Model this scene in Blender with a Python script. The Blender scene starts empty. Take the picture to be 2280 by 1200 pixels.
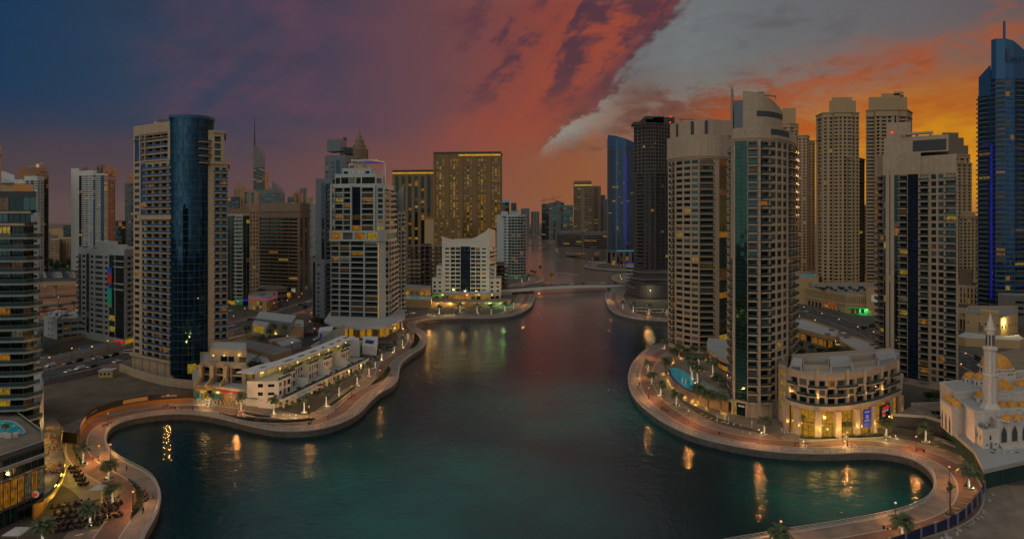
import bpy,bmesh,math,random
import numpy as np
from mathutils import Matrix,Vector
from mathutils.geometry import tessellate_polygon
R = math.radians
PI = math.pi
rnd = random.Random(7)
SC = bpy.context.scene
C = SC.collection
# camera
F,HOR,CAMZ = 1400.0,490.0,75.0        # focal length and horizon in pixels of the 2280 wide photograph
cam = bpy.data.objects.new("camera",bpy.data.cameras.new("camera"))
C.objects.link(cam)
cam.location = (0,0,CAMZ)
cam.rotation_euler = (R(90),0,0)
cam.data.sensor_width = 36
cam.data.lens = 36 * F / 2280
cam.data.shift_y = (HOR - 600) / 2280
cam.data.clip_start = 1
cam.data.clip_end = 60000
SC.camera = cam
SC.view_settings.view_transform = 'Standard'
SC.view_settings.look = 'None'
SC.view_settings.exposure = 0
SC.view_settings.gamma = 1
SC.cycles.max_bounces = 5
SC.cycles.diffuse_bounces = 1
SC.cycles.glossy_bounces = 3
SC.cycles.transparent_max_bounces = 8
SC.cycles.caustics_reflective = False
SC.cycles.caustics_refractive = False
SC.cycles.sample_clamp_indirect = 2
def lin(c):
 c = c / 255.0
 return c / 12.92 if c <= 0.04045 else ((c + 0.055) / 1.055) ** 2.4
def rgb(r,g,b): return (lin(r),lin(g),lin(b),1.0)
# node expressions
class N:
 """a float socket with arithmetic"""
 def __init__(s,nt,v): s.nt,s.v = nt,v
 def op(s,o,*a,clamp=False):
  n = s.nt.nodes.new('ShaderNodeMath'); n.operation = o; n.use_clamp = clamp
  for i,x in enumerate((s,) + a):
   x = x.v if isinstance(x,N) else x
   if isinstance(x,(int,float)): n.inputs[i].default_value = x
   else: s.nt.links.new(x,n.inputs[i])
  return N(s.nt,n.outputs[0])
 def __add__(s,o): return s.op('ADD',o)
 def __radd__(s,o): return s.op('ADD',o)
 def __sub__(s,o): return s.op('SUBTRACT',o)
 def __rsub__(s,o): return N(s.nt,o).op('SUBTRACT',s)
 def __mul__(s,o): return s.op('MULTIPLY',o)
 def __rmul__(s,o): return s.op('MULTIPLY',o)
 def __truediv__(s,o): return s.op('DIVIDE',o)
 def step(s,a,b):
  n = s.nt.nodes.new('ShaderNodeMapRange'); n.interpolation_type = 'SMOOTHSTEP'
  s.nt.links.new(s.v,n.inputs[0]); n.inputs[1].default_value = a; n.inputs[2].default_value = b
  return N(s.nt,n.outputs[0])
 def rmap(s,a,b,c,d):
  n = s.nt.nodes.new('ShaderNodeMapRange')
  s.nt.links.new(s.v,n.inputs[0])
  for i,x in enumerate((a,b,c,d)): n.inputs[i + 1].default_value = x
  return N(s.nt,n.outputs[0])
def setin(nt,sock,x):
 if isinstance(x,N): x = x.v
 if isinstance(x,(int,float,tuple,list)):
  sock.default_value = x
 else: nt.links.new(x,sock)
def mixc(nt,f,a,b,mode='MIX'):
 n = nt.nodes.new('ShaderNodeMix'); n.data_type = 'RGBA'; n.blend_type = mode
 setin(nt,n.inputs[0],f); setin(nt,n.inputs[6],a); setin(nt,n.inputs[7],b)
 return n.outputs[2]
def vec(nt,x,y,z):
 n = nt.nodes.new('ShaderNodeCombineXYZ')
 for i,q in enumerate((x,y,z)): setin(nt,n.inputs[i],q)
 return n.outputs[0]
def sep(nt,v):
 n = nt.nodes.new('ShaderNodeSeparateXYZ'); nt.links.new(v,n.inputs[0])
 return [N(nt,o) for o in n.outputs]
def noise(nt,v,scale=1.0,detail=4.0,rough=0.55,dist=0.0):
 n = nt.nodes.new('ShaderNodeTexNoise')
 if v is not None: nt.links.new(v,n.inputs['Vector'])
 n.inputs['Scale'].default_value = scale; n.inputs['Detail'].default_value = detail
 n.inputs['Roughness'].default_value = rough; n.inputs['Distortion'].default_value = dist
 return N(nt,n.outputs[0])
def ramp(nt,f,stops):
 n = nt.nodes.new('ShaderNodeValToRGB'); nt.links.new(f.v,n.inputs[0])
 e = n.color_ramp.elements
 while len(e) < len(stops): e.new(0.5)
 for k,(p,c) in enumerate(stops): e[k].position = p; e[k].color = c
 return n.outputs[0]
# sky: dusk with a lit cloud deck
SUN_AZ,SUN_EL = R(37),R(3)
world = bpy.data.worlds.new("World"); SC.world = world
world.use_nodes = True
nt = world.node_tree; nt.nodes.clear()
tc = nt.nodes.new('ShaderNodeTexCoord')
dx,dy,dz = sep(nt,tc.outputs['Generated'])
az = dx.op('ARCTAN2',dy) * (180 / PI)                 # degrees, 0 straight ahead, + to the right
el = dz.op('ARCSINE') * (180 / PI)
ela = el.op('MAXIMUM',0.0)
sky = nt.nodes.new('ShaderNodeTexSky'); sky.sky_type = 'NISHITA'
sky.sun_disc = False; sky.sun_elevation = SUN_EL; sky.sun_rotation = SUN_AZ
sky.air_density = 1.4; sky.dust_density = 2.0; sky.ozone_density = 2.0
al_,ac_ = (az + el) * 0.707,(az - el) * 0.707
n1 = noise(nt,vec(nt,al_ * 0.075,ac_ * 0.20,0.3),1.0,8,0.62,0.5)
n2 = noise(nt,vec(nt,al_ * 0.16,ac_ * 0.42,4.3),1.0,7,0.6,0.6)
n3 = noise(nt,vec(nt,az * 0.05,el * 0.16,1.7),1.3,7,0.58,0.4)
n4 = noise(nt,vec(nt,az * 0.11,el * 0.34,6.2),1.4,8,0.62,0.5)
n5 = noise(nt,vec(nt,az * 0.5,el * 1.1,2.2),1.0,6,0.65,0.4)
azr = az.rmap(-42,45,0,1)
low = ramp(nt,azr,[(0.0,rgb(74,62,68)),(0.25,rgb(92,66,70)),(0.45,rgb(128,76,58)),(0.62,rgb(146,84,40)),(0.78,rgb(164,102,16)),(0.92,rgb(182,118,4)),(1.0,rgb(158,98,8))])
mid = ramp(nt,azr,[(0.0,rgb(50,52,70)),(0.22,rgb(76,62,76)),(0.42,rgb(124,70,64)),(0.55,rgb(138,80,56)),(0.70,rgb(118,112,102)),(0.84,rgb(160,84,18)),(0.95,rgb(148,82,20)),(1.0,rgb(118,74,40))])
top = ramp(nt,azr,[(0.0,rgb(0,50,84)),(0.12,rgb(22,54,82)),(0.28,rgb(62,56,82)),(0.42,rgb(88,62,80)),(0.56,rgb(88,80,84)),(0.66,rgb(104,110,112)),(0.82,rgb(94,96,102)),(1.0,rgb(70,66,80))])
wob = (n3 - 0.5) * 6.0
c0 = mixc(nt,(ela + wob).step(0.0,8.5),low,mid)
c0 = mixc(nt,(ela + wob).step(7.5,15.0),c0,top)
edge = (ac_ * 1.38 + 3.6 - ela * 0.10) * -1.0 + (n2 - 0.5) * 9.5 + (n5 - 0.5) * 6.0
deck = edge.step(-0.6,1.6) * (ela + (n4 - 0.5) * 5.0).step(4.0,10.0)
deckcol = ramp(nt,azr,[(0.0,rgb(0,50,86)),(0.12,rgb(36,58,84)),(0.3,rgb(72,60,80)),(0.42,rgb(108,66,70)),(0.52,rgb(130,62,56)),(0.7,rgb(118,58,56))])
rim = edge.step(0.0,2.5) * (1.0 - edge.step(4.0,15.0)) * az.step(-16,-3)
deckcol = mixc(nt,rim * n1.rmap(0.3,0.62,0.25,1.0),deckcol,rgb(150,68,50))
dark = (n1 * 0.48 + n2 * 0.40 + n5 * 0.24).step(0.54,0.65) * (az.step(-9,1)) * ela.step(7.5,13.0)
deckcol = mixc(nt,dark * 0.85,deckcol,rgb(62,44,62))
deckcol = mixc(nt,(1.0 - (edge - 0.9).op('ABSOLUTE').rmap(0,1.9,0,1)) * ela.step(8,13) * 0.6,deckcol,rgb(74,52,64))
deckcol = mixc(nt,(n1 * 0.5 + n3 * 0.5).step(0.46,0.66) * (1.0 - az.step(-16,-8)) * az.step(-36,-24) * 0.5,deckcol,rgb(112,66,78))
deckcol = mixc(nt,n4.step(0.5,0.75) * (1.0 - az.step(-20,-10)) * 0.35,deckcol,rgb(34,44,62))
c0 = mixc(nt,n4.step(0.5,0.7) * az.step(4,12) * ela.step(9.0,13.0) * 0.45,c0,rgb(78,72,80))
c1 = mixc(nt,deck,c0,deckcol)
gap = az.step(2,6) * (1.0 - az.step(20,26)) * (ela + (n3 - 0.5) * 3.0).step(5.0,7.5) * (1.0 - (ela + (n3 - 0.5) * 4.0).step(9.5,13.5))
c1 = mixc(nt,gap * (n4 * 0.6 + n5 * 0.45).step(0.46,0.60),c1,rgb(104,66,56))
c1 = mixc(nt,gap * n5.step(0.52,0.70) * 0.7,c1,rgb(66,58,60))
pale = az.step(4,9) * (1.0 - az.step(15,22)) * ela.step(11.0,15.0)
c1 = mixc(nt,pale * (1.0 - deck) * n5.rmap(0.3,0.7,0.0,0.7),c1,rgb(116,122,124))
rift = (az - 5.5).op('ABSOLUTE').rmap(0,5.5,1,0).step(0,0.7) * (ela - 9.0 - (az - 5.5) * 0.35 + (n5 - 0.5) * 3.0).op('ABSOLUTE').rmap(0,3.2,1,0).step(0.05,0.9)
c1 = mixc(nt,rift * (1.0 - edge.step(-0.2,0.8)) * n4.rmap(0.3,0.6,0.35,0.9),c1,rgb(142,140,132))
fire = az.step(12,20) * ela.step(2.5,6.0) * (1.0 - (ela - (az - 20.0) * 0.20 + (n4 - 0.5) * 8.0).step(9.0,14.0))
c1 = mixc(nt,fire * (n4 * 0.75 + n5 * 0.3).step(0.44,0.66),c1,rgb(162,70,20))
c1 = mixc(nt,fire * (n3 * 0.5 + n5 * 0.5).step(0.50,0.66) * 0.75,c1,rgb(104,52,40))
hot = (az - 31.0).op('ABSOLUTE').rmap(0,17,1,0).step(0,1) * (1.0 - (ela + (n4 - 0.5) * 5.0).step(5.0,11.0)) * (n4.rmap(0.35,0.65,1.0,0.25))
c1 = mixc(nt,hot * 0.95,c1,rgb(206,142,2))
haze_c = ramp(nt,azr,[(0.0,rgb(78,64,68)),(0.3,rgb(98,68,66)),(0.5,rgb(136,80,54)),(0.75,rgb(152,94,30)),(1.0,rgb(164,104,10))])
c1 = mixc(nt,1.0 - ela.step(0.0,2.2),c1,haze_c)
behind = N(nt,(dy * -1.0).v).step(-0.55,0.45)
zen = (el + (n3 - 0.5) * 6.0).step(18.5,27)
back = mixc(nt,ela.step(0,50),rgb(170,162,150),rgb(160,164,166))  # unseen rear sky, set bright to fill the facades
back = mixc(nt,(dx * 0.8 + 0.35 + (n3 - 0.5)).step(-0.5,1.0) * 0.6,back,rgb(108,102,100))
lobe = (dx * -0.42 + dy * -0.74 + dz * 0.53).step(0.35,0.98)         # unseen bright area added behind the camera to light the facades
back = mixc(nt,lobe,mixc(nt,1.0,back,(0.62,0.64,0.68,1),'MULTIPLY'),rgb(196,191,182))
c2 = mixc(nt,behind.op('MAXIMUM',zen),c1,back)
c2 = mixc(nt,(el * -1.0).step(0.5,6.0),c2,rgb(30,26,24))
bg = nt.nodes.new('ShaderNodeBackground'); nt.links.new(c2,bg.inputs[0]); bg.inputs[1].default_value = 1.0
bg2 = nt.nodes.new('ShaderNodeBackground'); nt.links.new(sky.outputs[0],bg2.inputs[0]); bg2.inputs[1].default_value = 0.004
ad = nt.nodes.new('ShaderNodeAddShader'); nt.links.new(bg.outputs[0],ad.inputs[0]); nt.links.new(bg2.outputs[0],ad.inputs[1])
wo = nt.nodes.new('ShaderNodeOutputWorld'); nt.links.new(ad.outputs[0],wo.inputs[0])
sl = bpy.data.lights.new("sun",'SUN'); sl.energy = 1.0; sl.angle = R(6); sl.color = (1.0,0.48,0.16)
so = bpy.data.objects.new("sun",sl); C.objects.link(so)
so.location = (300,400,300)
so.rotation_euler = Vector((math.sin(SUN_AZ) * math.cos(SUN_EL),math.cos(SUN_AZ) * math.cos(SUN_EL),math.sin(SUN_EL))).to_track_quat('Z','Y').to_euler()
# materials
M = {}
def newmat(name):
 m = bpy.data.materials.new(name); m.use_nodes = True
 M[name] = m
 return m,m.node_tree,m.node_tree.nodes['Principled BSDF']
def wallmat(name,col,rough=0.8,panel=None,var=0.12,joint=0.72,streak=0.12):
 """painted or stone-clad wall: large mottling, faint rain streaks, panel joints"""
 m,nt,b = newmat(name)
 g = nt.nodes.new('ShaderNodeNewGeometry')
 x,y,z = sep(nt,g.outputs['Position']); nx,ny,nz = sep(nt,g.outputs['True Normal'])
 u = y * nx - x * ny
 base = noise(nt,g.outputs['Position'],0.11,5,0.6)
 st = noise(nt,vec(nt,x * 0.9,y * 0.9,z * 0.05),1.0,3,0.6)
 f = (base - 0.5) * (2 * var) + (st - 0.5) * (2 * streak) + 1.0
 if panel:
  pw,ph = panel
  jz = (z / ph).op('FRACT').op('GREATER_THAN',0.06)
  ju = (u / pw).op('FRACT').op('GREATER_THAN',0.05)
  j = jz * ju
  cell = nt.nodes.new('ShaderNodeTexWhiteNoise'); cell.noise_dimensions = '3D'
  nt.links.new(vec(nt,(u / pw).op('FLOOR'),(z / ph).op('FLOOR'),0.0),cell.inputs['Vector'])
  f = f * (j * (1 - joint) + joint) * (N(nt,cell.outputs[0]) * 0.12 + 0.94)
 c = nt.nodes.new('ShaderNodeVectorMath'); c.operation = 'SCALE'
 c.inputs[0].default_value = col[:3]; nt.links.new(f.v,c.inputs['Scale'])
 nt.links.new(c.outputs[0],b.inputs['Base Color'])
 b.inputs['Roughness'].default_value = rough
 return m
def plain(name,col,rough=0.6,metal=0.0,var=0.1,scale=1.5,alpha=1.0):
 m,nt,b = newmat(name)
 g = nt.nodes.new('ShaderNodeNewGeometry')
 n = noise(nt,g.outputs['Position'],scale,4,0.6)
 c = nt.nodes.new('ShaderNodeVectorMath'); c.operation = 'SCALE'
 c.inputs[0].default_value = col[:3]; nt.links.new(n.rmap(0.25,0.75,1 - var,1 + var).v,c.inputs['Scale'])
 nt.links.new(c.outputs[0],b.inputs['Base Color'])
 b.inputs['Roughness'].default_value = rough; b.inputs['Metallic'].default_value = metal
 b.inputs['Alpha'].default_value = alpha
 return m
def glassmat(name,col,rough=0.06,ior=1.55,var=0.5,metal=0.0,cell=(1.6,1.7),tint=(0.4,0.85,0.9)):
 """coated window glass: every pane has its own tint and sits a hair out of true"""
 m,nt,b = newmat(name)
 g = nt.nodes.new('ShaderNodeNewGeometry')
 x,y,z = sep(nt,g.outputs['Position']); nx,ny,nz = sep(nt,g.outputs['True Normal'])
 u = y * nx - x * ny
 w = nt.nodes.new('ShaderNodeTexWhiteNoise'); w.noise_dimensions = '3D'
 nt.links.new(vec(nt,(u / cell[0]).op('FLOOR'),(z / cell[1]).op('FLOOR'),(nx * 5.0).op('FLOOR')),w.inputs['Vector'])
 c = nt.nodes.new('ShaderNodeVectorMath'); c.operation = 'SCALE'
 c.inputs[0].default_value = col[:3]; nt.links.new(N(nt,w.outputs[0]).rmap(0,1,1 - var,1 + var).v,c.inputs['Scale'])
 nt.links.new(c.outputs[0],b.inputs['Base Color'])
 vm = nt.nodes.new('ShaderNodeVectorMath'); vm.operation = 'SUBTRACT'; nt.links.new(w.outputs['Color'],vm.inputs[0]); vm.inputs[1].default_value = (0.5,0.5,0.5)
 vs = nt.nodes.new('ShaderNodeVectorMath'); vs.operation = 'SCALE'; nt.links.new(vm.outputs[0],vs.inputs[0]); vs.inputs['Scale'].default_value = 0.03
 va = nt.nodes.new('ShaderNodeVectorMath'); va.operation = 'ADD'; nt.links.new(g.outputs['Normal'],va.inputs[0]); nt.links.new(vs.outputs[0],va.inputs[1])
 wv = noise(nt,g.outputs['Position'],0.35,2,0.5)
 bp = nt.nodes.new('ShaderNodeBump'); bp.inputs['Strength'].default_value = 0.12; bp.inputs['Distance'].default_value = 0.15
 nt.links.new(wv.v,bp.inputs['Height']); nt.links.new(va.outputs[0],bp.inputs['Normal'])
 nt.links.new(bp.outputs[0],b.inputs['Normal'])
 b.inputs['Roughness'].default_value = rough; b.inputs['IOR'].default_value = ior; b.inputs['Metallic'].default_value = metal; b.inputs['Specular Tint'].default_value = (*tint,1)
 return m
def litmat(name,col,strength,patt=0.6,scale=1.3,base=(0.03,0.03,0.03)):
 """a lit room behind glass: patchy light"""
 m,nt,b = newmat(name)
 g = nt.nodes.new('ShaderNodeNewGeometry')
 x,y,z = sep(nt,g.outputs['Position'])
 n = noise(nt,vec(nt,x * 1.0,y * 1.0,z * 0.7),scale,3,0.6)
 f = n.rmap(0.3,0.7,1 - patt,1.0)
 b.inputs['Base Color'].default_value = (*base,1); b.inputs['Roughness'].default_value = 0.1
 b.inputs['Emission Color'].default_value = col
 nt.links.new((f * strength).v,b.inputs['Emission Strength'])
 return m
wallmat('beige_stone',(0.50,0.385,0.25),panel=(1.6,1.15))
wallmat('tan_stone',(0.44,0.335,0.225),panel=(1.3,0.95),var=0.08)
wallmat('pink_stone',(0.50,0.39,0.28),panel=(2.2,1.1),var=0.08)
wallmat('sand_render',(0.50,0.35,0.18),var=0.1)
wallmat('jbr_render',(0.52,0.365,0.20),var=0.07)
wallmat('white_render',(0.66,0.66,0.63),var=0.06)
wallmat('white_panel',(0.50,0.56,0.56),panel=(1.5,0.9),var=0.05)
wallmat('grey_panel',(0.17,0.20,0.23),panel=(1.5,1.0))
wallmat('pale_panel',(0.38,0.42,0.42),panel=(1.4,0.8))
wallmat('green_grey_panel',(0.25,0.30,0.29),panel=(1.2,0.8))
wallmat('dark_panel',(0.07,0.075,0.085),panel=(1.5,1.0))
wallmat('brown_stone',(0.235,0.17,0.12),panel=(2.0,0.9))
wallmat('gold_stone',(0.27,0.17,0.07),panel=(2.0,1.2))
wallmat('concrete',(0.16,0.145,0.13),var=0.25,streak=0.25)
wallmat('dark_concrete',(0.06,0.058,0.06),var=0.3,streak=0.25)
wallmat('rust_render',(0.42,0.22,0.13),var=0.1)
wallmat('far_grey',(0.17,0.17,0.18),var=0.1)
wallmat('far_dark',(0.05,0.055,0.065),var=0.15)
wallmat('marble',(0.72,0.66,0.60),var=0.05,panel=(1.2,0.8),joint=0.9)
wallmat('roof_gravel',(0.25,0.235,0.21),var=0.25)
wallmat('roof_pale',(0.42,0.43,0.42),var=0.15)
plain('gold',(0.72,0.34,0.05),0.45,0.1,0.14,0.8)
plain('white_metal',(0.6,0.6,0.6),0.4)
plain('grey_metal',(0.24,0.25,0.26),0.45,0.4)
plain('dark_metal',(0.03,0.03,0.035),0.45,0.3)
plain('blue_metal',(0.025,0.12,0.27),0.35,0.3)
plain('rail_glass',(0.04,0.085,0.085),0.1,0.0,0.2,0.5,0.62)
plain('red_paint',(0.30,0.035,0.025),0.5)
plain('wood',(0.11,0.045,0.028),0.6)
plain('timber_brown',(0.14,0.045,0.03),0.6)
plain('black_fabric',(0.012,0.012,0.014),0.8)
plain('white_fabric',(0.62,0.58,0.52),0.8)
plain('green_net',(0.012,0.045,0.038),0.9,0,0.4,0.5)
plain('hoarding_navy',(0.01,0.014,0.024),0.5)
plain('blue_hoarding',(0.008,0.02,0.09),0.5)
plain('ochre_band',(0.33,0.16,0.03),0.7)
plain('frame_dark',(0.025,0.03,0.035),0.4)
plain('frame_white',(0.5,0.5,0.5),0.5)
plain('skin',(0.36,0.2,0.13),0.6)
plain('cloth_dark',(0.02,0.02,0.03),0.9)
plain('cloth_white',(0.55,0.53,0.5),0.9)
plain('cloth_blue',(0.03,0.06,0.2),0.9)
plain('cloth_red',(0.35,0.03,0.03),0.9)
plain('soil',(0.05,0.035,0.025),0.95)
plain('leaf',(0.05,0.078,0.024),0.6,0,0.45,0.6)
plain('frond',(0.11,0.145,0.06),0.55,0,0.4,0.5)
plain('hedge_leaf',(0.02,0.045,0.012),0.7,0,0.5,1.2)
plain('bark',(0.13,0.085,0.055),0.9,0,0.3,2)
plain('tyre',(0.012,0.012,0.012),0.8)
plain('tower_crane',(0.3,0.1,0.06),0.5)
for n_,c_ in (('white',(0.55,0.55,0.54)),('silver',(0.3,0.31,0.32)),('black',(0.012,0.012,0.014)),('blue',(0.02,0.06,0.16)),('red',(0.25,0.02,0.02)),('beige',(0.35,0.29,0.2)),('yellow',(0.55,0.30,0.01))):
 plain('car_' + n_,c_,0.25,0.1,0.03)
glassmat('glass_teal',(0.002,0.012,0.014),ior=2.0)
glassmat('glass_dark',(0.002,0.005,0.006),ior=1.6)
glassmat('glass_blue',(0.025,0.10,0.24),ior=2.0,metal=0.5,tint=(0.3,0.6,1.0))
glassmat('glass_navy',(0.002,0.010,0.028),ior=1.9,tint=(0.35,0.65,1.0))
glassmat('glass_cylinder',(0.025,0.065,0.105),0.03,1.9,0.4,0.92,(1.35,3.3))
glassmat('glass_green',(0.002,0.014,0.012),ior=2.0,tint=(0.4,0.95,0.85))
plain('curtain',(0.13,0.12,0.105),0.5,0,0.35,3)
litmat('lit_warm',rgb(196,126,22),0.55,0.92,0.9)
litmat('lit_yellow',rgb(196,160,40),0.6,0.85,1.0)
litmat('lit_green',rgb(50,150,110),0.35,0.8)
litmat('lit_dim',rgb(150,100,30),0.2,0.95,0.8)
litmat('lit_cool',rgb(170,165,125),0.22,0.95,1.2)
litmat('shop_lit',rgb(214,150,14),0.62,0.7,0.9)
litmat('blue_led',rgb(16,30,240),0.28,0.5,0.3)
litmat('blue_glow',rgb(10,40,230),0.3,0.7,0.3)
litmat('cyan_led',rgb(30,160,190),0.7,0.3)
litmat('gold_light',rgb(255,190,30),0.6,0.5,0.4)
litmat('red_beacon',(1,0.04,0.02,1),1.6,0.0)
litmat('white_lamp',(1,0.86,0.5,1),1.6,0.0)
litmat('orange_lamp',(1,0.46,0.15,1),1.1,0.0)
litmat('warm_uplight',(1,0.6,0.14,1),1.6,0.0)
litmat('green_neon',rgb(10,220,70),0.28,0.3)
litmat('pink_neon',rgb(230,70,190),0.35,0.2)
litmat('sign_red',rgb(235,40,30),0.55,0.2)
litmat('sign_yellow',rgb(245,190,20),0.65,0.2)
litmat('sign_pink',rgb(235,50,70),0.5,0.2)
litmat('sign_white',rgb(225,215,200),0.26,0.1)
litmat('sign_blue',rgb(30,50,200),0.35,0.2)
litmat('sign_blue_pale',rgb(90,110,210),0.3,0.2)
litmat('sign_black',rgb(20,14,14),0.3,0.1)
litmat('pool_water',rgb(20,150,165),0.28,0.55,0.25,base=(0.02,0.2,0.22))
litmat('pool_dark',rgb(10,50,130),0.10,0.4,0.2,base=(0.01,0.06,0.15))
litmat('car_lamp',(1,0.9,0.65,1),1.5,0)
litmat('tail_lamp',(1,0.05,0.02,1),0.8,0)
m,nt,b = newmat('fairy_trunk')
g = nt.nodes.new('ShaderNodeNewGeometry')
v = nt.nodes.new('ShaderNodeTexVoronoi'); v.inputs['Scale'].default_value = 4.2; nt.links.new(g.outputs['Position'],v.inputs['Vector'])
b.inputs['Base Color'].default_value = (0.3,0.26,0.2,1); b.inputs['Roughness'].default_value = 0.9
b.inputs['Emission Color'].default_value = (1,0.86,0.62,1)
nt.links.new((N(nt,v.outputs['Distance']).rmap(0.0,0.7,0.85,0.08)).v,b.inputs['Emission Strength'])
# mesh helpers
def G(px,py,z=0.0):
 """a point of the photograph on the level z, in metres"""
 y = F * (CAMZ - z) / (py - HOR)
 return ((px - 1140.0) * y / F,y)
def P(px,y): return ((px - 1140.0) * y / F,y)
def Z(py,y): return CAMZ - (py - HOR) * y / F
class MB:
 def __init__(s,*mats):
  s.v,s.f,s.m,s.mats = [],[],[],list(mats) or ['concrete']
 def mi(s,m):
  if m is None: return 0
  if m not in s.mats: s.mats.append(m)
  return s.mats.index(m)
 def quad(s,a,b,c,d,m=None):
  i = len(s.v); s.v += [a,b,c,d]; s.f.append((i,i + 1,i + 2,i + 3)); s.m.append(s.mi(m))
 def box(s,x0,x1,y0,y1,z0,z1,m=None): s.prism([(x0,y0),(x1,y0),(x1,y1),(x0,y1)],z0,z1,m)
 def obox(s,c,ang,lx,ly,z0,z1,m=None):
  ca,sa = math.cos(ang),math.sin(ang)
  s.prism([(c[0] + a * ca - b * sa,c[1] + a * sa + b * ca) for a,b in ((-lx / 2,-ly / 2),(lx / 2,-ly / 2),(lx / 2,ly / 2),(-lx / 2,ly / 2))],z0,z1,m)
 def cap(s,pts,z,m=None,down=False):
  tris = tessellate_polygon([[Vector((p[0],p[1],0)) for p in pts]])
  i = len(s.v); s.v += [(p[0],p[1],z if not callable(z) else z(p)) for p in pts]
  k = s.mi(m)
  for t in tris:
   a,b,c = t
   n = (pts[b][0] - pts[a][0]) * (pts[c][1] - pts[a][1]) - (pts[b][1] - pts[a][1]) * (pts[c][0] - pts[a][0])
   if (n < 0) != down: t = (a,c,b)
   s.f.append(tuple(i + q for q in t)); s.m.append(k)
 def prism(s,pts,z0,z1,m=None,top=None,bottom=True):
  """z1 may be a function of the point, for a sloping top"""
  zf = z1 if callable(z1) else (lambda p: z1)
  area = sum(pts[i - 1][0] * pts[i][1] - pts[i][0] * pts[i - 1][1] for i in range(len(pts)))
  if area < 0: pts = pts[::-1]
  n = len(pts)
  i = len(s.v); k = s.mi(m)
  s.v += [(p[0],p[1],z0) for p in pts] + [(p[0],p[1],zf(p)) for p in pts]
  for q in range(n):
   r = (q + 1) % n
   s.f.append((i + q,i + r,i + n + r,i + n + q)); s.m.append(k)
  if n == 4:
   s.f.append((i + n,i + n + 1,i + n + 2,i + n + 3)); s.m.append(s.mi(top or (s.mats[k])))
   if bottom: s.f.append((i + 3,i + 2,i + 1,i)); s.m.append(k)
  else:
   s.cap(pts,zf,top or s.mats[k])
   if bottom: s.cap(pts,z0,s.mats[k],True)
 def tube(s,a,b,r0,r1=None,n=8,m=None,caps=True):
  r1 = r0 if r1 is None else r1
  a,b = Vector(a),Vector(b); d = (b - a)
  if d.length < 1e-6: return
  q = d.to_track_quat('Z','Y'); i = len(s.v); k = s.mi(m)
  for c,r in ((a,r0),(b,r1)):
   for j in range(n):
    w = q @ Vector((r * math.cos(2 * PI * j / n),r * math.sin(2 * PI * j / n),0)); s.v.append(tuple(c + w))
  for j in range(n):
   l = (j + 1) % n
   s.f.append((i + j,i + l,i + n + l,i + n + j)); s.m.append(k)
  if caps:
   s.f.append(tuple(i + n + j for j in range(n))); s.m.append(k)
   s.f.append(tuple(i + j for j in range(n))[::-1]); s.m.append(k)
 def lathe(s,c,prof,n=16,m=None,a0=0.0,a1=2 * PI):
  i = len(s.v); k = s.mi(m); full = abs(a1 - a0 - 2 * PI) < 1e-6
  cols = n if full else n + 1
  for r,z in prof:
   for j in range(cols):
    t = a0 + (a1 - a0) * j / n
    s.v.append((c[0] + r * math.cos(t),c[1] + r * math.sin(t),c[2] + z))
  for p in range(len(prof) - 1):
   for j in range(n):
    l = (j + 1) % cols
    s.f.append((i + p * cols + j,i + p * cols + l,i + (p + 1) * cols + l,i + (p + 1) * cols + j)); s.m.append(k)
 def strip(s,a,b,z0,z1,m=None,top=True):
  """a wall band between two polylines of equal length (a outside, b inside), with thickness"""
  i = len(s.v); n = len(a); k = s.mi(m)
  zz = lambda z,q: z[q] if isinstance(z,(list,tuple)) else z
  for q in range(n):
   s.v += [(*a[q],zz(z0,q)),(*b[q],zz(z0,q)),(*b[q],zz(z1,q)),(*a[q],zz(z1,q))]
  for q in range(n - 1):
   o = i + 4 * q; e = o + 4
   for u,w in ((0,1),(1,2),(2,3),(3,0)):
    s.f.append((o + w,o + u,e + u,e + w)); s.m.append(k)
  s.f.append((i,i + 1,i + 2,i + 3)); s.m.append(k)
  e = i + 4 * (n - 1); s.f.append((e + 3,e + 2,e + 1,e)); s.m.append(k)
 def add(s,o,mat4=None):
  """append another MB"""
  i = len(s.v)
  s.v += [tuple(mat4 @ Vector(p)) for p in o.v] if mat4 is not None else o.v
  for f,k in zip(o.f,o.m):
   s.f.append(tuple(i + q for q in f)); s.m.append(s.mi(o.mats[k]))
 def mesh(s,name,off=(0,0,0),smooth=False):
  me = bpy.data.meshes.new(name)
  v = np.array(s.v,dtype=float).reshape(-1,3) - np.array(off)
  me.from_pydata(v.tolist(),[],s.f)
  for m in s.mats: me.materials.append(M[m])
  me.polygons.foreach_set('material_index',s.m)
  if smooth: me.polygons.foreach_set('use_smooth',[True] * len(s.f))
  me.update()
  return me
 def build(s,name,parent=None,off=None,loc=(0,0,0),smooth=False,kind=None):
  if off is None: off = parent.get('_o',(0,0,0)) if parent is not None else (0,0,0)
  o = bpy.data.objects.new(name,s.mesh(name,off,smooth)); C.objects.link(o)
  o.location = loc
  if parent is not None: o.parent = parent
  if kind: o['kind'] = kind
  return o
def tag(o,label=None,cat=None,group=None,kind=None):
 if label: o['label'] = label
 if cat: o['category'] = cat
 if group: o['group'] = group
 if kind: o['kind'] = kind
 return o
ORIG = {}
def thing(name,label,cat,loc=(0,0,0),group=None,rz=0.0):
 o = bpy.data.objects.new(name,None); C.objects.link(o)
 o.empty_display_size = 1.0
 o.location = loc; o.rotation_euler = (0,0,rz)
 return tag(o,label,cat,group)
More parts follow.
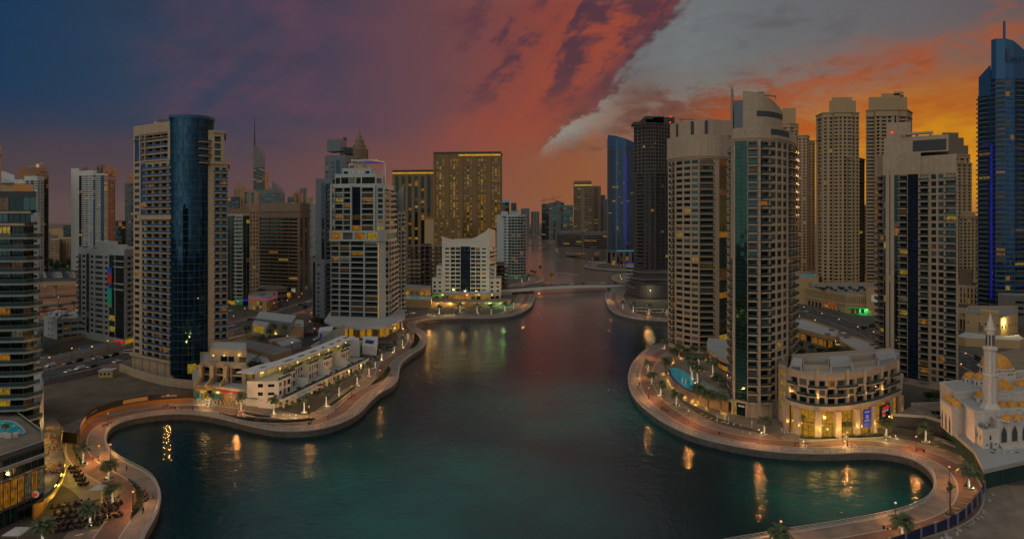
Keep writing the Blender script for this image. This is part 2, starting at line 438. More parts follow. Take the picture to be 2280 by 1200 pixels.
class Thing:
 """a thing whose parts are written in world metres; the Empty stands at its base"""
 def __init__(s,name,label,cat,loc,group=None,lit=0.08,seed=1,frame='frame_dark',glass=('glass_teal','glass_dark'),keep=96):
  s.o = thing(name,label,cat,(loc[0],loc[1],loc[2] if len(loc) > 2 else 0.0),group)
  s.off = tuple(s.o.location); s.items = []; s.lit = lit; s.r = random.Random(seed); s.frame = frame; s.glass = glass; s.keep = keep
 def part(s,name,mb,parent=None,smooth=False,kind=None,label=None):
  if not mb.f: return None
  o = mb.build(name,parent or s.o,s.off,smooth=smooth,kind=kind)
  if label: o['label'] = label
  return o
 def pick(s,bias=0.0):
  x = s.r.random(); l = s.lit * .85 + bias
  if x < l * 0.10: return 'lit_cool'
  if x < l * 0.45: return 'lit_warm'
  if x < l * 0.65: return 'lit_yellow'
  if x < l: return 'lit_dim'
  if x < l + 0.13: return 'curtain'
  return s.glass[0] if s.r.random() < 0.6 else s.glass[-1]
 def finish(s):
  by = {}
  for it in s.items: by.setdefault(it[0],[]).append(it)
  for name,its in by.items():
   def score(it):
    p,n = it[2],it[4]
    d = Vector((-p[0],-p[1],CAMZ - p[2])); L = d.length
    if abs(p[0]) > p[1] * 0.835: return 0
    return max(0.0,d.normalized().dot(n)) * it[5] / L ** 2
   its.sort(key=score,reverse=True)
   k = len(its) if len(its) <= s.keep + 4 else s.keep
   if s.keep == 0: k = 0
   for nm,me,p,rz,n,a,sub in its[:k]:
    o = bpy.data.objects.new(nm,me[0]); C.objects.link(o)
    o.location = Vector(p) - Vector(s.off); o.rotation_euler = (0,0,rz); o.parent = s.o
    for q,sm in me[1:]:
     c = bpy.data.objects.new(q,sm); C.objects.link(c); c.parent = o
   rest = its[k:]
   if rest:
    mb = MB(); mb.mats = []
    for nm,me,p,rz,n,a,sub in rest:
     m4 = Matrix.Translation(p) @ Matrix.Rotation(rz,4,'Z')
     for x in [me[0]] + [q[1] for q in me[1:]]: mb.add(MBC[x.name],m4)
    s.part(name,mb,kind='stuff')
MBC,MCACHE = {},{}
def cached(key,fn,name):
 if key not in MCACHE:
  mb = fn(); me = mb.mesh(name); MBC[me.name] = mb; MCACHE[key] = me
 return MCACHE[key]
def win_mesh(w,h,glass,frame,mull,trans):
 """pane and frame; origin at the bottom centre, outside is -Y"""
 def fn():
  mb = MB(glass,frame); t = 0.07
  mb.quad((-w / 2,0.03,0),(w / 2,0.03,0),(w / 2,0.03,h),(-w / 2,0.03,h),glass)
  mb.box(-w / 2,-w / 2 + t,-0.04,0.06,0,h,frame); mb.box(w / 2 - t,w / 2,-0.04,0.06,0,h,frame)
  mb.box(-w / 2 + t,w / 2 - t,-0.04,0.06,0,t,frame); mb.box(-w / 2 + t,w / 2 - t,-0.04,0.06,h - t,h,frame)
  for i in range(mull):
   x = -w / 2 + w * (i + 1) / (mull + 1); mb.box(x - t / 2,x + t / 2,-0.035,0.055,t,h - t,frame)
  if trans: mb.box(-w / 2 + t,w / 2 - t,-0.03,0.05,h * trans - t / 2,h * trans + t / 2,frame)
  return mb
 w,h = round(w,1),round(h,1)
 return cached(('win',w,h,glass,frame,mull,trans),fn,'window')
def balc_mesh(w,d,kind,slab,rail):
 """balcony slab and its rail: returns [slab mesh, ('railing', rail mesh)]"""
 w,d = round(w,1),round(d,1)
 def fs():
  mb = MB(slab)
  mb.box(-w / 2,w / 2,-d,-0.004,-0.22,0.0,slab)
  mb.box(-w / 2,w / 2,-d - 0.03,-d,-0.30,0.12,slab)
  return mb
 def fr():
  mb = MB(rail)
  if kind == 'wall':
   mb.box(-w / 2,w / 2,-d,-d + 0.12,0.0,0.95,rail); mb.box(-w / 2,-w / 2 + 0.1,-d + 0.12,-0.01,0,0.95,rail); mb.box(w / 2 - 0.1,w / 2,-d + 0.12,-0.01,0,0.95,rail)
  else:
   mb.box(-w / 2,w / 2,-d + 0.02,-d + 0.05,0.12,1.0,rail)
   mb.box(-w / 2 + 0.02,-w / 2 + 0.05,-d + 0.05,-0.01,0.0,1.0,rail); mb.box(w / 2 - 0.05,w / 2 - 0.02,-d + 0.05,-0.01,0.0,1.0,rail)
   mb.box(-w / 2,w / 2,-d,-d + 0.07,1.0,1.06,'grey_metal')
  return mb
 return [cached(('bs',w,d,slab),fs,'balcony'),('railing',cached(('br',w,d,kind,rail),fr,'railing'))]
STY = {
 'W': dict(w=.66,sill=.85,h=1.75,d=.28,mull=1,tr=.0),
 'w': dict(w=.42,sill=.95,h=1.35,d=.25,mull=0,tr=.0),
 'D': dict(w=.72,sill=.12,h=2.45,d=.35,mull=2,tr=.78),
 'B': dict(w=.78,sill=.06,h=2.5,d=1.0,mull=2,tr=.78,balc=1.5),
 'R': dict(w=.86,sill=.06,h=2.55,d=2.0,mull=2,tr=.0,rail=1),
 'G': dict(w=1.,sill=0.,h=None,d=.12,mull=2,tr=.3),
 'H': dict(w=.96,sill=.9,h=1.9,d=.2,mull=4,tr=0),
 'S': None}
def facade(T,wall,p0,p1,z0,nst,sh,bays,sty=None,wm=None,widths=None,slab=None,rail='rail_glass',rk='glass',floors=None,litb=0.0,base=0,skip=None,alt=None):
 """one straight wall from p0 to p1 (seen left to right from outside), nst storeys of bays with real openings"""
 S = dict(STY)
 for k,v in (sty or {}).items(): S[k] = dict(S.get(k) or dict(w=.6,sill=.8,h=1.8,d=.25,mull=0,tr=0),**v) if v else None
 dx,dy = p1[0] - p0[0],p1[1] - p0[1]; L = math.hypot(dx,dy); dx /= L; dy /= L
 nx,ny = dy,-dx; rz = math.atan2(dy,dx)
 ws = widths or [1.0] * len(bays); tot = sum(ws); slab = slab or wall.mats[0]
 def pt(u,d,z): return (p0[0] + dx * u - nx * d,p0[1] + dy * u - ny * d,z)
 u0 = 0.0
 for bi,code in enumerate(bays):
  u1 = u0 + L * ws[bi] / tot; bw = u1 - u0
  run = None
  for k in range(nst):
   c = code
   if alt and (bi,k) in alt: c = alt[(bi,k)]
   st = S.get(c)
   za,zb = z0 + k * sh,z0 + (k + 1) * sh
   if st is None or (skip and skip(bi,k)):
    if run is None: run = za
    if k == nst - 1 and run is not None: wall.quad(pt(u0,0,run),pt(u1,0,run),pt(u1,0,zb),pt(u0,0,zb),wm)
    continue
   if run is not None:
    wall.quad(pt(u0,0,run),pt(u1,0,run),pt(u1,0,za),pt(u0,0,za),wm); run = None
   w = bw * st['w']; h = min(st['h'] or sh,sh - st['sill']); d = st['d']
   a,b = (u0 + u1) / 2 - w / 2,(u0 + u1) / 2 + w / 2; zc = za + st['sill']; zd = zc + h
   if b - a < bw - 0.02:
    wall.quad(pt(u0,0,za),pt(a,0,za),pt(a,0,zb),pt(u0,0,zb),wm)
    wall.quad(pt(b,0,za),pt(u1,0,za),pt(u1,0,zb),pt(b,0,zb),wm)
    wall.quad(pt(a,0,zc),pt(a,d,zc),pt(a,d,zd),pt(a,0,zd),wm)
    wall.quad(pt(b,d,zc),pt(b,0,zc),pt(b,0,zd),pt(b,d,zd),wm)
   if zc > za + 0.01:
    wall.quad(pt(a,0,za),pt(b,0,za),pt(b,0,zc),pt(a,0,zc),wm); wall.quad(pt(a,0,zc),pt(b,0,zc),pt(b,d,zc),pt(a,d,zc),wm)
   if zd < zb - 0.01:
    wall.quad(pt(a,0,zd),pt(b,0,zd),pt(b,0,zb),pt(a,0,zb),wm); wall.quad(pt(a,d,zd),pt(b,d,zd),pt(b,0,zd),pt(a,0,zd),wm)
   gl = T.pick(litb)
   gl = st.get('glass',gl) if not gl.startswith('lit') else gl
   me = win_mesh(w - 0.02,h - 0.02,gl,st.get('frame',T.frame),st['mull'],st['tr'])
   T.items.append(('window',[me],pt((a + b) / 2,d - 0.05,zc + 0.01),rz,Vector((nx,ny,0)),w * h,None))
   if st.get('balc') and k >= base:
    me2 = balc_mesh(bw * st.get('bw',0.96),st['balc'],st.get('rk',rk),slab,rail)
    T.items.append(('balcony',me2,pt((u0 + u1) / 2,-0.005,za + 0.03),rz,Vector((nx,ny,0)),bw * 1.3,None))
   if st.get('rail'):
    me3 = cached(('rr',round(w,1),rail),lambda: rrail(round(w,1),rail),'railing')
    T.items.append(('railing',[me3],pt((a + b) / 2,0.1,zc),rz,Vector((nx,ny,0)),w,None))
  u0 = u1
def rrail(w,rail):
 mb = MB(rail); mb.box(-w / 2,w / 2,-0.03,0.0,0,1.0,rail); mb.box(-w / 2,w / 2,-0.05,0.02,1.0,1.06,'grey_metal'); return mb
def inset(poly,d):
 """offset a closed polygon inwards"""
 area = sum(poly[i - 1][0] * poly[i][1] - poly[i][0] * poly[i - 1][1] for i in range(len(poly)))
 if area < 0: d = -d
 out = []
 n = len(poly)
 for i in range(n):
  a,b,c = Vector(poly[i - 1]),Vector(poly[i]),Vector(poly[(i + 1) % n])
  e1 = (b - a).normalized(); e2 = (c - b).normalized()
  n1 = Vector((-e1.y,e1.x)); n2 = Vector((-e2.y,e2.x)); m = (n1 + n2)
  if m.length < 1e-4: m = n1
  m.normalize(); k = d / max(0.35,m.dot(n1)); out.append((b.x + m.x * k,b.y + m.y * k))
 return out
def parapet(mb,poly,z,h=1.1,t=0.35,m=None):
 q = inset(poly,t); a = list(poly) + [poly[0]]; b = list(q) + [q[0]]
 area = sum(poly[i - 1][0] * poly[i][1] - poly[i][0] * poly[i - 1][1] for i in range(len(poly)))
 mb.strip(a,b,z,z + h,m)
def clutter(T,poly,z,n=6,m='far_grey',seed=3):
 """chillers, plant boxes, ducts and aerials on a flat roof"""
 r = random.Random(seed); q = inset(poly,2.2)
 ang = math.atan2(poly[1][1] - poly[0][1],poly[1][0] - poly[0][0])
 for i in range(n + 2):
  mb = MB(m)
  w = [r.random() for _ in range(3)]; t = sum(w); a,b,c = r.choice(q),r.choice(q),r.choice(q)
  x = (a[0] * w[0] + b[0] * w[1] + c[0] * w[2]) / t; y = (a[1] * w[0] + b[1] * w[1] + c[1] * w[2]) / t
  if i >= n: mb.tube((x,y,z),(x,y,z + r.uniform(2,5)),0.06,0.04,5,'grey_metal'); T.part('aerial',mb); continue
  lx,ly,h = r.uniform(1.2,3),r.uniform(1.0,2.2),r.uniform(0.9,2.2)
  mb.obox((x,y),ang,lx,ly,z + 0.25,z + h,r.choice([m,'grey_metal','white_metal']))
  mb.obox((x,y),ang,lx * .8,ly * .8,z,z + 0.25,'dark_metal')
  T.part('chiller',mb)
def smooth_line(pts,step=2.0):
 """Catmull-Rom through the points, resampled"""
 p = [Vector(q) for q in pts]; p = [p[0] * 2 - p[1]] + p + [p[-1] * 2 - p[-2]]
 out = []
 for i in range(1,len(p) - 2):
  n = max(1,int((p[i + 1] - p[i]).length / step))
  for k in range(n):
   t = k / n
   out.append(0.5 * ((2 * p[i]) + (p[i + 1] - p[i - 1]) * t + (2 * p[i - 1] - 5 * p[i] + 4 * p[i + 1] - p[i + 2]) * t * t + (3 * p[i] - p[i - 1] - 3 * p[i + 1] + p[i + 2]) * t ** 3))
 out.append(p[-2])
 return [(q.x,q.y) for q in out]
def copy_tree(o,parent=None):
 c = o.copy(); C.objects.link(c)
 if parent is not None: c.parent = parent; c.matrix_parent_inverse = o.matrix_parent_inverse
 for ch in o.children: copy_tree(ch,c)
 return c
def place(proto,used,loc,rz=0.0,label=None,group=None,scale=None):
 """the first use moves the prototype itself, later uses copy it and its parts"""
 o = copy_tree(proto) if proto.name in used else proto
 used.add(proto.name)
 o.location = loc; o.rotation_euler = (0,0,rz)
 if scale: o.scale = (scale,) * 3
 if label: o['label'] = label
 if group: o['group'] = group
 return o
USED = set()
BODY = {}
def body_mesh(pose):
 """one skinned body, posed walking or standing, evaluated once"""
 V,Rr,E = [],[],[]
 s = .28 if pose == 'walk' else .07
 def add(p,r,par=None):
  V.append(p); Rr.append(r)
  if par is not None: E.append((par,len(V) - 1))
  return len(V) - 1
 pel = add((0,0,.95),.15); ch = add((0,-.01,1.3),.17,pel); nk = add((0,-.02,1.5),.06,ch); hd = add((0,-.04,1.6),.095,nk); add((0,-.03,1.7),.085,hd)
 for sg,st in ((-1,s),(1,-s)):
  k = add((sg * .1,-st * .6,.52),.075,add((sg * .1,0,.88),.1,pel)); f = add((sg * .1,-st * 1.1 + .04,.08),.05,k); add((sg * .11,-st * 1.1 - .14,.04),.04,f)
  e = add((sg * .25,st * .4,1.12),.045,add((sg * .2,0,1.42),.06,ch)); add((sg * .25,st * .7 - .08,.88),.035,e)
 me = bpy.data.meshes.new('body'); me.from_pydata(V,E,[]); o = bpy.data.objects.new('body',me); C.objects.link(o)
 md = o.modifiers.new('skin','SKIN'); md.use_smooth_shade = True
 for i,r in enumerate(Rr): me.skin_vertices[0].data[i].radius = (r,r)
 me.skin_vertices[0].data[0].use_root = True
 sb = o.modifiers.new('sub','SUBSURF'); sb.levels = 1; sb.render_levels = 1
 dg = bpy.context.evaluated_depsgraph_get(); nm = bpy.data.meshes.new_from_object(o.evaluated_get(dg)); bpy.data.objects.remove(o)
 return nm
for _p in ('walk','stand'): BODY[_p] = body_mesh(_p)
# the banks
LB = [(300,1240),(325,1185),(345,1150),(356,1118),(355,1090),(342,1066),(318,1048),(290,1034),(262,1018),(243,1000),(236,980),(240,960),(255,946),(285,934),(325,926),(372,921),(420,921),(470,927),(520,938),(570,950),(620,958),(680,958),(730,950),(770,936),(802,917),(828,890),(850,872),(872,860),(886,843),(889,822),(896,806),(918,789),(940,774),(950,757),(945,742),(928,729),(924,722),(932,716),(960,711),(1020,708.5),(1080,708.5),(1130,705),(1162,696),(1182,682),(1189,668),(1191,655),(1180,643),(1165,639),(1170,634),(1195,630),(1210,624),(1209,617),(1195,612),(1180,610),(1171,606),(1170,590),(1170,560),(1170,545),(1169,530),(1168,524)]
RB = [(1206,524),(1216,527),(1240,532),(1262,536),(1250,540),(1240,548),(1236,556),(1247,565),(1285,571),(1330,575),(1350,579),(1330,584),(1305,590),(1302,594),(1320,598),(1360,601.5),(1395,603),(1412,606),(1390,610),(1365,616),(1364,622),(1376,628),(1392,633),(1384,642),(1362,648),(1348,656),(1350,672),(1358,688),(1378,701),(1425,711),(1500,716),(1560,718),(1585,724),(1580,735),(1550,743),(1510,752),(1478,763),(1450,775),(1425,791),(1406,814),(1399,839),(1402,864),(1416,890),(1442,915),(1482,942),(1532,965),(1600,984),(1680,999),(1760,1007),(1850,1009),(1925,1006),(1980,1009),(2028,1020),(2062,1040),(2079,1064),(2078,1090),(2060,1114),(2020,1134),(1960,1150),(1880,1165),(1800,1178),(1740,1187),(1690,1196),(1600,1212),(1500,1235)]
LBW = [G(*p) for p in LB]; RBW = [G(*p) for p in RB]
LS = smooth_line(LBW,2.2); RS = smooth_line(RBW,2.2)
ground_poly = [(-30,95)] + LS + RS + [(40,95),(60,-300),(3000,-300),(12000,14000),(-12000,14000),(-3000,-300),(-60,-300)]
def groundmat():
 m,nt,b = newmat('city_ground')
 g = nt.nodes.new('ShaderNodeNewGeometry'); pos = g.outputs['Position']
 n1 = noise(nt,pos,0.02,5,0.6); n2 = noise(nt,pos,0.35,4,0.6); n3 = noise(nt,pos,0.0045,4,0.6)
 c = mixc(nt,n1.step(0.4,0.6),(0.075,0.064,0.050,1),(0.125,0.10,0.072,1))
 c = mixc(nt,n3.step(0.48,0.6) * 0.6,c,(0.045,0.044,0.04,1))
 c = mixc(nt,n2.step(0.4,0.75) * 0.35,c,(0.075,0.066,0.055,1))
 nt.links.new(c,b.inputs['Base Color']); b.inputs['Roughness'].default_value = 0.95
groundmat()
mb = MB('city_ground'); mb.cap(ground_poly,0.0)
tag(mb.build('ground'),kind='structure')
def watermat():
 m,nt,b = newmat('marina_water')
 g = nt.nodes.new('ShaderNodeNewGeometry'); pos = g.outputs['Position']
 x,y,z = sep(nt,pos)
 bright_patch = None
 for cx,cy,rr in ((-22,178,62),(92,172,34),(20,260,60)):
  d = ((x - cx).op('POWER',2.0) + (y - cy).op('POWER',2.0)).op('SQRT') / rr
  k = 1.0 - d.step(0.25,1.15); bright_patch = k if bright_patch is None else bright_patch.op('MAXIMUM',k)
 bright_patch = bright_patch * noise(nt,pos,0.035,5,0.6,0.3).rmap(0.3,0.7,0.45,1.0)   # light and dark reflections painted into the colour as green patches
 c = mixc(nt,bright_patch,(0.0,0.022,0.027,1),(0.0,0.145,0.12,1))
 c = mixc(nt,y.step(330,700),c,(0.25,0.195,0.17,1))     # paler far channel: sky reflection painted into the colour
 nt.links.new(c,b.inputs['Base Color'])
 b.inputs['Roughness'].default_value = 0.085; b.inputs['IOR'].default_value = 1.45
 w1 = noise(nt,vec(nt,x * 0.8,y * 1.1,0.0),1.2,5,0.65,0.3)
 w2 = noise(nt,pos,0.16,3,0.55,0.2)
 calm = noise(nt,pos,0.02,4,0.55).rmap(0.3,0.7,0.55,1.25)
 w3 = noise(nt,vec(nt,x * 0.8,y * 1.25,5.0),0.42,3,0.55,0.4)
 h = (w1 * 0.42 + w3 * 0.75 + w2 * 1.0) * calm
 bp = nt.nodes.new('ShaderNodeBump'); bp.inputs['Strength'].default_value = 0.19; bp.inputs['Distance'].default_value = 1.0
 nt.links.new(h.v,bp.inputs['Height']); nt.links.new(bp.outputs[0],b.inputs['Normal'])
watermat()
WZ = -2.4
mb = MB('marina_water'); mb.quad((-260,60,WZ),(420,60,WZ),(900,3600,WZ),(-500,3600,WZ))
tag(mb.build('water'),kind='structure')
def pavemat(name,c1,c2,sc,joint):
 m,nt,b = newmat(name)
 g = nt.nodes.new('ShaderNodeNewGeometry'); pos = g.outputs['Position']
 br = nt.nodes.new('ShaderNodeTexBrick'); nt.links.new(pos,br.inputs['Vector']); br.inputs['Scale'].default_value = sc
 br.inputs['Color1'].default_value = (*c1,1); br.inputs['Color2'].default_value = (*c2,1); br.inputs['Mortar'].default_value = (*joint,1)
 br.inputs['Mortar Size'].default_value = 0.012
 n = noise(nt,pos,0.22,5,0.6); n2 = noise(nt,pos,1.7,3,0.6)
 c = mixc(nt,1.0,br.outputs[0],mixc(nt,n.step(0.3,0.7),(0.72,0.70,0.68,1),(1.1,1.1,1.1,1)),'MULTIPLY')
 c = mixc(nt,n2.step(0.55,0.75) * 0.3,c,joint + (1,))
 nt.links.new(c,b.inputs['Base Color']); b.inputs['Roughness'].default_value = 0.7
pavemat('pave_grey',(0.27,0.235,0.20),(0.24,0.205,0.175),0.5,(0.16,0.14,0.12))
pavemat('pave_red',(0.25,0.13,0.095),(0.21,0.115,0.085),0.8,(0.13,0.08,0.06))
pavemat('pave_beige',(0.29,0.235,0.175),(0.26,0.21,0.16),0.5,(0.17,0.14,0.11))
plain('pave_line',(0.42,0.38,0.33),0.7)
plain('coping',(0.40,0.38,0.35),0.7,0,0.15)
plain('quay_stone',(0.11,0.105,0.095),0.9,0,0.4,0.6)
def bank(line,bands,seed):
 n = len(line); P_ = np.array(line); T_ = np.zeros_like(P_)
 T_[1:-1] = P_[2:] - P_[:-2]; T_[0] = P_[1] - P_[0]; T_[-1] = P_[-1] - P_[-2]
 T_ /= np.linalg.norm(T_,axis=1)[:,None]
 Nn = np.stack([-T_[:,1],T_[:,0]],1)            # to the left of travel: the land
 maxo = bands[-1][0]
 om = np.full(n,maxo)
 for o in np.arange(1.0,maxo + 0.01,0.5):
  q = P_ + Nn * o
  d = np.sqrt(((q[:,None,:] - P_[None,:,:]) ** 2).sum(2)).min(1)
  bad = d < o * 0.985 - 0.02
  om = np.where(bad & (om > o - 0.5),o - 0.5,om)
 return P_,Nn,om
BANDS = [(0.55,'coping'),(5.2,'pave_grey'),(5.6,'pave_line'),(11.0,'pave_red'),(11.4,'pave_line'),(18.0,'pave_beige')]
BANKS = {}
for nm,line in (('left',LS),('right',RS)):
 P_,Nn,om = bank(line,BANDS,1); BANKS[nm] = (P_,Nn,om)
 mb = MB('coping','pave_grey','pave_line','pave_red','pave_beige')
 prev = 0.0
 rows = [P_ + Nn * np.minimum(om,0.0)[:,None]]
 for o,m_ in BANDS: rows.append(P_ + Nn * np.minimum(om,o)[:,None])
 for k,(o,m_) in enumerate(BANDS):
  if k == 0: continue
  a,b_ = rows[k],rows[k + 1]
  i0 = len(mb.v); mb.v += [(p[0],p[1],0.02) for p in a] + [(p[0],p[1],0.02) for p in b_]
  n = len(a)
  for q in range(n - 1):
   if np.linalg.norm(a[q] - b_[q]) + np.linalg.norm(a[q + 1] - b_[q + 1]) < 0.02: continue
   mb.f.append((i0 + q,i0 + q + 1,i0 + n + q + 1,i0 + n + q)); mb.m.append(mb.mi(m_))
 tag(mb.build('promenade'),kind='structure')
 mb = MB('coping','quay_stone')
 a = [tuple(p) for p in P_]; b_ = [tuple(p) for p in rows[1]]
 mb.strip([tuple(p - q * 0.18) for p,q in zip(P_,Nn)],b_,-0.28,0.16,'coping')
 mb.strip([tuple(p + q * 0.02) for p,q in zip(P_,Nn)],[tuple(p + q * 0.4) for p,q in zip(P_,Nn)],WZ - 1.0,-0.282,'quay_stone')
 tag(mb.build('quay_wall'),kind='structure')
 lo,hi = (0,n)
 mb = MB('white_metal','grey_metal')
 c0 = [tuple(p + q * 0.22) for p,q in zip(P_,Nn)]; c1 = [tuple(p + q * 0.30) for p,q in zip(P_,Nn)]
 for zz in (0.55,0.85,1.2): mb.strip(c0,c1,zz,zz + (0.05 if zz < 1 else 0.08),'white_metal')
 for q in range(0,n,1 if n < 1 else 1):
  if P_[q][1] > 520: continue
  p = P_[q] + Nn[q] * 0.26; mb.obox(p,math.atan2(Nn[q][1],Nn[q][0]),0.12,0.12,0.16,1.3,'grey_metal')
 tag(mb.build('waterside_railing'),'low pale metal railing along the %s bank promenade above the water' % nm,'railing')
# buildings: shared builders
def bez(a,b,c,n):
 return [((1 - t) ** 2 * a[0] + 2 * t * (1 - t) * b[0] + t * t * c[0],(1 - t) ** 2 * a[1] + 2 * t * (1 - t) * b[1] + t * t * c[1]) for t in [i / n for i in range(n + 1)]]
def arc(c,r,a0,a1,n): return [(c[0] + r * math.cos(R(a0 + (a1 - a0) * i / n)),c[1] + r * math.sin(R(a0 + (a1 - a0) * i / n))) for i in range(n + 1)]
def band(mb,pts,out,inn,z0,z1,m=None):
 """a slab or cornice following an open polyline; positive = outwards (to the right of travel)"""
 q = [Vector(p) for p in pts]; n = len(q); nn = []
 for i in range(n):
  t = (q[min(i + 1,n - 1)] - q[max(i - 1,0)]).normalized(); nn.append(Vector((t.y,-t.x)))
 mb.strip([tuple(p + k * out) for p,k in zip(q,nn)],[tuple(p - k * inn) for p,k in zip(q,nn)],z0,z1,m)
def offs(pts,d):
 q = [Vector(p) for p in pts]; n = len(q); o = []
 for i in range(n):
  t = (q[min(i + 1,n - 1)] - q[max(i - 1,0)]).normalized(); o.append((q[i].x + t.y * d,q[i].y - t.x * d))
 return o
def block(T,mb,front,specs,back,z0,nst,sh,top=0.0,roof='roof_gravel',par=1.1,**kw):
 """front: points seen left to right; specs: one bays string or dict per segment (or one for all); back: closing points"""
 for i in range(len(front) - 1):
  s = specs[i] if isinstance(specs,list) else specs
  s = dict(bays=s) if isinstance(s,str) else dict(s)
  facade(T,mb,front[i],front[i + 1],z0,nst,sh,**{**kw,**s})
 zt = z0 + nst * sh
 if top > 0:
  for i in range(len(front) - 1):
   a,b = front[i],front[i + 1]; mb.quad((*a,zt),(*b,zt),(*b,zt + top),(*a,zt + top))
 ring = [front[-1]] + list(back) + [front[0]]
 for i in range(len(ring) - 1):
  a,b = ring[i],ring[i + 1]; mb.quad((*a,z0),(*b,z0),(*b,zt + top),(*a,zt + top))
 poly = list(front) + list(back)
 mb.cap(poly,zt + top,roof)
 if par: parapet(mb,poly,zt + top - 0.01,par,0.35)
 return poly,zt + top
def tower(name,label,loc,lit=0.08,seed=1,cat='tower',**kw):
 return Thing(name,label,cat,loc,lit=lit,seed=seed,**kw)
def light(name,kind,loc,energy,col,parent=None,size=0.2,rot=None,spot=None):
 l = bpy.data.lights.new(name,kind); l.energy = energy * 2.8; l.color = col
 if kind in ('POINT','SPOT'): l.shadow_soft_size = size
 if kind == 'AREA': l.size = size
 o = bpy.data.objects.new(name,l); C.objects.link(o); o.location = loc
 if rot: o.rotation_euler = rot
 if spot: l.spot_size = spot
 if parent is not None: o.parent = parent
 return o
# left bank: the beige tower with the blue glass drum
def beige_tower():
 T = tower('apartment_tower','beige tower with a blue glass drum in its middle, beside the sand lot',P(400,310),0.05,11,keep=100)
 w = MB('beige_stone','roof_gravel')
 a,b = P(297,316),P(387,297.5)
 def at(t): return (a[0] + (b[0] - a[0]) * t,a[1] + (b[1] - a[1]) * t)
 q = [at(0),at(.19),at(.315),at(.86),at(1)]
 sl = dict(slab='beige_stone',rail='blue_metal')
 st = {'w': dict(w=.62,h=1.7,sill=.8,glass='glass_navy'),'B': dict(glass='glass_dark',balc=1.6,w=.8)}
 z = 8.0
 low = [dict(bays='w',sty=st),dict(bays='w',sty={'w': dict(w=.45,h=2.2,sill=.3,glass='glass_navy')}),dict(bays='BBB',sty={'B': dict(bw=1.02,balc=1.7,w=.7)},**sl),dict(bays='B',sty={'B': dict(bw=1.02,balc=1.7,w=.6)},**sl)]
 for i in range(4): facade(T,w,q[i],q[i + 1],z,21,3.2,**low[i])
 z += 21 * 3.2
 mid = [dict(bays='w',sty=st),dict(bays='G',sty={'G': dict(glass='glass_blue',mull=0,tr=0)}),dict(bays='BBB',sty={'B': dict(bw=1.02,balc=1.4,w=.7)},**sl),dict(bays='B',sty={'B': dict(bw=1.0,balc=1.4,w=.6)},**sl)]
 for i in range(1,4): w.quad((*q[i],z),(*q[i + 1],z),(*q[i + 1],z + 2.0),(*q[i],z + 2.0))
 band(w,[q[1],q[4]],1.7,0,z + 0.02,z + 2.2)
 facade(T,w,q[0],q[1],z,9,3.2,**mid[0])
 for i in range(1,4): facade(T,w,q[i],q[i + 1],z + 2.0,8,3.2,**mid[i])
 z1 = z + 2.0 + 25.6
 for i in range(4):
  zz = z + 28.8 if i == 0 else z1
  w.quad((*q[i],zz),(*q[i + 1],zz),(*q[i + 1],z1 + 1.4),(*q[i],z1 + 1.4))
 z = z1 + 1.4
 up = [dict(bays='w',sty={'w': dict(w=.6,h=3.2,sill=0,glass='glass_blue')},),dict(bays='R',sty={'R': dict(w=.8)},rail='blue_metal'),dict(bays='RRR',sty={'R': dict(w=.98)},rail='blue_metal'),'S']
 for i in range(4):
  s = up[i] if isinstance(up[i],dict) else dict(bays=up[i])
  facade(T,w,q[i],q[i + 1],z,4,3.2,**s)
 z += 12.8; zt = z + 5.0
 for i in range(4): w.quad((*q[i],z),(*q[i + 1],z),(*q[i + 1],zt),(*q[i],zt))
 band(w,[q[1],at(.95)],0.5,0,z - 13.4,z - 12.8); band(w,[q[1],at(.95)],0.5,0,z + 0.1,z + 0.9)
 for t0,t1 in ((.175,.2),(.31,.325),(.88,.95)):
  band(w,[at(t0),at(t1)],0.5,0,z - 12.8,z + 0.1)
 back = [P(440,318),P(440,352),P(312,352)]
 ring = [q[4]] + back + [q[0]]
 for i in range(4): w.quad((*ring[i],0),(*ring[i + 1],0),(*ring[i + 1],zt),(*ring[i],zt))
 poly = q + back
 w.cap(poly,zt - 1.0,'roof_gravel')
 for i in range(4): w.quad((*q[i],0),(*q[i + 1],0),(*q[i + 1],8),(*q[i],8))
 band(w,[at(-.005),at(1)],0.7,0,zt - 7.2,zt - 6.9)
 wa,wb,wc,wd = P(455,301),P(476,301),P(499,303),P(507,304)
 zs = 101.5; nst = 29
 block(T,w,[wa,wb,wd],['S',dict(bays='BB',sty={'B': dict(bw=1.04,balc=1.6,w=.62)},**sl)],[P(507,350),P(455,350)],8,nst,3.2,zs - 8 - nst * 3.2 + 1.2,par=0)
 block(T,w,[wa,wb,wc],['S',dict(bays='RS',widths=[3,1],sty={'R': dict(w=.8)})],[P(499,348),P(455,348)],zs + 1.0,4,3.3,1.5,par=0.8)
 band(w,[wa,wb,wd,P(507,330)],0.9,0.2,zs + 0.2,zs + 1.6)
 band(w,[wb,wc,P(499,330)],0.9,0.2,zs + 15.2,zs + 15.8)
 w.quad((*P(455,301),0),(*P(507,304),0),(*P(507,304),8),(*P(455,301),8)); w.quad((*P(507,304),0),(*P(507,350),0),(*P(507,350),8),(*P(507,304),8))
 g = MB('glass_blue'); e0,e1 = P(507.2,309),P(507.2,345); g.quad((e0[0] + .05,e0[1],60),(e1[0] + .05,e1[1],60),(e1[0] + .05,e1[1],100),(e0[0] + .05,e0[1],100)); T.part('side_glazing',g)
 c = P(428,304); r = 9.55; zc = 123.2
 d = MB('glass_cylinder','dark_metal','beige_stone','roof_pale')
 seg = arc(c,r,185,375,26)
 for i in range(26):
  for k in range(37):
   za,zb = 2 + k * 3.275,2 + (k + 1) * 3.275
   d.quad((*seg[i],za),(*seg[i + 1],za),(*seg[i + 1],zb),(*seg[i],zb))
 T.part('glass_drum',d)
 d = MB('blue_metal')
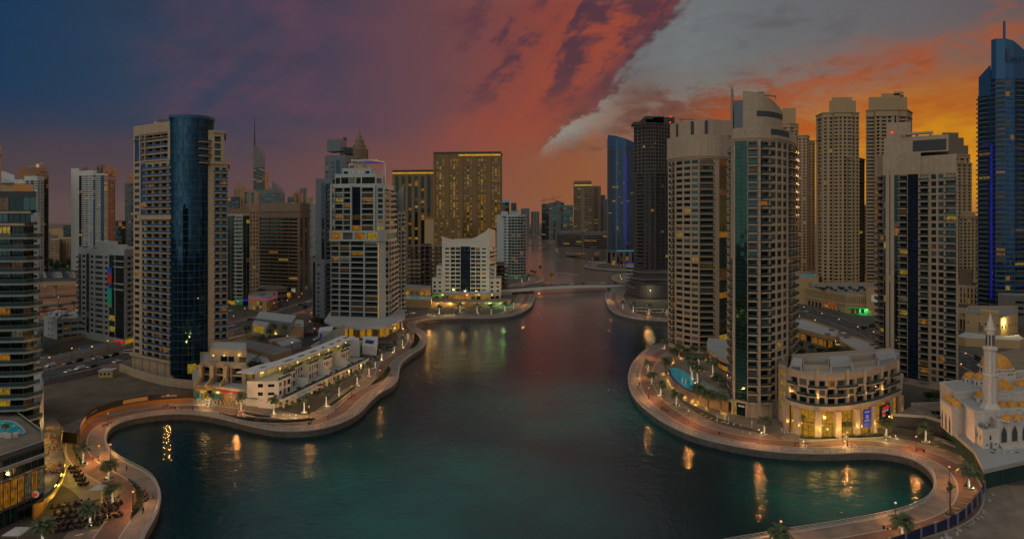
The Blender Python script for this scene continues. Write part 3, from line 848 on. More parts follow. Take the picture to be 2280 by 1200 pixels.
 for k in range(37): band(d,seg,0.05,0,2 + k * 3.275 - 0.1,2 + k * 3.275 + 0.1)
 for i in range(0,27,2): d.tube((*seg[i],2),(*seg[i],zc),0.09,n=4,caps=False)
 T.part('mullion_grid',d)
 d = MB('blue_metal','roof_pale')
 full = arc(c,r,0,360,40); band(d,full,0.5,0.5,zc,zc + 1.3); d.cap(full[:-1],zc - 0.9,'roof_pale'); d.tube((c[0],c[1],zc - 1),(c[0],c[1],zc + 2.4),.25,.1)
 T.part('drum_roof',d)
 for k in range(4):
  bm_ = MB('beige_stone','rail_glass'); s2 = arc(c,r + 0.02,312,372,9); za = 101.8 + k * 3.3
  band(bm_,s2,1.7,0,za,za + 0.45,'beige_stone'); band(bm_,s2,1.66,-1.6,za + .45,za + 1.4,'rail_glass')
  T.part('curved_balcony',bm_)
 T.part('wall',w)
 f = MB('beige_stone','glass_dark')
 for i,x in enumerate((300,318,336,354,372,386)):
  p = at(0.02 + i * 0.19); f.obox(p,0,1.3,1.3,0.0,8.2,'beige_stone')
 p0,p1 = at(0),at(1); f.strip([offs([p0,p1],1.9)[0],offs([p0,p1],1.9)[1]],[p0,p1],7.6,8.6,'beige_stone')
 T.part('base_colonnade',f)
 l = MB('lit_yellow'); s3 = arc(c,r + 0.06,285,345,8)
 for i in range(8):
  if i % 4 != 3: l.quad((*s3[i],3),(*s3[i + 1],3),(*s3[i + 1],7.5),(*s3[i],7.5))
 T.part('lobby_window',l)
 pl = MB('beige_stone','far_grey'); pl.obox(P(372,318),.3,7,5,zt - 1,zt + 3.4,'far_grey'); pl.obox(P(360,322),.3,5,4,zt - 1,zt + 1.6,'far_grey'); T.part('plant_room',pl)
 clutter(T,poly,zt - 1.0,5,seed=4)
 T.finish()
beige_tower()
# far left: dark green glazed tower with stepped terraces
def green_tower():
 T = tower('apartment_tower','dark tower with wide green glass balconies at the very left edge',(-160,200),0.10,21,keep=60)
 y0 = 187.0
 xl,x1,x2 = P(-190,y0)[0],P(40,y0)[0],P(57,y0)[0]
 w = MB('dark_panel','roof_gravel','glass_green')
 n = 19; sh = 3.4; zt = 73.0
 front = [(xl,y0 + 2),(x1,y0 + 2),(P(47,y0)[0],y0 + 5)]
 block(T,w,front,[dict(bays='G' * 8,sty={'G': dict(w=.94,mull=2,tr=0,d=.3)},litb=.06),dict(bays='G',sty={'G': dict(w=.9,mull=1,tr=0,d=.3)})],[P(46,y0 + 26),(xl,y0 + 26)],zt - n * sh,n,sh,0.6,par=.8)
 for k in range(n):
  b = MB('green_grey_panel','rail_glass','grey_metal')
  z = zt - (k + 1) * sh + (0 if k else 0)
  e = 0.0 if k % 2 else 0.8
  pl = [(xl,y0 - .6),(x1 - 4 + e,y0 - 1.0),(x2 + e * .6,y0 - .2),(x2 + 1.0 + e,y0 + 4.5)]
  band(b,pl,0.0,3.0,z - .35,z + .25,'green_grey_panel')
  band(b,pl,-.06,.12,z + .25,z + 1.35,'rail_glass'); band(b,pl,-.03,.14,z + 1.35,z + 1.42,'grey_metal')
  T.part('balcony',b)
 u = MB('dark_panel','pink_stone','roof_gravel')
 block(T,u,[(xl,y0 + 4),(P(46,y0)[0],y0 + 4)],dict(bays='G' * 9,sty={'G': dict(w=.96,mull=1,tr=0)}),[P(45,y0 + 24),(xl,y0 + 24)],zt + .6,1,3.4,.4,par=.7)
 band(u,[(xl,y0 + 3.6),(P(48,y0)[0],y0 + 3.6)],.4,0,zt + 4.0,zt + 4.6,'pink_stone'); band(u,[(xl,y0 + 1),(P(49,y0)[0],y0 + 1)],.4,0,zt + .3,zt + 1.0,'pink_stone')
 block(T,u,[(xl,y0 + 8),(P(36,y0)[0],y0 + 8)],dict(bays='G' * 7,sty={'G': dict(w=.97,mull=1,tr=0,h=4.6)}),[P(35,y0 + 22),(xl,y0 + 22)],zt + 4.4,1,5.4,.5,par=.6)
 T.part('terrace_storey',u)
 hut = MB('lit_yellow','white_panel'); hut.box(P(5,198)[0],P(31,198)[0],198,206,zt + 10.3,zt + 13.6,'sand_render'); hut.prism([P(3,197),P(32,197),P(32,207),P(3,207)],zt + 13.6,lambda p: zt + 14 + (P(32,197)[0] - p[0]) * .35,'white_panel'); T.part('roof_lounge',hut)
 T.part('wall',w)
 T.finish()
green_tower()
def grey_block():
 T = tower('apartment_block','pale grey tiled block with small square windows, half behind the dark green balconies',P(60,360),.03,22,cat='building',keep=60)
 w = MB('pale_panel','roof_gravel')
 a,b,c = P(20,352),P(72,352),P(86,353)
 block(T,w,[a,b,c],[dict(bays='WRRwR',sty={'R': dict(w=.7,h=1.9,sill=.6)}),dict(bays='w',sty={'w': dict(w=.6,h=1.6)})],[P(88,380),P(20,380)],12,19,3.3,1.6,par=1.6)
 for x0,x1 in ((44,52),(57,70)): pass
 T.part('wall',w)
 b2 = MB('green_grey_panel','roof_gravel')
 block(T,b2,[P(48,352),P(83,345),P(97,351)],[dict(bays='RRR'),dict(bays='W')],[P(97,362),P(48,362)],0,4,3.2,.4,par=.9)
 T.part('low_wing',b2)
 T.finish()
grey_block()
# twin far towers beyond the highway
def far_left():
 T = tower('apartment_tower','sunlit pair of joined towers far left with orange upper glass and a flat roof deck',P(70,930),.05,31,keep=0)
 y = 905; w = MB('white_render','rust_render','far_dark','roof_gravel')
 st = {'H': dict(w=.9,sill=.9,h=1.5,d=.5,mull=0)}
 block(T,w,[P(31,y),P(40,y),P(54,y - 8)],[dict(bays='WW',sty={'W': dict(w=.5)}),dict(bays='HH',sty=st)],[P(54,y + 30),P(31,y + 30)],0,40,3.2,4)
 block(T,w,[P(54,y - 8),P(68,y - 14),P(83,y - 13),P(98,y - 4)],[dict(bays='HGH',sty={**st,'G': dict(glass='glass_blue')}),dict(bays='GH',sty={**st,'G': dict(glass='glass_navy')}),dict(bays='HH',sty=st)],[P(98,y + 30),P(54,y + 30)],0,41,3.2,5)
 T.part('wall',w)
 w = MB('rust_render','roof_gravel')
 block(T,w,[P(39,y + 24),P(90,y + 30),P(108,y + 12)],[dict(bays='S'),dict(bays='HHH',sty=st)],[P(108,y + 45),P(39,y + 45)],0,46,3.2,4)
 T.part('rear_tower',w)
 d = MB('grey_metal','rust_render'); zt = 151.5
 d.obox(P(66,y + 12),0.05,34,4,zt + 5.5,zt + 6.3); d.obox(P(76,y + 14),0,10,6,zt,zt + 6); d.tube((*P(76,y + 14),zt + 6),(*P(76,y + 14),zt + 16),1.6,.3); d.obox(P(70,y - 4),0,18,8,131,140,'rust_render')
 T.part('roof_deck',d); T.finish()
 T = tower('apartment_tower','white and orange tower with a crown of curved fins, left of the beige tower',P(205,960),.05,32,keep=0)
 y = 940; w = MB('white_render','rust_render','far_dark','roof_gravel')
 block(T,w,[P(158,y),P(176,y - 3)],['S'],[P(176,y + 35),P(158,y + 35)],0,47,3.2,1,par=.6)
 block(T,w,bez(P(176,y - 3),P(200,y - 22),P(216,y - 14),4),[dict(bays='GH',sty={**st,'G': dict(glass='glass_navy')}),dict(bays='H',sty=st),dict(bays='H',sty=st),dict(bays='GH',sty={**st,'G': dict(glass='glass_blue')})],[P(216,y + 30),P(176,y + 30)],0,44,3.2,6)
 block(T,w,[P(216,y - 14),P(232,y - 12),P(240,y - 6)],[dict(bays='HG',sty={**st,'G': dict(glass='glass_navy')}),dict(bays='H',sty=st)],[P(240,y + 30),P(216,y + 30)],0,44,3.2,2)
 T.part('wall',w)
 w = MB('rust_render','roof_gravel')
 block(T,w,[P(238,y - 4),P(257,y + 8)],dict(bays='WWWW',sty={'W': dict(w=.6,mull=0)}),[P(257,y + 34),P(238,y + 34)],0,42,3.2,2)
 T.part('side_wing',w)
 cr = MB('far_grey','rust_render')
 for x,h,m_ in ((184,12,'far_grey'),(190,7,'far_grey'),(213,13,'rust_render'),(222,16,'far_grey'),(233,15,'rust_render'),(246,9,'rust_render'),(252,6,'rust_render')):
  p = P(x,y + 6)
  cr.prism([(p[0] - 3,p[1]),(p[0] + 2,p[1]),(p[0] + 2,p[1] + 9),(p[0] - 3,p[1] + 9)],140,lambda q,p=p,h=h: 143 + h * (.35 if q[0] < p[0] else 1.0),m_)
 T.part('roof_crown',cr); T.finish()
 for (x0,x1,yt,d,m_,bays,lab,sp) in (
  (278,299,410,1120,'far_grey','HHG','slim blue-grey tower with a pink roof fin, just left of the beige tower',1),
  (256,279,494,1010,'far_dark','GGG','short dark glass block in front of the slim blue-grey tower',0),
  (112,132,534,1180,'sand_render','HH','low sandy office block between the two far left towers',0),
  (130,160,531,1200,'jbr_render','WWWWW','low sandy ribbed block just left of the crowned white tower',0),
  (141,160,503,1500,'far_dark','HH','dark unfinished block behind the low sandy ribbed block',0)):
  T = tower('office_block',lab,P((x0 + x1) / 2,d),.06,int(x0),cat='building',keep=0)
  w = MB(m_,'roof_gravel','rust_render'); zt = Z(yt,d); n = max(2,int(zt / 3.6))
  block(T,w,[P(x0,d),P(x1,d - 6)],dict(bays=bays,sty={'W': dict(mull=0)}),[P(x1 + 2,d + 30),P(x0,d + 34)],0,n,zt / n,.5)
  if sp: p = P(289,d + 8); w.prism([(p[0] - 5,p[1]),(p[0] + 6,p[1]),(p[0] + 6,p[1] + 8),(p[0] - 5,p[1] + 8)],zt,lambda q: zt + (12 if q[0] > p[0] else 19),'rust_render')
  T.part('wall',w); T.finish()
 T = tower('apartment_tower','edge of a brown tower cut off by the upper left corner',P(-10,640),.02,33,keep=0)
 w = MB('rust_render','roof_gravel'); block(T,w,[P(-40,640),P(4,636)],dict(bays='WWS'),[P(4,660),P(-40,660)],0,44,3.3,4); band(w,[P(-40,640),P(4,636)],2.2,0,141,142); T.part('wall',w); T.finish()
far_left()
# white low-rise with the bright banner, and the small house before it
def lowrise():
 T = tower('apartment_block','white panelled block with a bright vertical banner, left of the beige tower',P(230,385),.05,41,cat='building',keep=100)
 w = MB('pale_panel','beige_stone','roof_gravel','dark_panel')
 a,b,c,d = P(181,402),P(256,380),P(277,374),P(300,384)
 st = {'W': dict(w=.62,h=1.6),'R': dict(w=.8,h=1.7,sill=.75,d=.9)}
 block(T,w,[P(174,412),a,b,c,d],[dict(bays='B',sty={'B': dict(balc=1.2)}),dict(bays='WGWRWG',widths=[1,.7,1,1.9,1,1.2],sty={**st,'G': dict(glass='glass_green',w=.9)}),dict(bays='G',sty={'G': dict(glass='glass_dark',w=.94,mull=0)}),dict(bays='SRW',widths=[.5,1,.6],sty={'R': dict(w=.8,h=1.8,sill=.7,d=.9)})],[P(300,425),P(176,425)],4,15,3.32,2.2,par=1.3)
 w.prism([a,b,c,d,P(300,425),P(174,425)],0,4)
 T.part('wall',w)
 sl = MB('pale_panel')
 for z in (46.5,50,36.4,33): band(sl,[b,c,P(282,377)],.9,0,z,z + .7)
 T.part('corner_slab',sl)
 up = MB('pale_panel','roof_gravel','far_grey'); up.prism([P(212,398),P(256,386),P(262,400),P(216,412)],55,61.5); up.prism([P(256,384),P(282,378),P(284,398),P(258,402)],55,59.5); T.part('plant_room',up)
 bn = MB('sign_blue','sign_yellow','cyan_led','lit_green')
 pa,pb = Vector(a).lerp(Vector(b),.80),Vector(a).lerp(Vector(b),.93)
 q = offs([tuple(pa),tuple(pb)],.5)
 m,nt,bs = newmat('banner_print'); g = nt.nodes.new('ShaderNodeNewGeometry'); x,y,z = sep(nt,g.outputs['Position'])
 nz = noise(nt,g.outputs['Position'],.45,4,.6)
 col = ramp(nt,(z + nz * 6.0).rmap(24,51,0,1),[(0,rgb(170,150,20)),(.14,rgb(40,160,110)),(.42,rgb(30,170,150)),(.52,rgb(20,60,160)),(.62,rgb(190,70,20)),(.74,rgb(190,50,40)),(.86,rgb(20,80,190)),(1,rgb(10,120,170))])
 nt.links.new(col,bs.inputs['Emission Color']); bs.inputs['Emission Strength'].default_value = .08; nt.links.new(col,bs.inputs['Base Color'])
 bn = MB('banner_print'); bn.quad((*q[0],22),(*q[1],22),(*q[1],34),(*q[0],34)); bn.quad((*q[0],35),(*q[1],35),(*q[1],46),(*q[0],46)); T.part('banner',bn)
 sh = MB('sign_yellow','sign_red'); e = offs([c,d],.5); sh.quad((*e[0],1.0),(*e[1],1.0),(*e[1],3.6),(*e[0],3.6),'shop_lit'); f = offs([b,c],.5); sh.quad((*f[0],1.4),(*f[1],1.4),(*f[1],3.0),(*f[0],3.0),'sign_red'); T.part('shop_sign',sh)
 clutter(T,[a,b,c,P(300,420),P(180,420)],56,8,seed=8)
 T.finish()
 T = tower('low_house','small pale green three storey house with a flat roof, before the white panelled block',P(140,402),.03,42,cat='house',keep=60)
 w = MB('pale_panel','roof_pale','dark_panel')
 a,b,c = P(98,408),P(127,394),P(202,405)
 block(T,w,[a,b],[dict(bays='SwwS',sty={'w': dict(w=.3,h=1.2)})],[P(150,430),P(112,430)],0,3,3.9,.6,roof='roof_pale',par=1.0)
 block(T,w,[b,P(140,396),P(190,402),c],[dict(bays='G',sty={'G': dict(w=.8,h=2.2)}),dict(bays='RRR',sty={'R': dict(w=.88,h=1.6,sill=1.1)}),dict(bays='W')],[P(205,430),P(150,430)],0,3,3.9,.4,roof='roof_pale',par=.8)
 T.part('wall',w); clutter(T,[a,b,c,P(200,428),P(112,428)],12.3,12,'white_metal',seed=5); T.finish()
lowrise()
# left bank: white tower and its neighbours
def white_tower():
 T = tower('apartment_tower','white panelled tower with a blue-lit roof canopy and yellow rooms, by the left promenade',P(800,435),.30,51,keep=100)
 w = MB('white_panel','roof_pale','pale_panel')
 y = 428
 a,b,c,d,e = P(736,432),P(842,424),P(858,427),P(866,432),P(884,462)
 st = {'R': dict(w=.92,h=3.05,sill=.25,d=1.9),'W': dict(w=.5,h=2.2),'G': dict(w=.9,d=.2,mull=2,glass='glass_navy'),'B': dict(balc=1.5,w=.8,rk='wall')}
 z = 9.0
 block(T,w,[a,b,c,d,e],[dict(bays='RRRR',widths=[.8,1,1.3,1.3],sty=st),dict(bays='S'),dict(bays='W',sty={'W': dict(w=.8,h=2.8,sill=.3)}),dict(bays='BBB',sty=st,rail='pale_panel')],[P(884,480),P(748,480)],z,14,3.72,0,par=0)
 z += 14 * 3.72
 block(T,w,[P(734,431),P(842,423),c,d,e],[dict(bays='RRRR',sty={'R': dict(w=.82,h=4.6,sill=.7,d=1.2,glass='curtain',rail=None)},litb=.5),'S',dict(bays='W',sty={'W': dict(w=.8,h=4.4,sill=.7,glass='curtain')}),dict(bays='HH',sty={'H': dict(h=4,glass='curtain')})],[P(884,480),P(744,480)],z,1,6.2,.4,par=0)
 band(w,[P(734,431),P(842,423),c,d],.5,0,z - .5,z + .3)
 z += 6.6
 block(T,w,[P(736,433),P(838,426),P(856,428),P(880,462)],[dict(bays='WRRGR',widths=[.35,.8,.8,.85,1.4],sty={**st,'W': dict(w=.7,h=2.4,sill=.5)}),dict(bays='W',sty={'W': dict(w=.6,h=2.6,sill=.4)}),dict(bays='BB',sty=st,rail='pale_panel')],[P(880,480),P(748,480)],z,8,3.72,1.4,par=.9)
 z += 8 * 3.72 + 1.4
 for x0,x1 in ((736,739),(783,786),(836,840)):
  p0,p1 = P(x0,431.5),P(x1,431.2); w.box(p0[0],p1[0],430.4 - (x0 - 736) * .06,433,z - 31,z)
 block(T,w,[P(746,438),P(836,432),P(852,434)],[dict(bays='WGGWG',widths=[.7,1,.8,.7,1.7],sty={'G': dict(glass='glass_teal',w=.92,h=5.4,sill=.3,d=.4),'W': dict(w=.8,h=5,sill=.5)}),dict(bays='W',sty={'W': dict(h=4,glass='lit_dim')})],[P(852,474),P(746,474)],z,1,6.6,.5,par=1.0)
 z += 7.1
 block(T,w,[P(762,442),P(826,438),P(834,440)],[dict(bays='WSSW',sty={'W': dict(w=.6,h=2.8,sill=.3)}),'S'],[P(834,466),P(762,466)],z,1,4.2,.3,par=.8)
 block(T,w,[P(776,446),P(822,443)],[dict(bays='WWW',sty={'W': dict(w=.75,h=2.9,sill=.2)},litb=.4)],[P(822,462),P(776,462)],z + 4.5,1,4.0,.2,par=.3)
 T.part('wall',w)
 l = MB('white_lamp')
 for x in (786,800,807): p = P(x,439); l.obox((p[0],p[1]),0,1.2,.2,z + 1.9,z + 2.7,'sign_white')
 T.part('terrace_lamp',l)
 cn = MB('white_metal','blue_led','grey_metal'); zc = z + 10.2
 p = [P(782,440),P(826,436),P(856,452),P(816,462)]
 for i in range(4): cn.strip([p[i],p[(i + 1) % 4]],[inset(p,1.0)[i],inset(p,1.0)[(i + 1) % 4]],zc,zc + .9)
 for t in [k / 9 for k in range(1,9)]:
  u = Vector(p[0]).lerp(Vector(p[1]),t); v = Vector(p[3]).lerp(Vector(p[2]),t); cn.strip([tuple(u),tuple(v)],[tuple(u + Vector((.4,0))),tuple(v + Vector((.4,0)))],zc + .1,zc + .5)
 cn.strip([P(812,446),P(853,452)],[P(812,447),P(853,453)],zc - .5,zc - .1,'blue_led'); cn.strip([P(800,444),P(826,438)],[P(800,445),P(826,439)],zc - .4,zc - .1,'blue_led')
 q = P(856,452); cn.box(q[0] - .7,q[0] + .7,q[1] - .7,q[1] + .7,z - 9,zc); q = P(784,446); cn.box(q[0] - .3,q[0] + .3,q[1] - .3,q[1] + .3,z + 8,zc)
 T.part('roof_canopy',cn)
 r = MB('red_beacon')
 for x in (784,826,838): q = P(x,444); r.lathe((q[0],q[1],zc + 1.2),[(0,-.5),(.5,0),(0,.5)],8)
 T.part('red_beacon',r)
 g = MB('gold_light'); q = P(842.5,422.6); g.box(q[0] - .15,q[0] + .15,q[1] - .3,q[1],9,60); T.part('light_strip',g)
 pd = MB('white_render','roof_pale')
 ring = [P(722,415),P(742,398),P(800,386),P(862,392),P(902,428),P(898,470),P(740,470)]
 pd.prism(ring,7.4,9.0,None,'roof_pale')
 T.part('podium_eave',pd)
 lb = MB('shop_lit','white_render'); in2 = [P(752,408),P(800,398),P(858,404),P(890,434),P(890,468),P(752,468)]
 lb.prism(in2,0.0,7.39,'white_render'); f = offs(in2[:4],.15)
 for i in range(3):
  for k in range(4):
   u,v = Vector(f[i]).lerp(Vector(f[i + 1]),(k + .15) / 4),Vector(f[i]).lerp(Vector(f[i + 1]),(k + .85) / 4)
   lb.quad((*u,.5),(*v,.5),(*v,6.6),(*u,6.6),'shop_lit' if (i + k) % 3 else 'lit_dim')
 T.part('lobby',lb)
 T.finish()
 T = tower('apartment_tower','stepped slate grey tower with a box on its roof, directly behind the white panelled tower',P(745,480),.05,52,keep=96)
 w = MB('grey_panel','roof_gravel','dark_panel')
 st = {'R': dict(w=.8,h=1.6,sill=.9,d=.9),'w': dict(w=.4,h=1.2)}
 block(T,w,[P(696,462),P(722,454),P(742,456)],[dict(bays='GwS',widths=[.6,1,.6],sty={**st,'G': dict(w=.7,glass='glass_dark')}),dict(bays='B',sty={'B': dict(balc=1.4,rk='wall',w=.6)},rail='dark_panel',slab='dark_panel')],[P(742,500),P(696,500)],4,12,3.35,1.2,par=1.2)
 block(T,w,[P(703,466),P(741,462)],[dict(bays='SGB',widths=[.7,.5,1],sty={'G': dict(w=.8,glass='glass_navy',mull=0),'B': dict(balc=1.3,rk='wall')},rail='dark_panel',slab='dark_panel')],[P(741,500),P(703,500)],45.4,17,3.35,2.2,par=1)
 block(T,w,[P(723,470),P(768,464),P(792,475)],[dict(bays='wRGw',widths=[.8,1,.8,.7],sty={**st,'R': dict(w=.6,h=1.1,sill=1.1,d=.3),'G': dict(w=.8,glass='glass_navy',mull=0)}),dict(bays='ww',sty=st)],[P(792,505),P(723,505)],45.4,22,3.35,3.0,par=1)
 T.part('wall',w)
 bx = MB('dark_panel','rust_render','grey_metal'); bx.prism([P(728,474),P(758,470),P(772,478),P(742,486)],126.5,135.5,'grey_panel'); bx.tube((*P(768,478),135),(*P(768,478),137.5),1.4,1.4); bx.prism([P(760,474),P(786,478),P(786,490),P(760,490)],125,130,'dark_panel'); T.part('plant_room',bx)
 clutter(T,[P(755,470),P(790,476),P(788,495),P(757,492)],124,6,seed=12); T.finish()
 T = tower('apartment_tower','slim white block with a slanting roof blade, right of the white panelled tower',P(885,480),.05,53,keep=60)
 w = MB('pale_panel','roof_gravel','white_render')
 block(T,w,[P(866,470),P(886,462),P(902,470)],[dict(bays='SHS',widths=[.4,1,.6],sty={'H': dict(h=1.4,sill=1.1,d=.6)}),dict(bays='WB',sty={'B': dict(balc=1.2,rk='wall')},rail='pale_panel')],[P(902,500),P(866,500)],4,23,3.3,1.0,par=.8)
 w.prism([P(868,471),P(899,464),P(899,466),P(868,473)],81,lambda p: 88 + 12.5 * (p[0] - P(868,471)[0]) / 11.0,'pale_panel')
 T.part('wall',w); T.finish()
white_tower()
def mid_left():
 T = tower('apartment_tower','dark glass tower with a pale balcony spine and a green-lit shop below',P(540,556),.06,61,keep=80)
 w = MB('beige_stone','roof_gravel','grey_panel','glass_green')
 a,b,c,d = P(504,560),P(524,552),P(541,551),P(556,555)
 gs = {'G': dict(w=.96,glass='glass_green',mull=1,tr=.5)}
 block(T,w,[a,b,c,d],[dict(bays='GG',sty=gs),dict(bays='B',sty={'B': dict(balc=1.8,bw=1.1,glass='glass_green')},slab='pale_panel',rk='wall',rail='pale_panel'),dict(bays='GG',sty=gs)],[P(556,590),P(504,590)],4,22,3.4,1.0,par=.6)
 block(T,w,[P(556,554),P(576,562)],[dict(bays='WWW',sty={'W': dict(w=.5,h=2.0)},litb=.12)],[P(576,595),P(556,595)],0,24,3.45,1.2,par=1)
 T.part('wall',w)
 t = MB('lit_dim','beige_stone'); t.strip([P(504,559),P(556,554)],[P(504,562),P(556,557)],81,85.5,'lit_dim'); T.part('glass_crown',t)
 s = MB('shop_lit','green_neon','sign_blue'); f = offs([a,b,c,d],.4)
 s.quad((*f[0],.6),(*f[1],.6),(*f[1],3.8),(*f[0],3.8),'shop_lit'); s.quad((*f[1],.6),(*f[2],.6),(*f[2],3.4),(*f[1],3.4),'lit_green'); s.quad((*f[1],3.6),(*f[2],3.6),(*f[2],5.6),(*f[1],5.6),'green_neon'); s.quad((*f[2],3.6),(*f[3],3.6),(*f[3],5.8),(*f[2],5.8),'sign_blue'); T.part('shopfront',s)
 T.finish()
 T = tower('office_block','broad brown office tower with long ribbon windows, right of the dark glass tower',P(635,620),.06,62,cat='tower',keep=100)
 w = MB('brown_stone','roof_gravel','dark_panel')
 a,b,c = P(578,622),P(668,604),P(690,640)
 st = {'H': dict(w=.97,h=1.75,sill=1.2,d=.9,mull=5,glass='glass_dark'),'G': dict(w=.9,glass='glass_navy',mull=0)}
 block(T,w,[a,b,c],[dict(bays='HHHHS',widths=[1,1,1.1,1,.25],sty=st),dict(bays='GSGS',sty=st)],[P(690,670),P(584,670)],6,20,3.55,13.5,par=1.2)
 for k in range(20): band(w,[Vector(a).lerp(Vector(b),.05),Vector(a).lerp(Vector(b),.74)],.8,0,6 + k * 3.55 - .35,6 + k * 3.55 + .55)
 band(w,[a,b,c],.8,0,77.5,78.3); band(w,[a,b,c],1.0,0,83,84)
 w.prism([a,b,c,P(690,670),P(584,670)],0,5.99)
 T.part('wall',w)
 pd = MB('brown_stone','roof_gravel'); block(T,pd,[P(560,590),P(598,566),P(640,588)],[dict(bays='SS'),dict(bays='HHH',sty=st)],[P(640,612),P(560,620)],0,2,5.2,.5,par=1); T.part('podium',pd)
 s = MB('shop_lit','sign_white'); f = offs([a,b],.5); u,v = Vector(f[0]).lerp(Vector(f[1]),.55),Vector(f[0]).lerp(Vector(f[1]),.78); s.quad((*u,.3),(*v,.3),(*v,5),(*u,5),'shop_lit'); u,v = Vector(f[0]).lerp(Vector(f[1]),.8),Vector(f[0]).lerp(Vector(f[1]),.9); s.quad((*u,6),(*v,6),(*v,9),(*u,9),'sign_white'); T.part('entrance_light',s)
 clutter(T,[a,b,c,P(690,670),P(584,670)],90.5,5,seed=14); T.finish()
 T = tower('retail_building','low corner shop building edged with a pink neon line',P(590,535),.1,63,cat='shop',keep=60)
 w = MB('sand_render','roof_pale'); a,b,c = P(553,530),P(594,512),P(618,540)
 block(T,w,[a,b,c],[dict(bays='SWWWS',sty={'W': dict(w=.8,h=3.2,sill=.2)},litb=.9),dict(bays='wwwww',sty={'w': dict(h=3,sill=.7)})],[P(618,565),P(556,562)],0,2,4.6,1.2,par=.8)
 T.part('wall',w); s = MB('pink_neon'); e = offs([a,b,c],.3); s.strip(e[:2],offs([a,b,c],.1)[:2],9.4,10.1); s.strip(e[1:],offs([a,b,c],.1)[1:],9.4,10.1); T.part('neon_line',s); clutter(T,[a,b,c,P(610,560),P(560,558)],10.5,5,seed=15); T.finish()
 T = tower('skyscraper','tall far blue-grey tower with a slanted top and one long needle',P(581,2200),.25,64,keep=0)
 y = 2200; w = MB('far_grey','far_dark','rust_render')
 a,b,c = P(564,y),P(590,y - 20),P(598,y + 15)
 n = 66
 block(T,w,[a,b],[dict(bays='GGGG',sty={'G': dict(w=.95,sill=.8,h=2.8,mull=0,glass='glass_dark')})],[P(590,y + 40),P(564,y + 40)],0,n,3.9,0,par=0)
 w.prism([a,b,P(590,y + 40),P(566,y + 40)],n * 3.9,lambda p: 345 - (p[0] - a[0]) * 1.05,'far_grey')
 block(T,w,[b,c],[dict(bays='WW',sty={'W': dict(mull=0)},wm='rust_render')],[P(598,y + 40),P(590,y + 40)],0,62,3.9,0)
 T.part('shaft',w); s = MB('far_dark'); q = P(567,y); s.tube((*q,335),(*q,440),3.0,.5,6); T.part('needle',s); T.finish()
 T = tower('skyscraper','brown tower with a tiered round crown and spire peeping over the white panelled tower',P(801,1500),.03,65,keep=0)
 y = 1500; c = P(801,y); w = MB('brown_stone','far_dark','gold_stone'); k = y / F
 w.box(c[0] - 17,c[0] + 17,c[1] - 17,c[1] + 17,0,Z(352,y))
 w.lathe((c[0],c[1],0),[(19 * k / 1.07,Z(355,y)),(19 * k / 1.07,Z(333,y)),(15 * k,Z(331,y)),(15 * k,Z(324,y)),(11 * k,Z(322,y)),(10 * k,Z(312,y)),(6 * k,Z(309,y)),(4 * k,Z(303,y)),(1.3 * k,Z(297,y)),(.3 * k,Z(285,y)),(0,Z(285,y))],20)
 for j in range(20): t = 2 * PI * j / 20; w.tube((c[0] + 19.3 * math.cos(t),c[1] + 19.3 * math.sin(t),Z(354,y)),(c[0] + 19.3 * math.cos(t),c[1] + 19.3 * math.sin(t),Z(333,y)),1.0,n=5,m='gold_stone')
 T.part('crown',w); T.finish()
 spec = [  # x0, x1, top, depth, wall, bays, top piece, label
  (506,532,440,1500,'far_dark','GGG',0,'dark teal block in the gap right of the beige tower'),
  (520,550,420,1750,'rust_render','WWWW',9,'sunlit brown block with a stepped top, left below the needle tower'),
  (536,574,428,1500,'rust_render','SGWGS',4,'orange-brown tower with dark glass strips, left of the needle tower base'),
  (548,576,455,1300,'rust_render','WWW',0,'lower orange-brown slab in front of the orange-brown tower with glass strips'),
  (572,606,424,1650,'grey_panel','HH',0,'slate block in front of the needle tower base'),
  (596,618,420,1900,'rust_render','WWW',0,'sunlit orange block just right of the needle tower'),
  (606,632,430,1500,'far_grey','HHH',-18,'blue-grey block with a roof that slopes down to the right'),
  (640,656,440,1450,'far_grey','GG',0,'small blue-grey block left of the orange gable block'),
  (652,672,432,1550,'rust_render','SWS',6,'orange gable block above the right end of the brown office tower'),
  (668,682,420,2000,'far_grey','WW',0,'thin grey tower behind the right end of the brown office tower'),
  (682,694,440,1400,'sand_render','WW',0,'thin sandy tower in the gap left of the slate grey tower'),
  (690,704,455,1300,'pale_panel','HW',0,'pale block touching the left side of the slate grey tower')]
 for x0,x1,yt,d,m_,bays,tp,lab in spec:
  T = tower('distant_tower',lab,P((x0 + x1) / 2,d),.08,x0,keep=0)
  w = MB(m_,'roof_gravel'); zt = Z(yt,d); n = int(zt / 3.7); a,b = P(x0,d),P(x1,d - 10)
  block(T,w,[a,b],dict(bays=bays,sty={'W': dict(mull=0),'H': dict(mull=0),'G': dict(mull=0,w=.9)}),[P(x1 + 2,d + 26),P(x0,d + 30)],0,n,zt / n,0 if tp < 0 else .6,par=.8 if tp >= 0 else 0)
  if tp > 0:
   q = inset([a,b,P(x1,d + 20),P(x0,d + 24)],4); w.prism(q,zt,zt + tp); q = inset(q,4); w.prism(q,zt + tp,zt + tp * 1.8)
  if tp < 0: w.prism([a,b,P(x1,d + 20),P(x0,d + 24)],zt,lambda p,a=a,b=b: zt + 26 - 26 * (p[0] - a[0]) / (b[0] - a[0]))
  T.part('wall',w); T.finish()
mid_left()
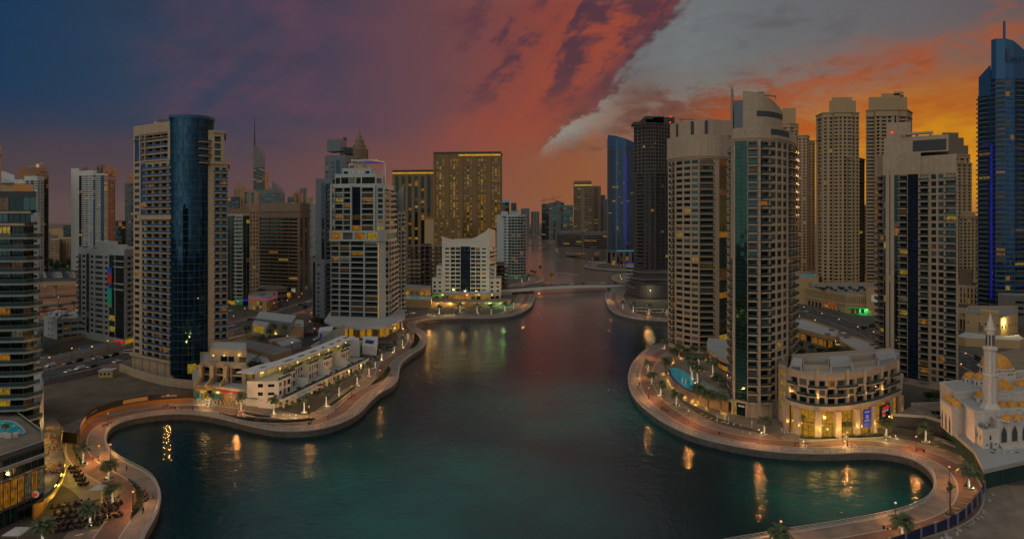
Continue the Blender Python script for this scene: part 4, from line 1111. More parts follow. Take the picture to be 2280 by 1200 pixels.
# left bank by the bridge
def bridge_left():
 for lab,x0,x1,x2,yt,d,seed,nb in (
  ('golden ribbed hotel tower, the lower and darker one at the left of the pair',874,966,0,380,930,71,13),
  ('golden ribbed hotel slab full of lit windows, the taller of the pair',965,1115,0,340,880,72,24)):
  T = tower('hotel_tower',lab,P((x0 + x1) / 2,d),.45 if x0 < 900 else 1.15,seed,keep=100,glass=('glass_dark','glass_dark'))
  zt = Z(yt,d); w = MB('gold_stone','roof_gravel','dark_panel'); n = int((zt - 9) / 3.55)
  a,b = P(x0,d),P(x1,d - 8)
  pat = ('SWGWS' * 6)[:nb] if x0 > 900 else ('SGSG' * 5)[:nb]
  ws = [{'S': .55,'W': 1.0,'G': .6}[q] for q in pat]
  block(T,w,[a,b],dict(bays=pat,widths=ws,sty={'W': dict(w=.55,h=1.5,mull=0),'G': dict(w=.9,mull=0,d=.4,glass='glass_dark')},litb=0 if x0 > 900 else -.2),[P(x1 + 3,d + 30),P(x0 + 3,d + 32)],0,n,(zt - 9) / n,9,par=.8)
  L = Vector(a).lerp(Vector(b),.0)
  u = 0; tot = sum(ws)
  for i,q in enumerate(pat):
   if q == 'S':
    s,e = Vector(a).lerp(Vector(b),u / tot),Vector(a).lerp(Vector(b),(u + ws[i]) / tot); band(w,[tuple(s),tuple(e)],.9,0,0,zt - 3)
   u += ws[i]
  band(w,[a,b,P(x1 + 3,d + 30)],1.2,0,zt - 1.2,zt + .2,'dark_panel')
  T.part('wall',w)
  s = MB('gold_light'); s.strip(*[offs([Vector(a).lerp(Vector(b),.38 if x0 > 900 else 0),b],q) for q in (1.3,1.0)],zt - 5.2,zt - 3.0); T.part('crown_light',s); T.finish()
 T = tower('hotel_wing','lower golden wing of the hotel with a blank sand-coloured flank',P(985,850),.95,73,cat='hotel',keep=80,glass=('glass_dark','glass_dark'))
 w = MB('gold_stone','roof_gravel','jbr_render'); a,b,c = P(946,850),P(966,835),P(1030,842)
 zt = Z(485,845); block(T,w,[a,b,c],['S',dict(bays='WSWSWSWSWS',widths=[1,.5] * 5,sty={'W': dict(w=.6,h=1.6,mull=0)})],[P(1030,862),P(948,872)],0,21,zt / 21 - .1,2.1)
 w.quad((*offs([a,b],.1)[0],0),(*offs([a,b],.1)[1],0),(*offs([a,b],.1)[1],zt - 2),(*offs([a,b],.1)[0],zt - 2),'sand_render'); T.part('wall',w)
 lw = MB('gold_stone','roof_gravel','sand_render'); block(T,lw,[P(1030,838),P(1112,830)],dict(bays='SWSWSWSWSWS',widths=[.5,1] * 5 + [.5],sty={'W': dict(w=.6,h=1.6,mull=0)}),[P(1112,860),P(1030,860)],0,14,3.55,1,par=.8); T.part('long_wing',lw)
 gr = MB('sand_render','roof_gravel'); block(T,gr,[P(895,838),P(946,832)],dict(bays='SSS'),[P(946,880),P(895,880)],0,4,5,1); T.part('hall',gr)
 T.finish()
 T = tower('apartment_block','white block with two swooping sail gables and a dark glass strip, left of the bridge',P(1037,590),.14,74,cat='building',keep=100)
 y = 588; w = MB('white_render','roof_gravel','pale_panel')
 a,b,c = P(984,y + 1),P(1089,y - 3),P(1103,y + 16)
 st = {'R': dict(w=.88,h=2.6,sill=.4,d=1.0),'W': dict(w=.62,h=1.5,sill=1.0,mull=1),'G': dict(w=.98,mull=2,tr=.6,glass='glass_navy')}
 z0 = 8.0; sh = 3.85
 block(T,w,[a,b,c],[dict(bays='SWRRGRRWS',widths=[.25,.8,.62,.62,1.25,.62,.62,.8,.25],sty=st),dict(bays='B',sty={'B': dict(balc=1.2,rk='wall')},rail='white_render')],[P(1103,y + 40),P(984,y + 40)],z0,11,sh,5.5,par=0)
 zt = z0 + 11 * sh + 5.5
 def sail(p0,p1,h0,h1,n=8):
  q = [Vector(p0).lerp(Vector(p1),i / n) for i in range(n + 1)]
  hs = [h0 + (h1 - h0) * (i / n) ** (2.0 if h1 > h0 else .5) for i in range(n + 1)]
  w.strip([tuple(v) for v in q],[(v.x,v.y + 1.0) for v in q],zt - .1,[zt + h for h in hs])
 sail(a,P(1014,y),4.5,.6); sail(P(1014,y),P(1032,y - 1),.6,.7); sail(P(1032,y - 1),b,.7,11.5); w.strip([b,c],[P(1086,y - 1),P(1100,y + 16)],zt - .1,[zt + 11.5,zt + 9])
 w.prism([a,b,c,P(1103,y + 40),P(984,y + 40)],0,7.99)
 band(w,[P(1012,y + 3),P(1070,y + 1)],1,0,zt,zt + 1.6)
 T.part('wall',w)
 for nm,f,n_,ba in (('left',[P(962,592),P(985,589)],3,'WW'),('',[P(972,594),P(985,591)],6,'W'),('',[P(1089,586),P(1115,590)],3,'WW'),('',[P(1089,588),P(1103,592)],6,'W')):
  lw = MB('white_render','roof_gravel'); block(T,lw,f,dict(bays=ba,sty={'W': dict(w=.5,h=1.7)}),[(f[1][0],f[1][1] + 26),(f[0][0],f[0][1] + 26)],z0 - 1,n_,sh,1.0,par=1); lw.prism([f[0],f[1],(f[1][0],f[1][1] + 26),(f[0][0],f[0][1] + 26)],0,z0 - 1.01); T.part('stepped_wing',lw)
 T.finish()
 for lab,x0,x1,d,yt,n,seed in (('unfinished concrete frame of bare floors left of the sail gabled block',901,990,650,548,11,75),('small unfinished concrete frame with rusty bars right of the sail gabled block',1093,1131,640,590,7,76)):
  T = tower('concrete_frame',lab,P((x0 + x1) / 2,d),0,seed,cat='construction')
  zt = Z(yt,d); sh = zt / n; a,b = P(x0,d),P(x1,d - 3); dep = 26
  for k in range(n + 1):
   s = MB('concrete'); z = k * sh; s.prism([a,b,(b[0],b[1] + dep),(a[0],a[1] + dep)],z - .25,z + .12)
   T.part('floor_slab',s)
  nc = max(3,int((x1 - x0) / 11)); cl = MB('concrete')
  for i in range(nc + 1):
   for j in range(3):
    p = Vector(a).lerp(Vector(b),(i + .04) / (nc + .08)); cl.box(p.x - .35,p.x + .35,p.y + .6 + j * 9,p.y + 1.2 + j * 9,0,zt)
  T.part('column_grid',cl)
  cr = MB('dark_concrete'); q = Vector(a).lerp(Vector(b),.5); cr.box(q.x - 5,q.x + 5,q.y + 10,q.y + 20,0,zt + 2); T.part('lift_core',cr)
  rb = MB('rust_render'); 
  for i in range(14): p = Vector(a).lerp(Vector(b),(i + .5) / 14); rb.tube((p.x,p.y + 1,zt),(p.x,p.y + 1,zt + 1.0 + (i * 7 % 5) * .4 + (3 if x0 > 1000 else 0)),.12,n=4)
  T.part('starter_bars',rb)
  l = MB('gold_light')
  for i in range(9 if x0 < 1000 else 3): p = Vector(a).lerp(Vector(b),T.r.random()); zz = int(T.r.random() * n) * sh + sh * .7; l.box(p.x - .25,p.x + .25,p.y + 3,p.y + 3.3,zz,zz + .8)
  T.part('site_lamp',l)
 T = tower('apartment_tower','white round-fronted tower beside the channel, left of the bridge',P(1140,812),.08,77,keep=96)
 w = MB('white_panel','roof_pale'); y = 806
 a,b = P(1106,y + 14),P(1131,y)
 cur = [b] + bez(b,P(1154,y - 14),P(1171,y + 4),6)[1:]
 n = 20; sh = 3.75; z0 = 5
 block(T,w,[a] + cur,[dict(bays='SW',sty={'W': dict(w=.5)})] + [dict(bays='R',sty={'R': dict(w=.92,h=2.6,sill=.3,d=1.0)})] * 6,[P(1171,y + 34),P(1108,y + 34)],z0,n,sh,1,par=1)
 for k in range(n): band(w,cur,.9,0,z0 + k * sh - .3,z0 + k * sh + .5)
 w.prism([a] + cur + [P(1171,y + 34),P(1108,y + 34)],0,z0 - .01)
 w.prism([P(1116,y + 4),P(1131,y + 1),P(1131,y + 30),P(1116,y + 30)],80,86); w.prism([P(1136,y + 10),P(1158,y + 8),P(1158,y + 26),P(1136,y + 26)],81,88)
 T.part('wall',w)
 l = MB('lit_green'); f = offs(cur,.2); [l.quad((*f[i],.5),(*f[i + 1],.5),(*f[i + 1],4),(*f[i],4)) for i in range(6) if i != 2]; T.part('lobby_window',l)
 up = MB('pale_panel','dark_panel'); up.prism([P(1138,y + 6),P(1150,y + 6),P(1150,y + 18),P(1138,y + 18)],88,97,'dark_panel'); T.part('plant_room',up); clutter(T,[P(1134,y + 4),P(1165,y + 4),P(1165,y + 24),P(1134,y + 24)],81.5,6,seed=16); T.finish()
bridge_left()
# the far end of the channel
def far_centre():
 spec = [
  (1114,1134,448,1500,'far_grey','HG',0,.12,'teal-topped tower just right of the golden hotel'),
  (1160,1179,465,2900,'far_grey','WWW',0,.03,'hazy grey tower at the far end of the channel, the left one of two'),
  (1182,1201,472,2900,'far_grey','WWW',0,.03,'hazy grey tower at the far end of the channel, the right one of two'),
  (1206,1224,455,2350,'far_dark','GG',5,.05,'unfinished dark tower with a crane at the left of the far cluster'),
  (1222,1256,452,2300,'far_grey','HGHG',0,.05,'grey tower with an arched top in the middle of the far cluster'),
  (1254,1276,458,2250,'grey_panel','GGG',0,.04,'bluish glass tower at the right of the far cluster'),
  (1277,1318,408,1500,'brown_stone','HHSHH',0,.14,'dark brown ribbed tower with a lit crown above the dock building'),
  (1316,1338,416,1560,'brown_stone','SHS',0,.1,'slim brown tower tucked behind the ribbed tower with lit crown'),
  (1334,1348,436,1700,'far_dark','WW',0,.06,'low dark tower between the slim brown tower and the blue tower'),
  (1344,1360,445,1650,'far_grey','WW',0,.04,'grey stepped tower touching the left side of the blue tower')]
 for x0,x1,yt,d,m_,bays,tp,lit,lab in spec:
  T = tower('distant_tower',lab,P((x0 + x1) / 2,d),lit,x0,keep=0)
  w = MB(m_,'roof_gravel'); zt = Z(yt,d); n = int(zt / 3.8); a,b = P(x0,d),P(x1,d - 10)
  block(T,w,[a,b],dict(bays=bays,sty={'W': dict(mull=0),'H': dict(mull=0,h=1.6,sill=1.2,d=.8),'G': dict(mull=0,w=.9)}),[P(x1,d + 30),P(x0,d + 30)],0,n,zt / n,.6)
  if x0 == 1222: w.lathe((0,0,0),[(0,0),(0,0)],3); c = P(1246,d); w.strip([(c[0] - 16 + i * 3.2,c[1] - 3) for i in range(11)],[(c[0] - 16 + i * 3.2,c[1] + 8) for i in range(11)],zt,[zt + 9 * math.sin(PI * min(1,.5 + i / 20)) for i in range(11)])
  if x0 == 1277:
   w.prism([P(1277,d - 2),P(1316,d - 12),P(1316,d + 20),P(1277,d + 20)],zt,zt + 5); l = MB('gold_light'); l.strip([P(1279,d - 4),P(1318,d - 13)],[P(1279,d - 3),P(1318,d - 12)],zt - 7,zt - 4); T.part('crown_light',l)
  if x0 == 1114: l = MB('cyan_led'); l.strip([P(1114,d - 1),P(1134,d - 11)],[P(1114,d),P(1134,d - 10)],zt - 2.5,zt); T.part('crown_light',l)
  T.part('wall',w); T.finish()
 for x,yb,d,h,lab in ((1211,455,2340,14,'small tower crane on the unfinished dark far tower'),(1233,452,2290,14,'small tower crane on the arched grey far tower')):
  t = thing('tower_crane',lab,'crane',(*P(x,d),0)); z = Z(yb,d)
  t.location.z = z
  m_ = MB('tower_crane'); m_.box(-1,1,-1,1,0,16); m_.tube((-11,0,13),(28,0,19),1.0,.5,4); m_.tube((0,0,16),(0,0,26),.9,.3,4); m_.box(-12,-8,-1,1,10,13); m_.tube((0,0,26),(22,0,18.5),.3,.3,4); m_.tube((0,0,26),(-10,0,13.5),.3,.3,4)
  o = m_.build('mast_and_jib',t,(0,0,0))
 T = tower('dock_building','long low dark dock building with floor bands, standing on piers over the quay',P(1295,1310),.16,81,cat='building',keep=80)
 y = 1300; w = MB('concrete','roof_gravel','dark_panel')
 for f,z0,n in (([P(1240,y),P(1296,y - 30),P(1310,y - 16)],20,6),([P(1300,y - 60),P(1356,y - 86),P(1366,y - 60)],19,6)):
  st = {'H': dict(w=.98,h=2.2,sill=1.2,d=1.4,mull=8,glass='glass_dark')}
  block(T,w,f,[dict(bays='HHHH',sty=st),dict(bays='H',sty=st)],[(f[2][0],f[2][1] + 60),(f[0][0],f[0][1] + 60)],z0,n,4.4,1.0,par=1)
  for k in range(n): band(w,f,1.6,0,z0 + k * 4.4 - .3,z0 + k * 4.4 + 1.0)
  w.prism([f[0],f[1],f[2],(f[2][0],f[2][1] + 60),(f[0][0],f[0][1] + 60)],z0 - 4,z0 - .32); w.prism(offs(f,-12) + [(f[2][0],f[2][1] + 50),(f[0][0],f[0][1] + 50)],z0 + n * 4.4 + 1,z0 + n * 4.4 + 6)
 T.part('wall',w)
 for x,d in ((1253,1290),(1314,1222),(1346,1200)): q = P(x,d); pr = MB('concrete'); pr.box(q[0] - 7,q[0] + 7,q[1] - 5,q[1] + 20,-3,16); T.part('pier',pr)
 T.finish()
 r = random.Random(5)
 for i in range(46):
  x0 = r.choice([r.uniform(100,300),r.uniform(590,720),r.uniform(1120,1280),r.uniform(1180,1260)]); d = r.uniform(2600,5200); wd = r.uniform(6,16); zt = r.uniform(10,34) * (1 if r.random() < .85 else 2)
  w = MB(r.choice(['far_grey','jbr_render','sand_render','far_dark']),'lit_dim','roof_gravel'); a,b = P(x0,d),P(x0 + wd,d)
  w.prism([a,b,(b[0],b[1] + 40),(a[0],a[1] + 40)],0,zt,None,'roof_gravel')
  for k in range(1,max(2,int(zt / 4))):
   u = r.uniform(.05,.8); w.quad((a[0] + (b[0] - a[0]) * u,d - .3,k * 4),(a[0] + (b[0] - a[0]) * (u + .12),d - .3,k * 4),(a[0] + (b[0] - a[0]) * (u + .12),d - .3,k * 4 + 1.6),(a[0] + (b[0] - a[0]) * u,d - .3,k * 4 + 1.6),'lit_dim')
  if i == 0: keep = []
  keep.append(w)
 al = MB('far_grey')
 for w in keep: al.add(w)
 tag(al.build('far_city'),'far low city blocks with scattered lights along the horizon','city',None,'stuff')
far_centre()
# right bank: the two curved beige towers
def tower_left_of_pair():
 T = tower('apartment_tower','curved beige tower with a blank drum top, further left one of the front pair',P(1555,366),.07,91,keep=100)
 w = MB('pink_stone','roof_gravel','dark_panel','far_dark')
 a,e,s,g = P(1487,374),P(1591,354),P(1601,355),P(1630,366)
 cur = bez(a,P(1540,350),e,6)
 cur2 = [cur[0],cur[1],cur[2],cur[3],cur[4],cur[6]]
 st = {'W': dict(w=.78,h=1.9,sill=.7,d=.3,mull=2,tr=.3),'B': dict(w=.8,balc=1.3),'w': dict(w=.55,h=1.8,sill=.7),'G': dict(w=.96,glass='glass_green',mull=2,tr=.5)}
 z0,n,sh = 3.0,31,3.44
 block(T,w,cur2 + [s,g],[dict(bays='wB',sty=st)] + [dict(bays='W',sty=st)] * 3 + [dict(bays='B',sty={'B': dict(w=.86,balc=1.4)}),'S',dict(bays='G',sty=st)],[P(1632,396),P(1500,400)],z0,n,sh,0,par=0,slab='pink_stone')
 zt = z0 + n * sh
 for k in range(n + 1): band(w,cur2[1:],.18,0,z0 + k * sh - .18,z0 + k * sh + .18)
 for q in (cur2[1],cur2[2],cur2[3],cur2[4]): w.tube((*q,z0),(*q,zt),.45,.45,6)
 allp = cur + [s,g]
 w.prism(allp + [P(1632,396),P(1500,400)],0,z0 - .01)
 cap = MB('pink_stone','roof_gravel','dark_panel')
 full = offs(cur,.6) + [offs([s,g],.6)[0],P(1640,366)]
 cap.prism(full + [P(1640,398),P(1496,402)],zt,zt + 13.5)
 band(cap,full,.5,0,zt + 1.2,zt + 2.0)
 up = offs(cur,-1.6) + [P(1640,362)]
 cap.prism(up + [P(1640,392),P(1500,396)],zt + 13.5,zt + 21.5)
 for t in (1,3,5): q = offs(cur,-1.5)[t]; cap.obox(q,0,1.5,1.0,zt + 13.6,zt + 21.4,'dark_panel')
 parapet(cap,up + [P(1640,392),P(1500,396)],zt + 21.5,.8,.4)
 T.part('drum_top',cap)
 T.part('wall',w)
 cr = MB('grey_metal','white_metal'); z = zt + 23; p0,p1 = P(1512,366),P(1580,364); cr.tube((*p0,z + 1.2),(*p1,z + .2),.45,.3,5); cr.tube((*P(1516,366),zt + 21),(*P(1516,366),z + 1.5),.3,.3,5); cr.tube((*P(1560,365),zt + 21),(*P(1560,365),z + 1),.4,.4,5); cr.box(p1[0] - 1,p1[0] + .6,p1[1] - .8,p1[1] + .8,z - .8,z + 1)
 T.part('window_cleaning_crane',cr)
 b = MB('red_beacon'); q = P(1492,372); b.lathe((q[0],q[1],zt + 23),[(0,-.5),(.5,0),(0,.5)],8); T.part('red_beacon',b)
 T.finish()
tower_left_of_pair()
def tower_right_of_pair():
 T = tower('apartment_tower','tallest curved beige tower, with a sloping blank crown and a thin fin',P(1695,246),.06,92,keep=100)
 w = MB('pink_stone','roof_gravel','dark_panel')
 l0,a,g,b1,p1,b2 = P(1619,262),P(1633,243),P(1664,239),P(1687,238),P(1692,238),P(1714,239)
 cur = bez(b2,P(1752,241),P(1771,262),5)
 st = {'G': dict(w=.97,glass='glass_green',mull=1,tr=.5),'B': dict(w=.86,balc=1.5),'W': dict(w=.74,h=2.05,sill=.6,d=.3,mull=2,tr=.32)}
 z0,n,sh = 6.0,31,3.2
 block(T,w,[l0,a,g,b1,p1] + cur,[dict(bays='SBS',widths=[.6,1,.3],sty={'B': dict(balc=1.0)}),dict(bays='SG',widths=[.12,1],sty=st),dict(bays='B',sty=st),'S',dict(bays='B',sty=st)] + [dict(bays='W',sty=st)] * 3 + [dict(bays='B',sty=st),dict(bays='B',sty=st)],[P(1772,285),P(1640,290)],z0,n,sh,0,par=0,slab='pink_stone')
 zt = z0 + n * sh
 for k in range(n + 1): band(w,cur,.16,0,z0 + k * sh - .2,z0 + k * sh + .2)
 for q in cur[1:5]: w.tube((*q,z0),(*q,zt),.38,.38,6)
 w.box(*sorted((p1[0] - .9,p1[0] + .1)),p1[1] - .5,p1[1],0,zt + 1)
 base = [l0,a,g,b1,p1] + cur
 w.prism(inset(base + [P(1772,285),P(1640,290)],.25),0,z0 - .01)
 for q in (a,g,b1,p1,cur[0],cur[1],cur[2],cur[3],cur[4]): w.obox(q,.2,1.1,1.1,0,z0)
 T.part('wall',w)
 f = MB('lit_yellow','glass_dark','sign_white'); o = offs([a,g,b1],.25); o = [tuple(q) for q in o]
 v = Vector(o[0]).lerp(Vector(o[1]),.25); f.quad((*Vector(o[0]).lerp(Vector(o[1]),.06),.4),(*v,.4),(*v,5.2),(*Vector(o[0]).lerp(Vector(o[1]),.06),5.2),'lit_yellow'); f.quad((*v,.3),(*o[1],.3),(*o[1],5),(*v,5),'glass_dark'); u = Vector(o[0]).lerp(Vector(o[1]),.35); q = Vector(o[0]).lerp(Vector(o[1]),.8); f.quad((u.x,u.y - .1,3.6),(q.x,q.y - .1,3.6),(q.x,q.y - .1,4.3),(u.x,u.y - .1,4.3),'sign_white')
 T.part('shopfront',f)
 c = MB('pink_stone','roof_gravel','dark_panel')
 ring = offs([b1,p1] + cur,.5); bk = [P(1772,285),P(1664,285)]
 full = [offs([a,g],.4)[0],offs([a,g],.4)[1]] + ring
 lo = zt + 5.0
 c.prism(full + [P(1772,286),P(1640,291)],zt,lo)
 band(c,full,.3,0,zt + .8,zt + 1.4)
 x0,x1 = P(1655,238)[0],P(1752,250)[0]
 q1 = bez(P(1654,241),P(1712,234),P(1742,248),7); q2 = [P(1742,275),P(1660,278)]
 c.prism(q1 + q2,lo,lambda p: 124.5 - 8.0 * max(0,min(1,(p[0] - x0) / (x1 - x0))) ** 1.4)
 band(c,q1[2:],.12,0,lo + 4.2,lo + 6.2,'dark_panel'); q3 = offs(cur,.53)
 band(c,q3[0:4],.1,0,zt + 2.2,zt + 4.4,'dark_panel')
 c.prism([P(1634,243),P(1654,241),P(1660,270),P(1642,272)],lo,121.0,'grey_panel')
 T.part('crown',c)
 fin = MB('pink_stone'); fin.prism([P(1627,246),P(1632,243.5),P(1634,262),P(1629,264)],60,126.5); fin.tube((*P(1629,247),126),(*P(1629,247),128.5),.15,.08); T.part('fin',fin)
 cr = MB('grey_metal','white_metal'); cr.tube((*P(1690,244),123.8),(*P(1728,240),122.2),.5,.35,5); cr.tube((*P(1702,245),118),(*P(1702,245),123.5),.5,.5,5); cr.obox(P(1693,244),0,2.6,1.2,123.4,124.6); cr.tube((*P(1726,240),122.2),(*P(1727,240),120.8),.2,.2); T.part('window_cleaning_crane',cr)
 T.finish()
tower_right_of_pair()
def corner_tower():
 T = tower('apartment_tower','blank capped beige tower with blue reflections in dark glass, behind the curved podium',P(2045,290),.08,93,keep=100)
 w = MB('pink_stone','roof_gravel','dark_panel')
 l0,a,b,c,d,e = P(1954,306),P(1968,293),P(2001,290),P(2021,287),P(2047,283),P(2131,272)
 st = {'G': dict(w=.98,glass='glass_dark',mull=1,tr=.55),'B': dict(w=.86,balc=1.5,glass='glass_dark'),'W': dict(w=.74,h=2.1,sill=.5,d=.3,mull=2,tr=.3),'N': dict(w=.98,sill=0,h=None,d=.12,glass='glass_navy',mull=1,tr=.5)}
 z0,n,sh = 3.0,30,3.09
 block(T,w,[l0,a,b,c,d,e],[dict(bays='B',sty=st),dict(bays='GSGSG',widths=[.35,.25,.2,.25,.8],sty=st),dict(bays='B',sty=st),dict(bays='N',sty=st,litb=-.05),dict(bays='BSWWB',widths=[1.1,.15,.8,.8,1.3],sty={**st,'B': dict(w=.84,balc=1.4)})],[P(2128,305),P(1956,318)],z0,n,sh,0,par=0,slab='pink_stone')
 zt = z0 + n * sh
 u = lambda t: tuple(Vector(a).lerp(Vector(b),t))
 for t in (.19,.22,.44,.47): pass
 for t in (.23,.55): q = Vector(a).lerp(Vector(b),t); w.obox((q.x,q.y - .2),math.atan2(b[1] - a[1],b[0] - a[0]),1.5,.9,z0,zt + 3)
 for t in (0,.27,.3,.49,.685,1): q = Vector(d).lerp(Vector(e),t); w.obox((q.x,q.y),math.atan2(e[1] - d[1],e[0] - d[0]),.7,.7,z0,zt)
 for k in range(n + 1): band(w,[d,e],.12,0,z0 + k * sh - .2,z0 + k * sh + .15)
 w.prism([l0,a,b,c,d,e,P(2128,305),P(1956,318)],0,z0 - .01)
 T.part('wall',w)
 cp = MB('pink_stone','roof_gravel','dark_panel','sand_render')
 o = offs([l0,a,b,c,d,e],.45)
 zc = zt + 12
 cp.prism([o[0],o[1],o[2],o[3],P(2050,282.5)] + [P(2050,318),P(1956,319)],zt,zt + 10)
 cp.prism([P(2050,283),P(2130,272.5),P(2126,306),P(2050,310)],zt - 2.9,zt + 8)
 cp.prism([P(1968,294),P(2018,290),P(2112,280),P(2112,304),P(1968,316)],zt + 10.0,zt + 17.5)
 cp.prism([P(1975,296),P(2028,293),P(2028,312),P(1975,314)],zt + 17.5,zt + 25)
 q = offs([P(2018,290),P(2112,280)],.1); q2 = offs([P(2018,290),P(2112,280)],-.1); v0,v1 = Vector(q[0]).lerp(Vector(q[1]),.16),Vector(q[0]).lerp(Vector(q[1]),.95)
 cp.strip([tuple(v0),tuple(v1)],[(v0.x,v0.y + .3),(v1.x,v1.y + .3)],zt + 10.6,zt + 15.6,'dark_panel')
 cp.strip([P(2010,292),P(2078,285)],[P(2010,294),P(2078,287)],zt + 18.6,zt + 19.6)
 for x in (2012,2040,2070): cp.box(P(x,290)[0] - .3,P(x,290)[0] + .3,289,290,zt + 17.4,zt + 18.7)
 T.part('blank_cap',cp)
 r = MB('red_beacon'); p = P(1986,293); r.lathe((p[0],p[1],zt + 20),[(0,-.6),(.6,0),(0,.6)],8); T.part('red_beacon',r)
 s = MB('blue_glow')  # glowing flecks stand in for blue reflections in the glass
 for k in range(4,27):
  zz = z0 + k * sh + T.r.uniform(.3,1.5)
  for j in range(T.r.randint(0,3)):
   t = T.r.uniform(.1,.85); q = Vector(offs([c,d],.14)[0]).lerp(Vector(offs([c,d],.14)[1]),t); s.box(q.x - .25,q.x + .25,q.y - .04,q.y + .0,zz + j * .5,zz + j * .5 + .2)
 T.part('blue_reflection',s,kind='stuff')
 T.finish()
corner_tower()
# right bank: sand-coloured residence towers behind
def residence(name,lab,segs,z0,nst,sh,shoulder,seed,lit=.02):
 T = tower('residence_tower',lab,segs[0][0][len(segs[0][0]) // 2],lit,seed,keep=70,glass=('glass_dark','glass_navy'))
 return T
def jbr():
 sW = {'w': dict(w=.5,h=2.2,sill=.8,mull=0,d=.7,frame='frame_dark'),'W': dict(w=.7,h=2.2,sill=.8,mull=1,d=.7),'R': dict(w=.82,h=1.9,sill=.8,d=1.0,mull=1),'n': dict(w=.3,h=3.3,sill=.2,d=.3,mull=0,tr=0)}
 def one(lab,parts,seed,crown=None,keep=80,base=True):
  T = tower('residence_tower',lab,parts[0][0][0],.025,seed,keep=keep,glass=('glass_dark','glass_navy'))
  w = MB('jbr_render','roof_gravel','brown_stone')
  for front,specs,dep,n,sh,top in parts:
   bk = [(q[0] * (q[1] + dep) / q[1],q[1] + dep) for q in (front[-1],front[0])]
   sp = [dict(bays=s,sty=sW) for s in specs]
   poly,zt = block(T,w,front,sp,bk,10,n,sh,top,par=1.0)
   band(w,front,.9,0,zt - .4,zt + .5); band(w,front,.6,0,zt - top - .3,zt - top + .3)
   if n > 30: band(w,front,.6,0,10 + (n - 6) * sh - .3,10 + (n - 6) * sh + .4)
   w.prism(poly,0,10)
   for i in range(len(front) - 1):
    a,b = Vector(front[i]),Vector(front[i + 1]); m_ = max(1,int((b - a).length / 5.5))
    for j in range(m_):
     q = a.lerp(b,(j + .5) / m_); t_ = (b - a).normalized(); nn = Vector((t_.y,-t_.x)) * .15
     w.quad(*[(q.x + nn.x + t_.x * dx_,q.y + nn.y + t_.y * dx_,z_) for dx_,z_ in ((-1.5,.5),(1.5,.5),(1.5,6),(-1.5,6))],'dark_panel')
  if crown:
   for poly,z0,z1,m_ in crown: w.prism(poly,z0,z1,m_); parapet(w,poly,z1,.8,.6,m_)
  T.part('wall',w)
  p = parts[0][0]; clutter(T,[p[0],p[-1],(p[-1][0],p[-1][1] + 18),(p[0][0],p[0][1] + 18)],10 + parts[0][3] * parts[0][4] + parts[0][5],4,'jbr_render',seed)
  T.finish(); return T
 d = 800
 one('sand-coloured stepped tower half hidden behind the tallest curved tower',[([P(1738,d + 6),P(1758,d),P(1778,d + 8)],['w','Rw'],30,49,3.75,4),([P(1776,d),P(1796,d - 6),P(1802,d + 6)],['ww','w'],30,45,3.75,3),([P(1790,d + 16),P(1815,d + 22)],['www'],24,44,3.75,3)],101,
  [([P(1742,d + 8),P(1772,d + 8),P(1772,d + 26),P(1742,d + 26)],190,218,'jbr_render')])
 d = 640
 one('broad sand-coloured tower, the left one of the two on the low arcade',[([P(1817,d + 16),P(1832,d - 3),P(1856,d - 4),P(1857,d - 7),P(1896,d - 8),P(1897,d - 5),P(1913,d - 4)],['w','ww','S','RwwR','S','ww'],36,47,3.6,4),([P(1884,d - 10),P(1910,d),P(1925,d + 20)],['ww','w'],30,35,3.6,2)],102,
  [([P(1846,d - 2),P(1906,d - 3),P(1906,d + 22),P(1846,d + 24)],180,195,'jbr_render'),([P(1852,d + 1),P(1898,d),P(1898,d + 18),P(1852,d + 20)],194,199,'jbr_render')])
 d = 640
 one('sand-coloured tower behind the blank capped one, highest of the sandy towers',[([P(1928,d - 1),P(1948,d - 2),P(1949,d - 5),P(2000,d - 7),P(2001,d - 4),P(2019,d - 5),P(2031,d + 14)],['R','S','wRwn','S','R','R'],36,47,3.62,6),],103,
  [([P(1934,d),P(2020,d - 2),P(2020,d + 22),P(1934,d + 24)],184,199,'jbr_render'),([P(1962,d + 6),P(2004,d + 6),P(2004,d + 20),P(1962,d + 20)],199,204,'jbr_render'),([P(1990,d + 6),P(2012,d + 6),P(2012,d + 16),P(1990,d + 16)],203,206,'jbr_render')])
 d = 700
 one('sand-coloured tower with a dark stepped brown top, left of the blue tower',[([P(2080,d + 2),P(2100,d),P(2101,d - 3),P(2124,d - 4),P(2160,d - 2)],['w','S','wR','wRn'],34,36,3.72,3),([P(2120,d - 12),P(2164,d - 2)],['wwww'],20,34,3.72,1)],104,
  [([P(2082,d + 8),P(2156,d + 8),P(2156,d + 34),P(2082,d + 34)],143,158,'brown_stone'),([P(2088,d + 10),P(2146,d + 10),P(2146,d + 30),P(2088,d + 30)],157,167,'brown_stone'),([P(2098,d + 12),P(2134,d + 12),P(2134,d + 26),P(2098,d + 26)],166,173,'brown_stone')])
 d = 690
 one('short sandy tower squeezed between the blank capped tower and the blue tower',[([P(2136,d),P(2162,d - 2),P(2178,d + 4)],['wWw','ww'],28,18,3.7,2)],105,[([P(2140,d + 4),P(2172,d + 4),P(2172,d + 18),P(2140,d + 18)],78,83,'jbr_render')],keep=40)
 one('narrow sandy sliver glowing in the gap between the two tall sandy towers',[([P(1914,760),P(1930,756)],['ww'],20,22,3.7,1)],106,None,keep=0)
 T = tower('arcade_building','long sandy arcade with slit openings and a planted roof, below the sandy towers',P(1870,545),.03,107,cat='building',keep=90)
 w = MB('sand_render','roof_gravel','rust_render')
 a,b,c = P(1790,560),P(1882,508),P(1960,498)
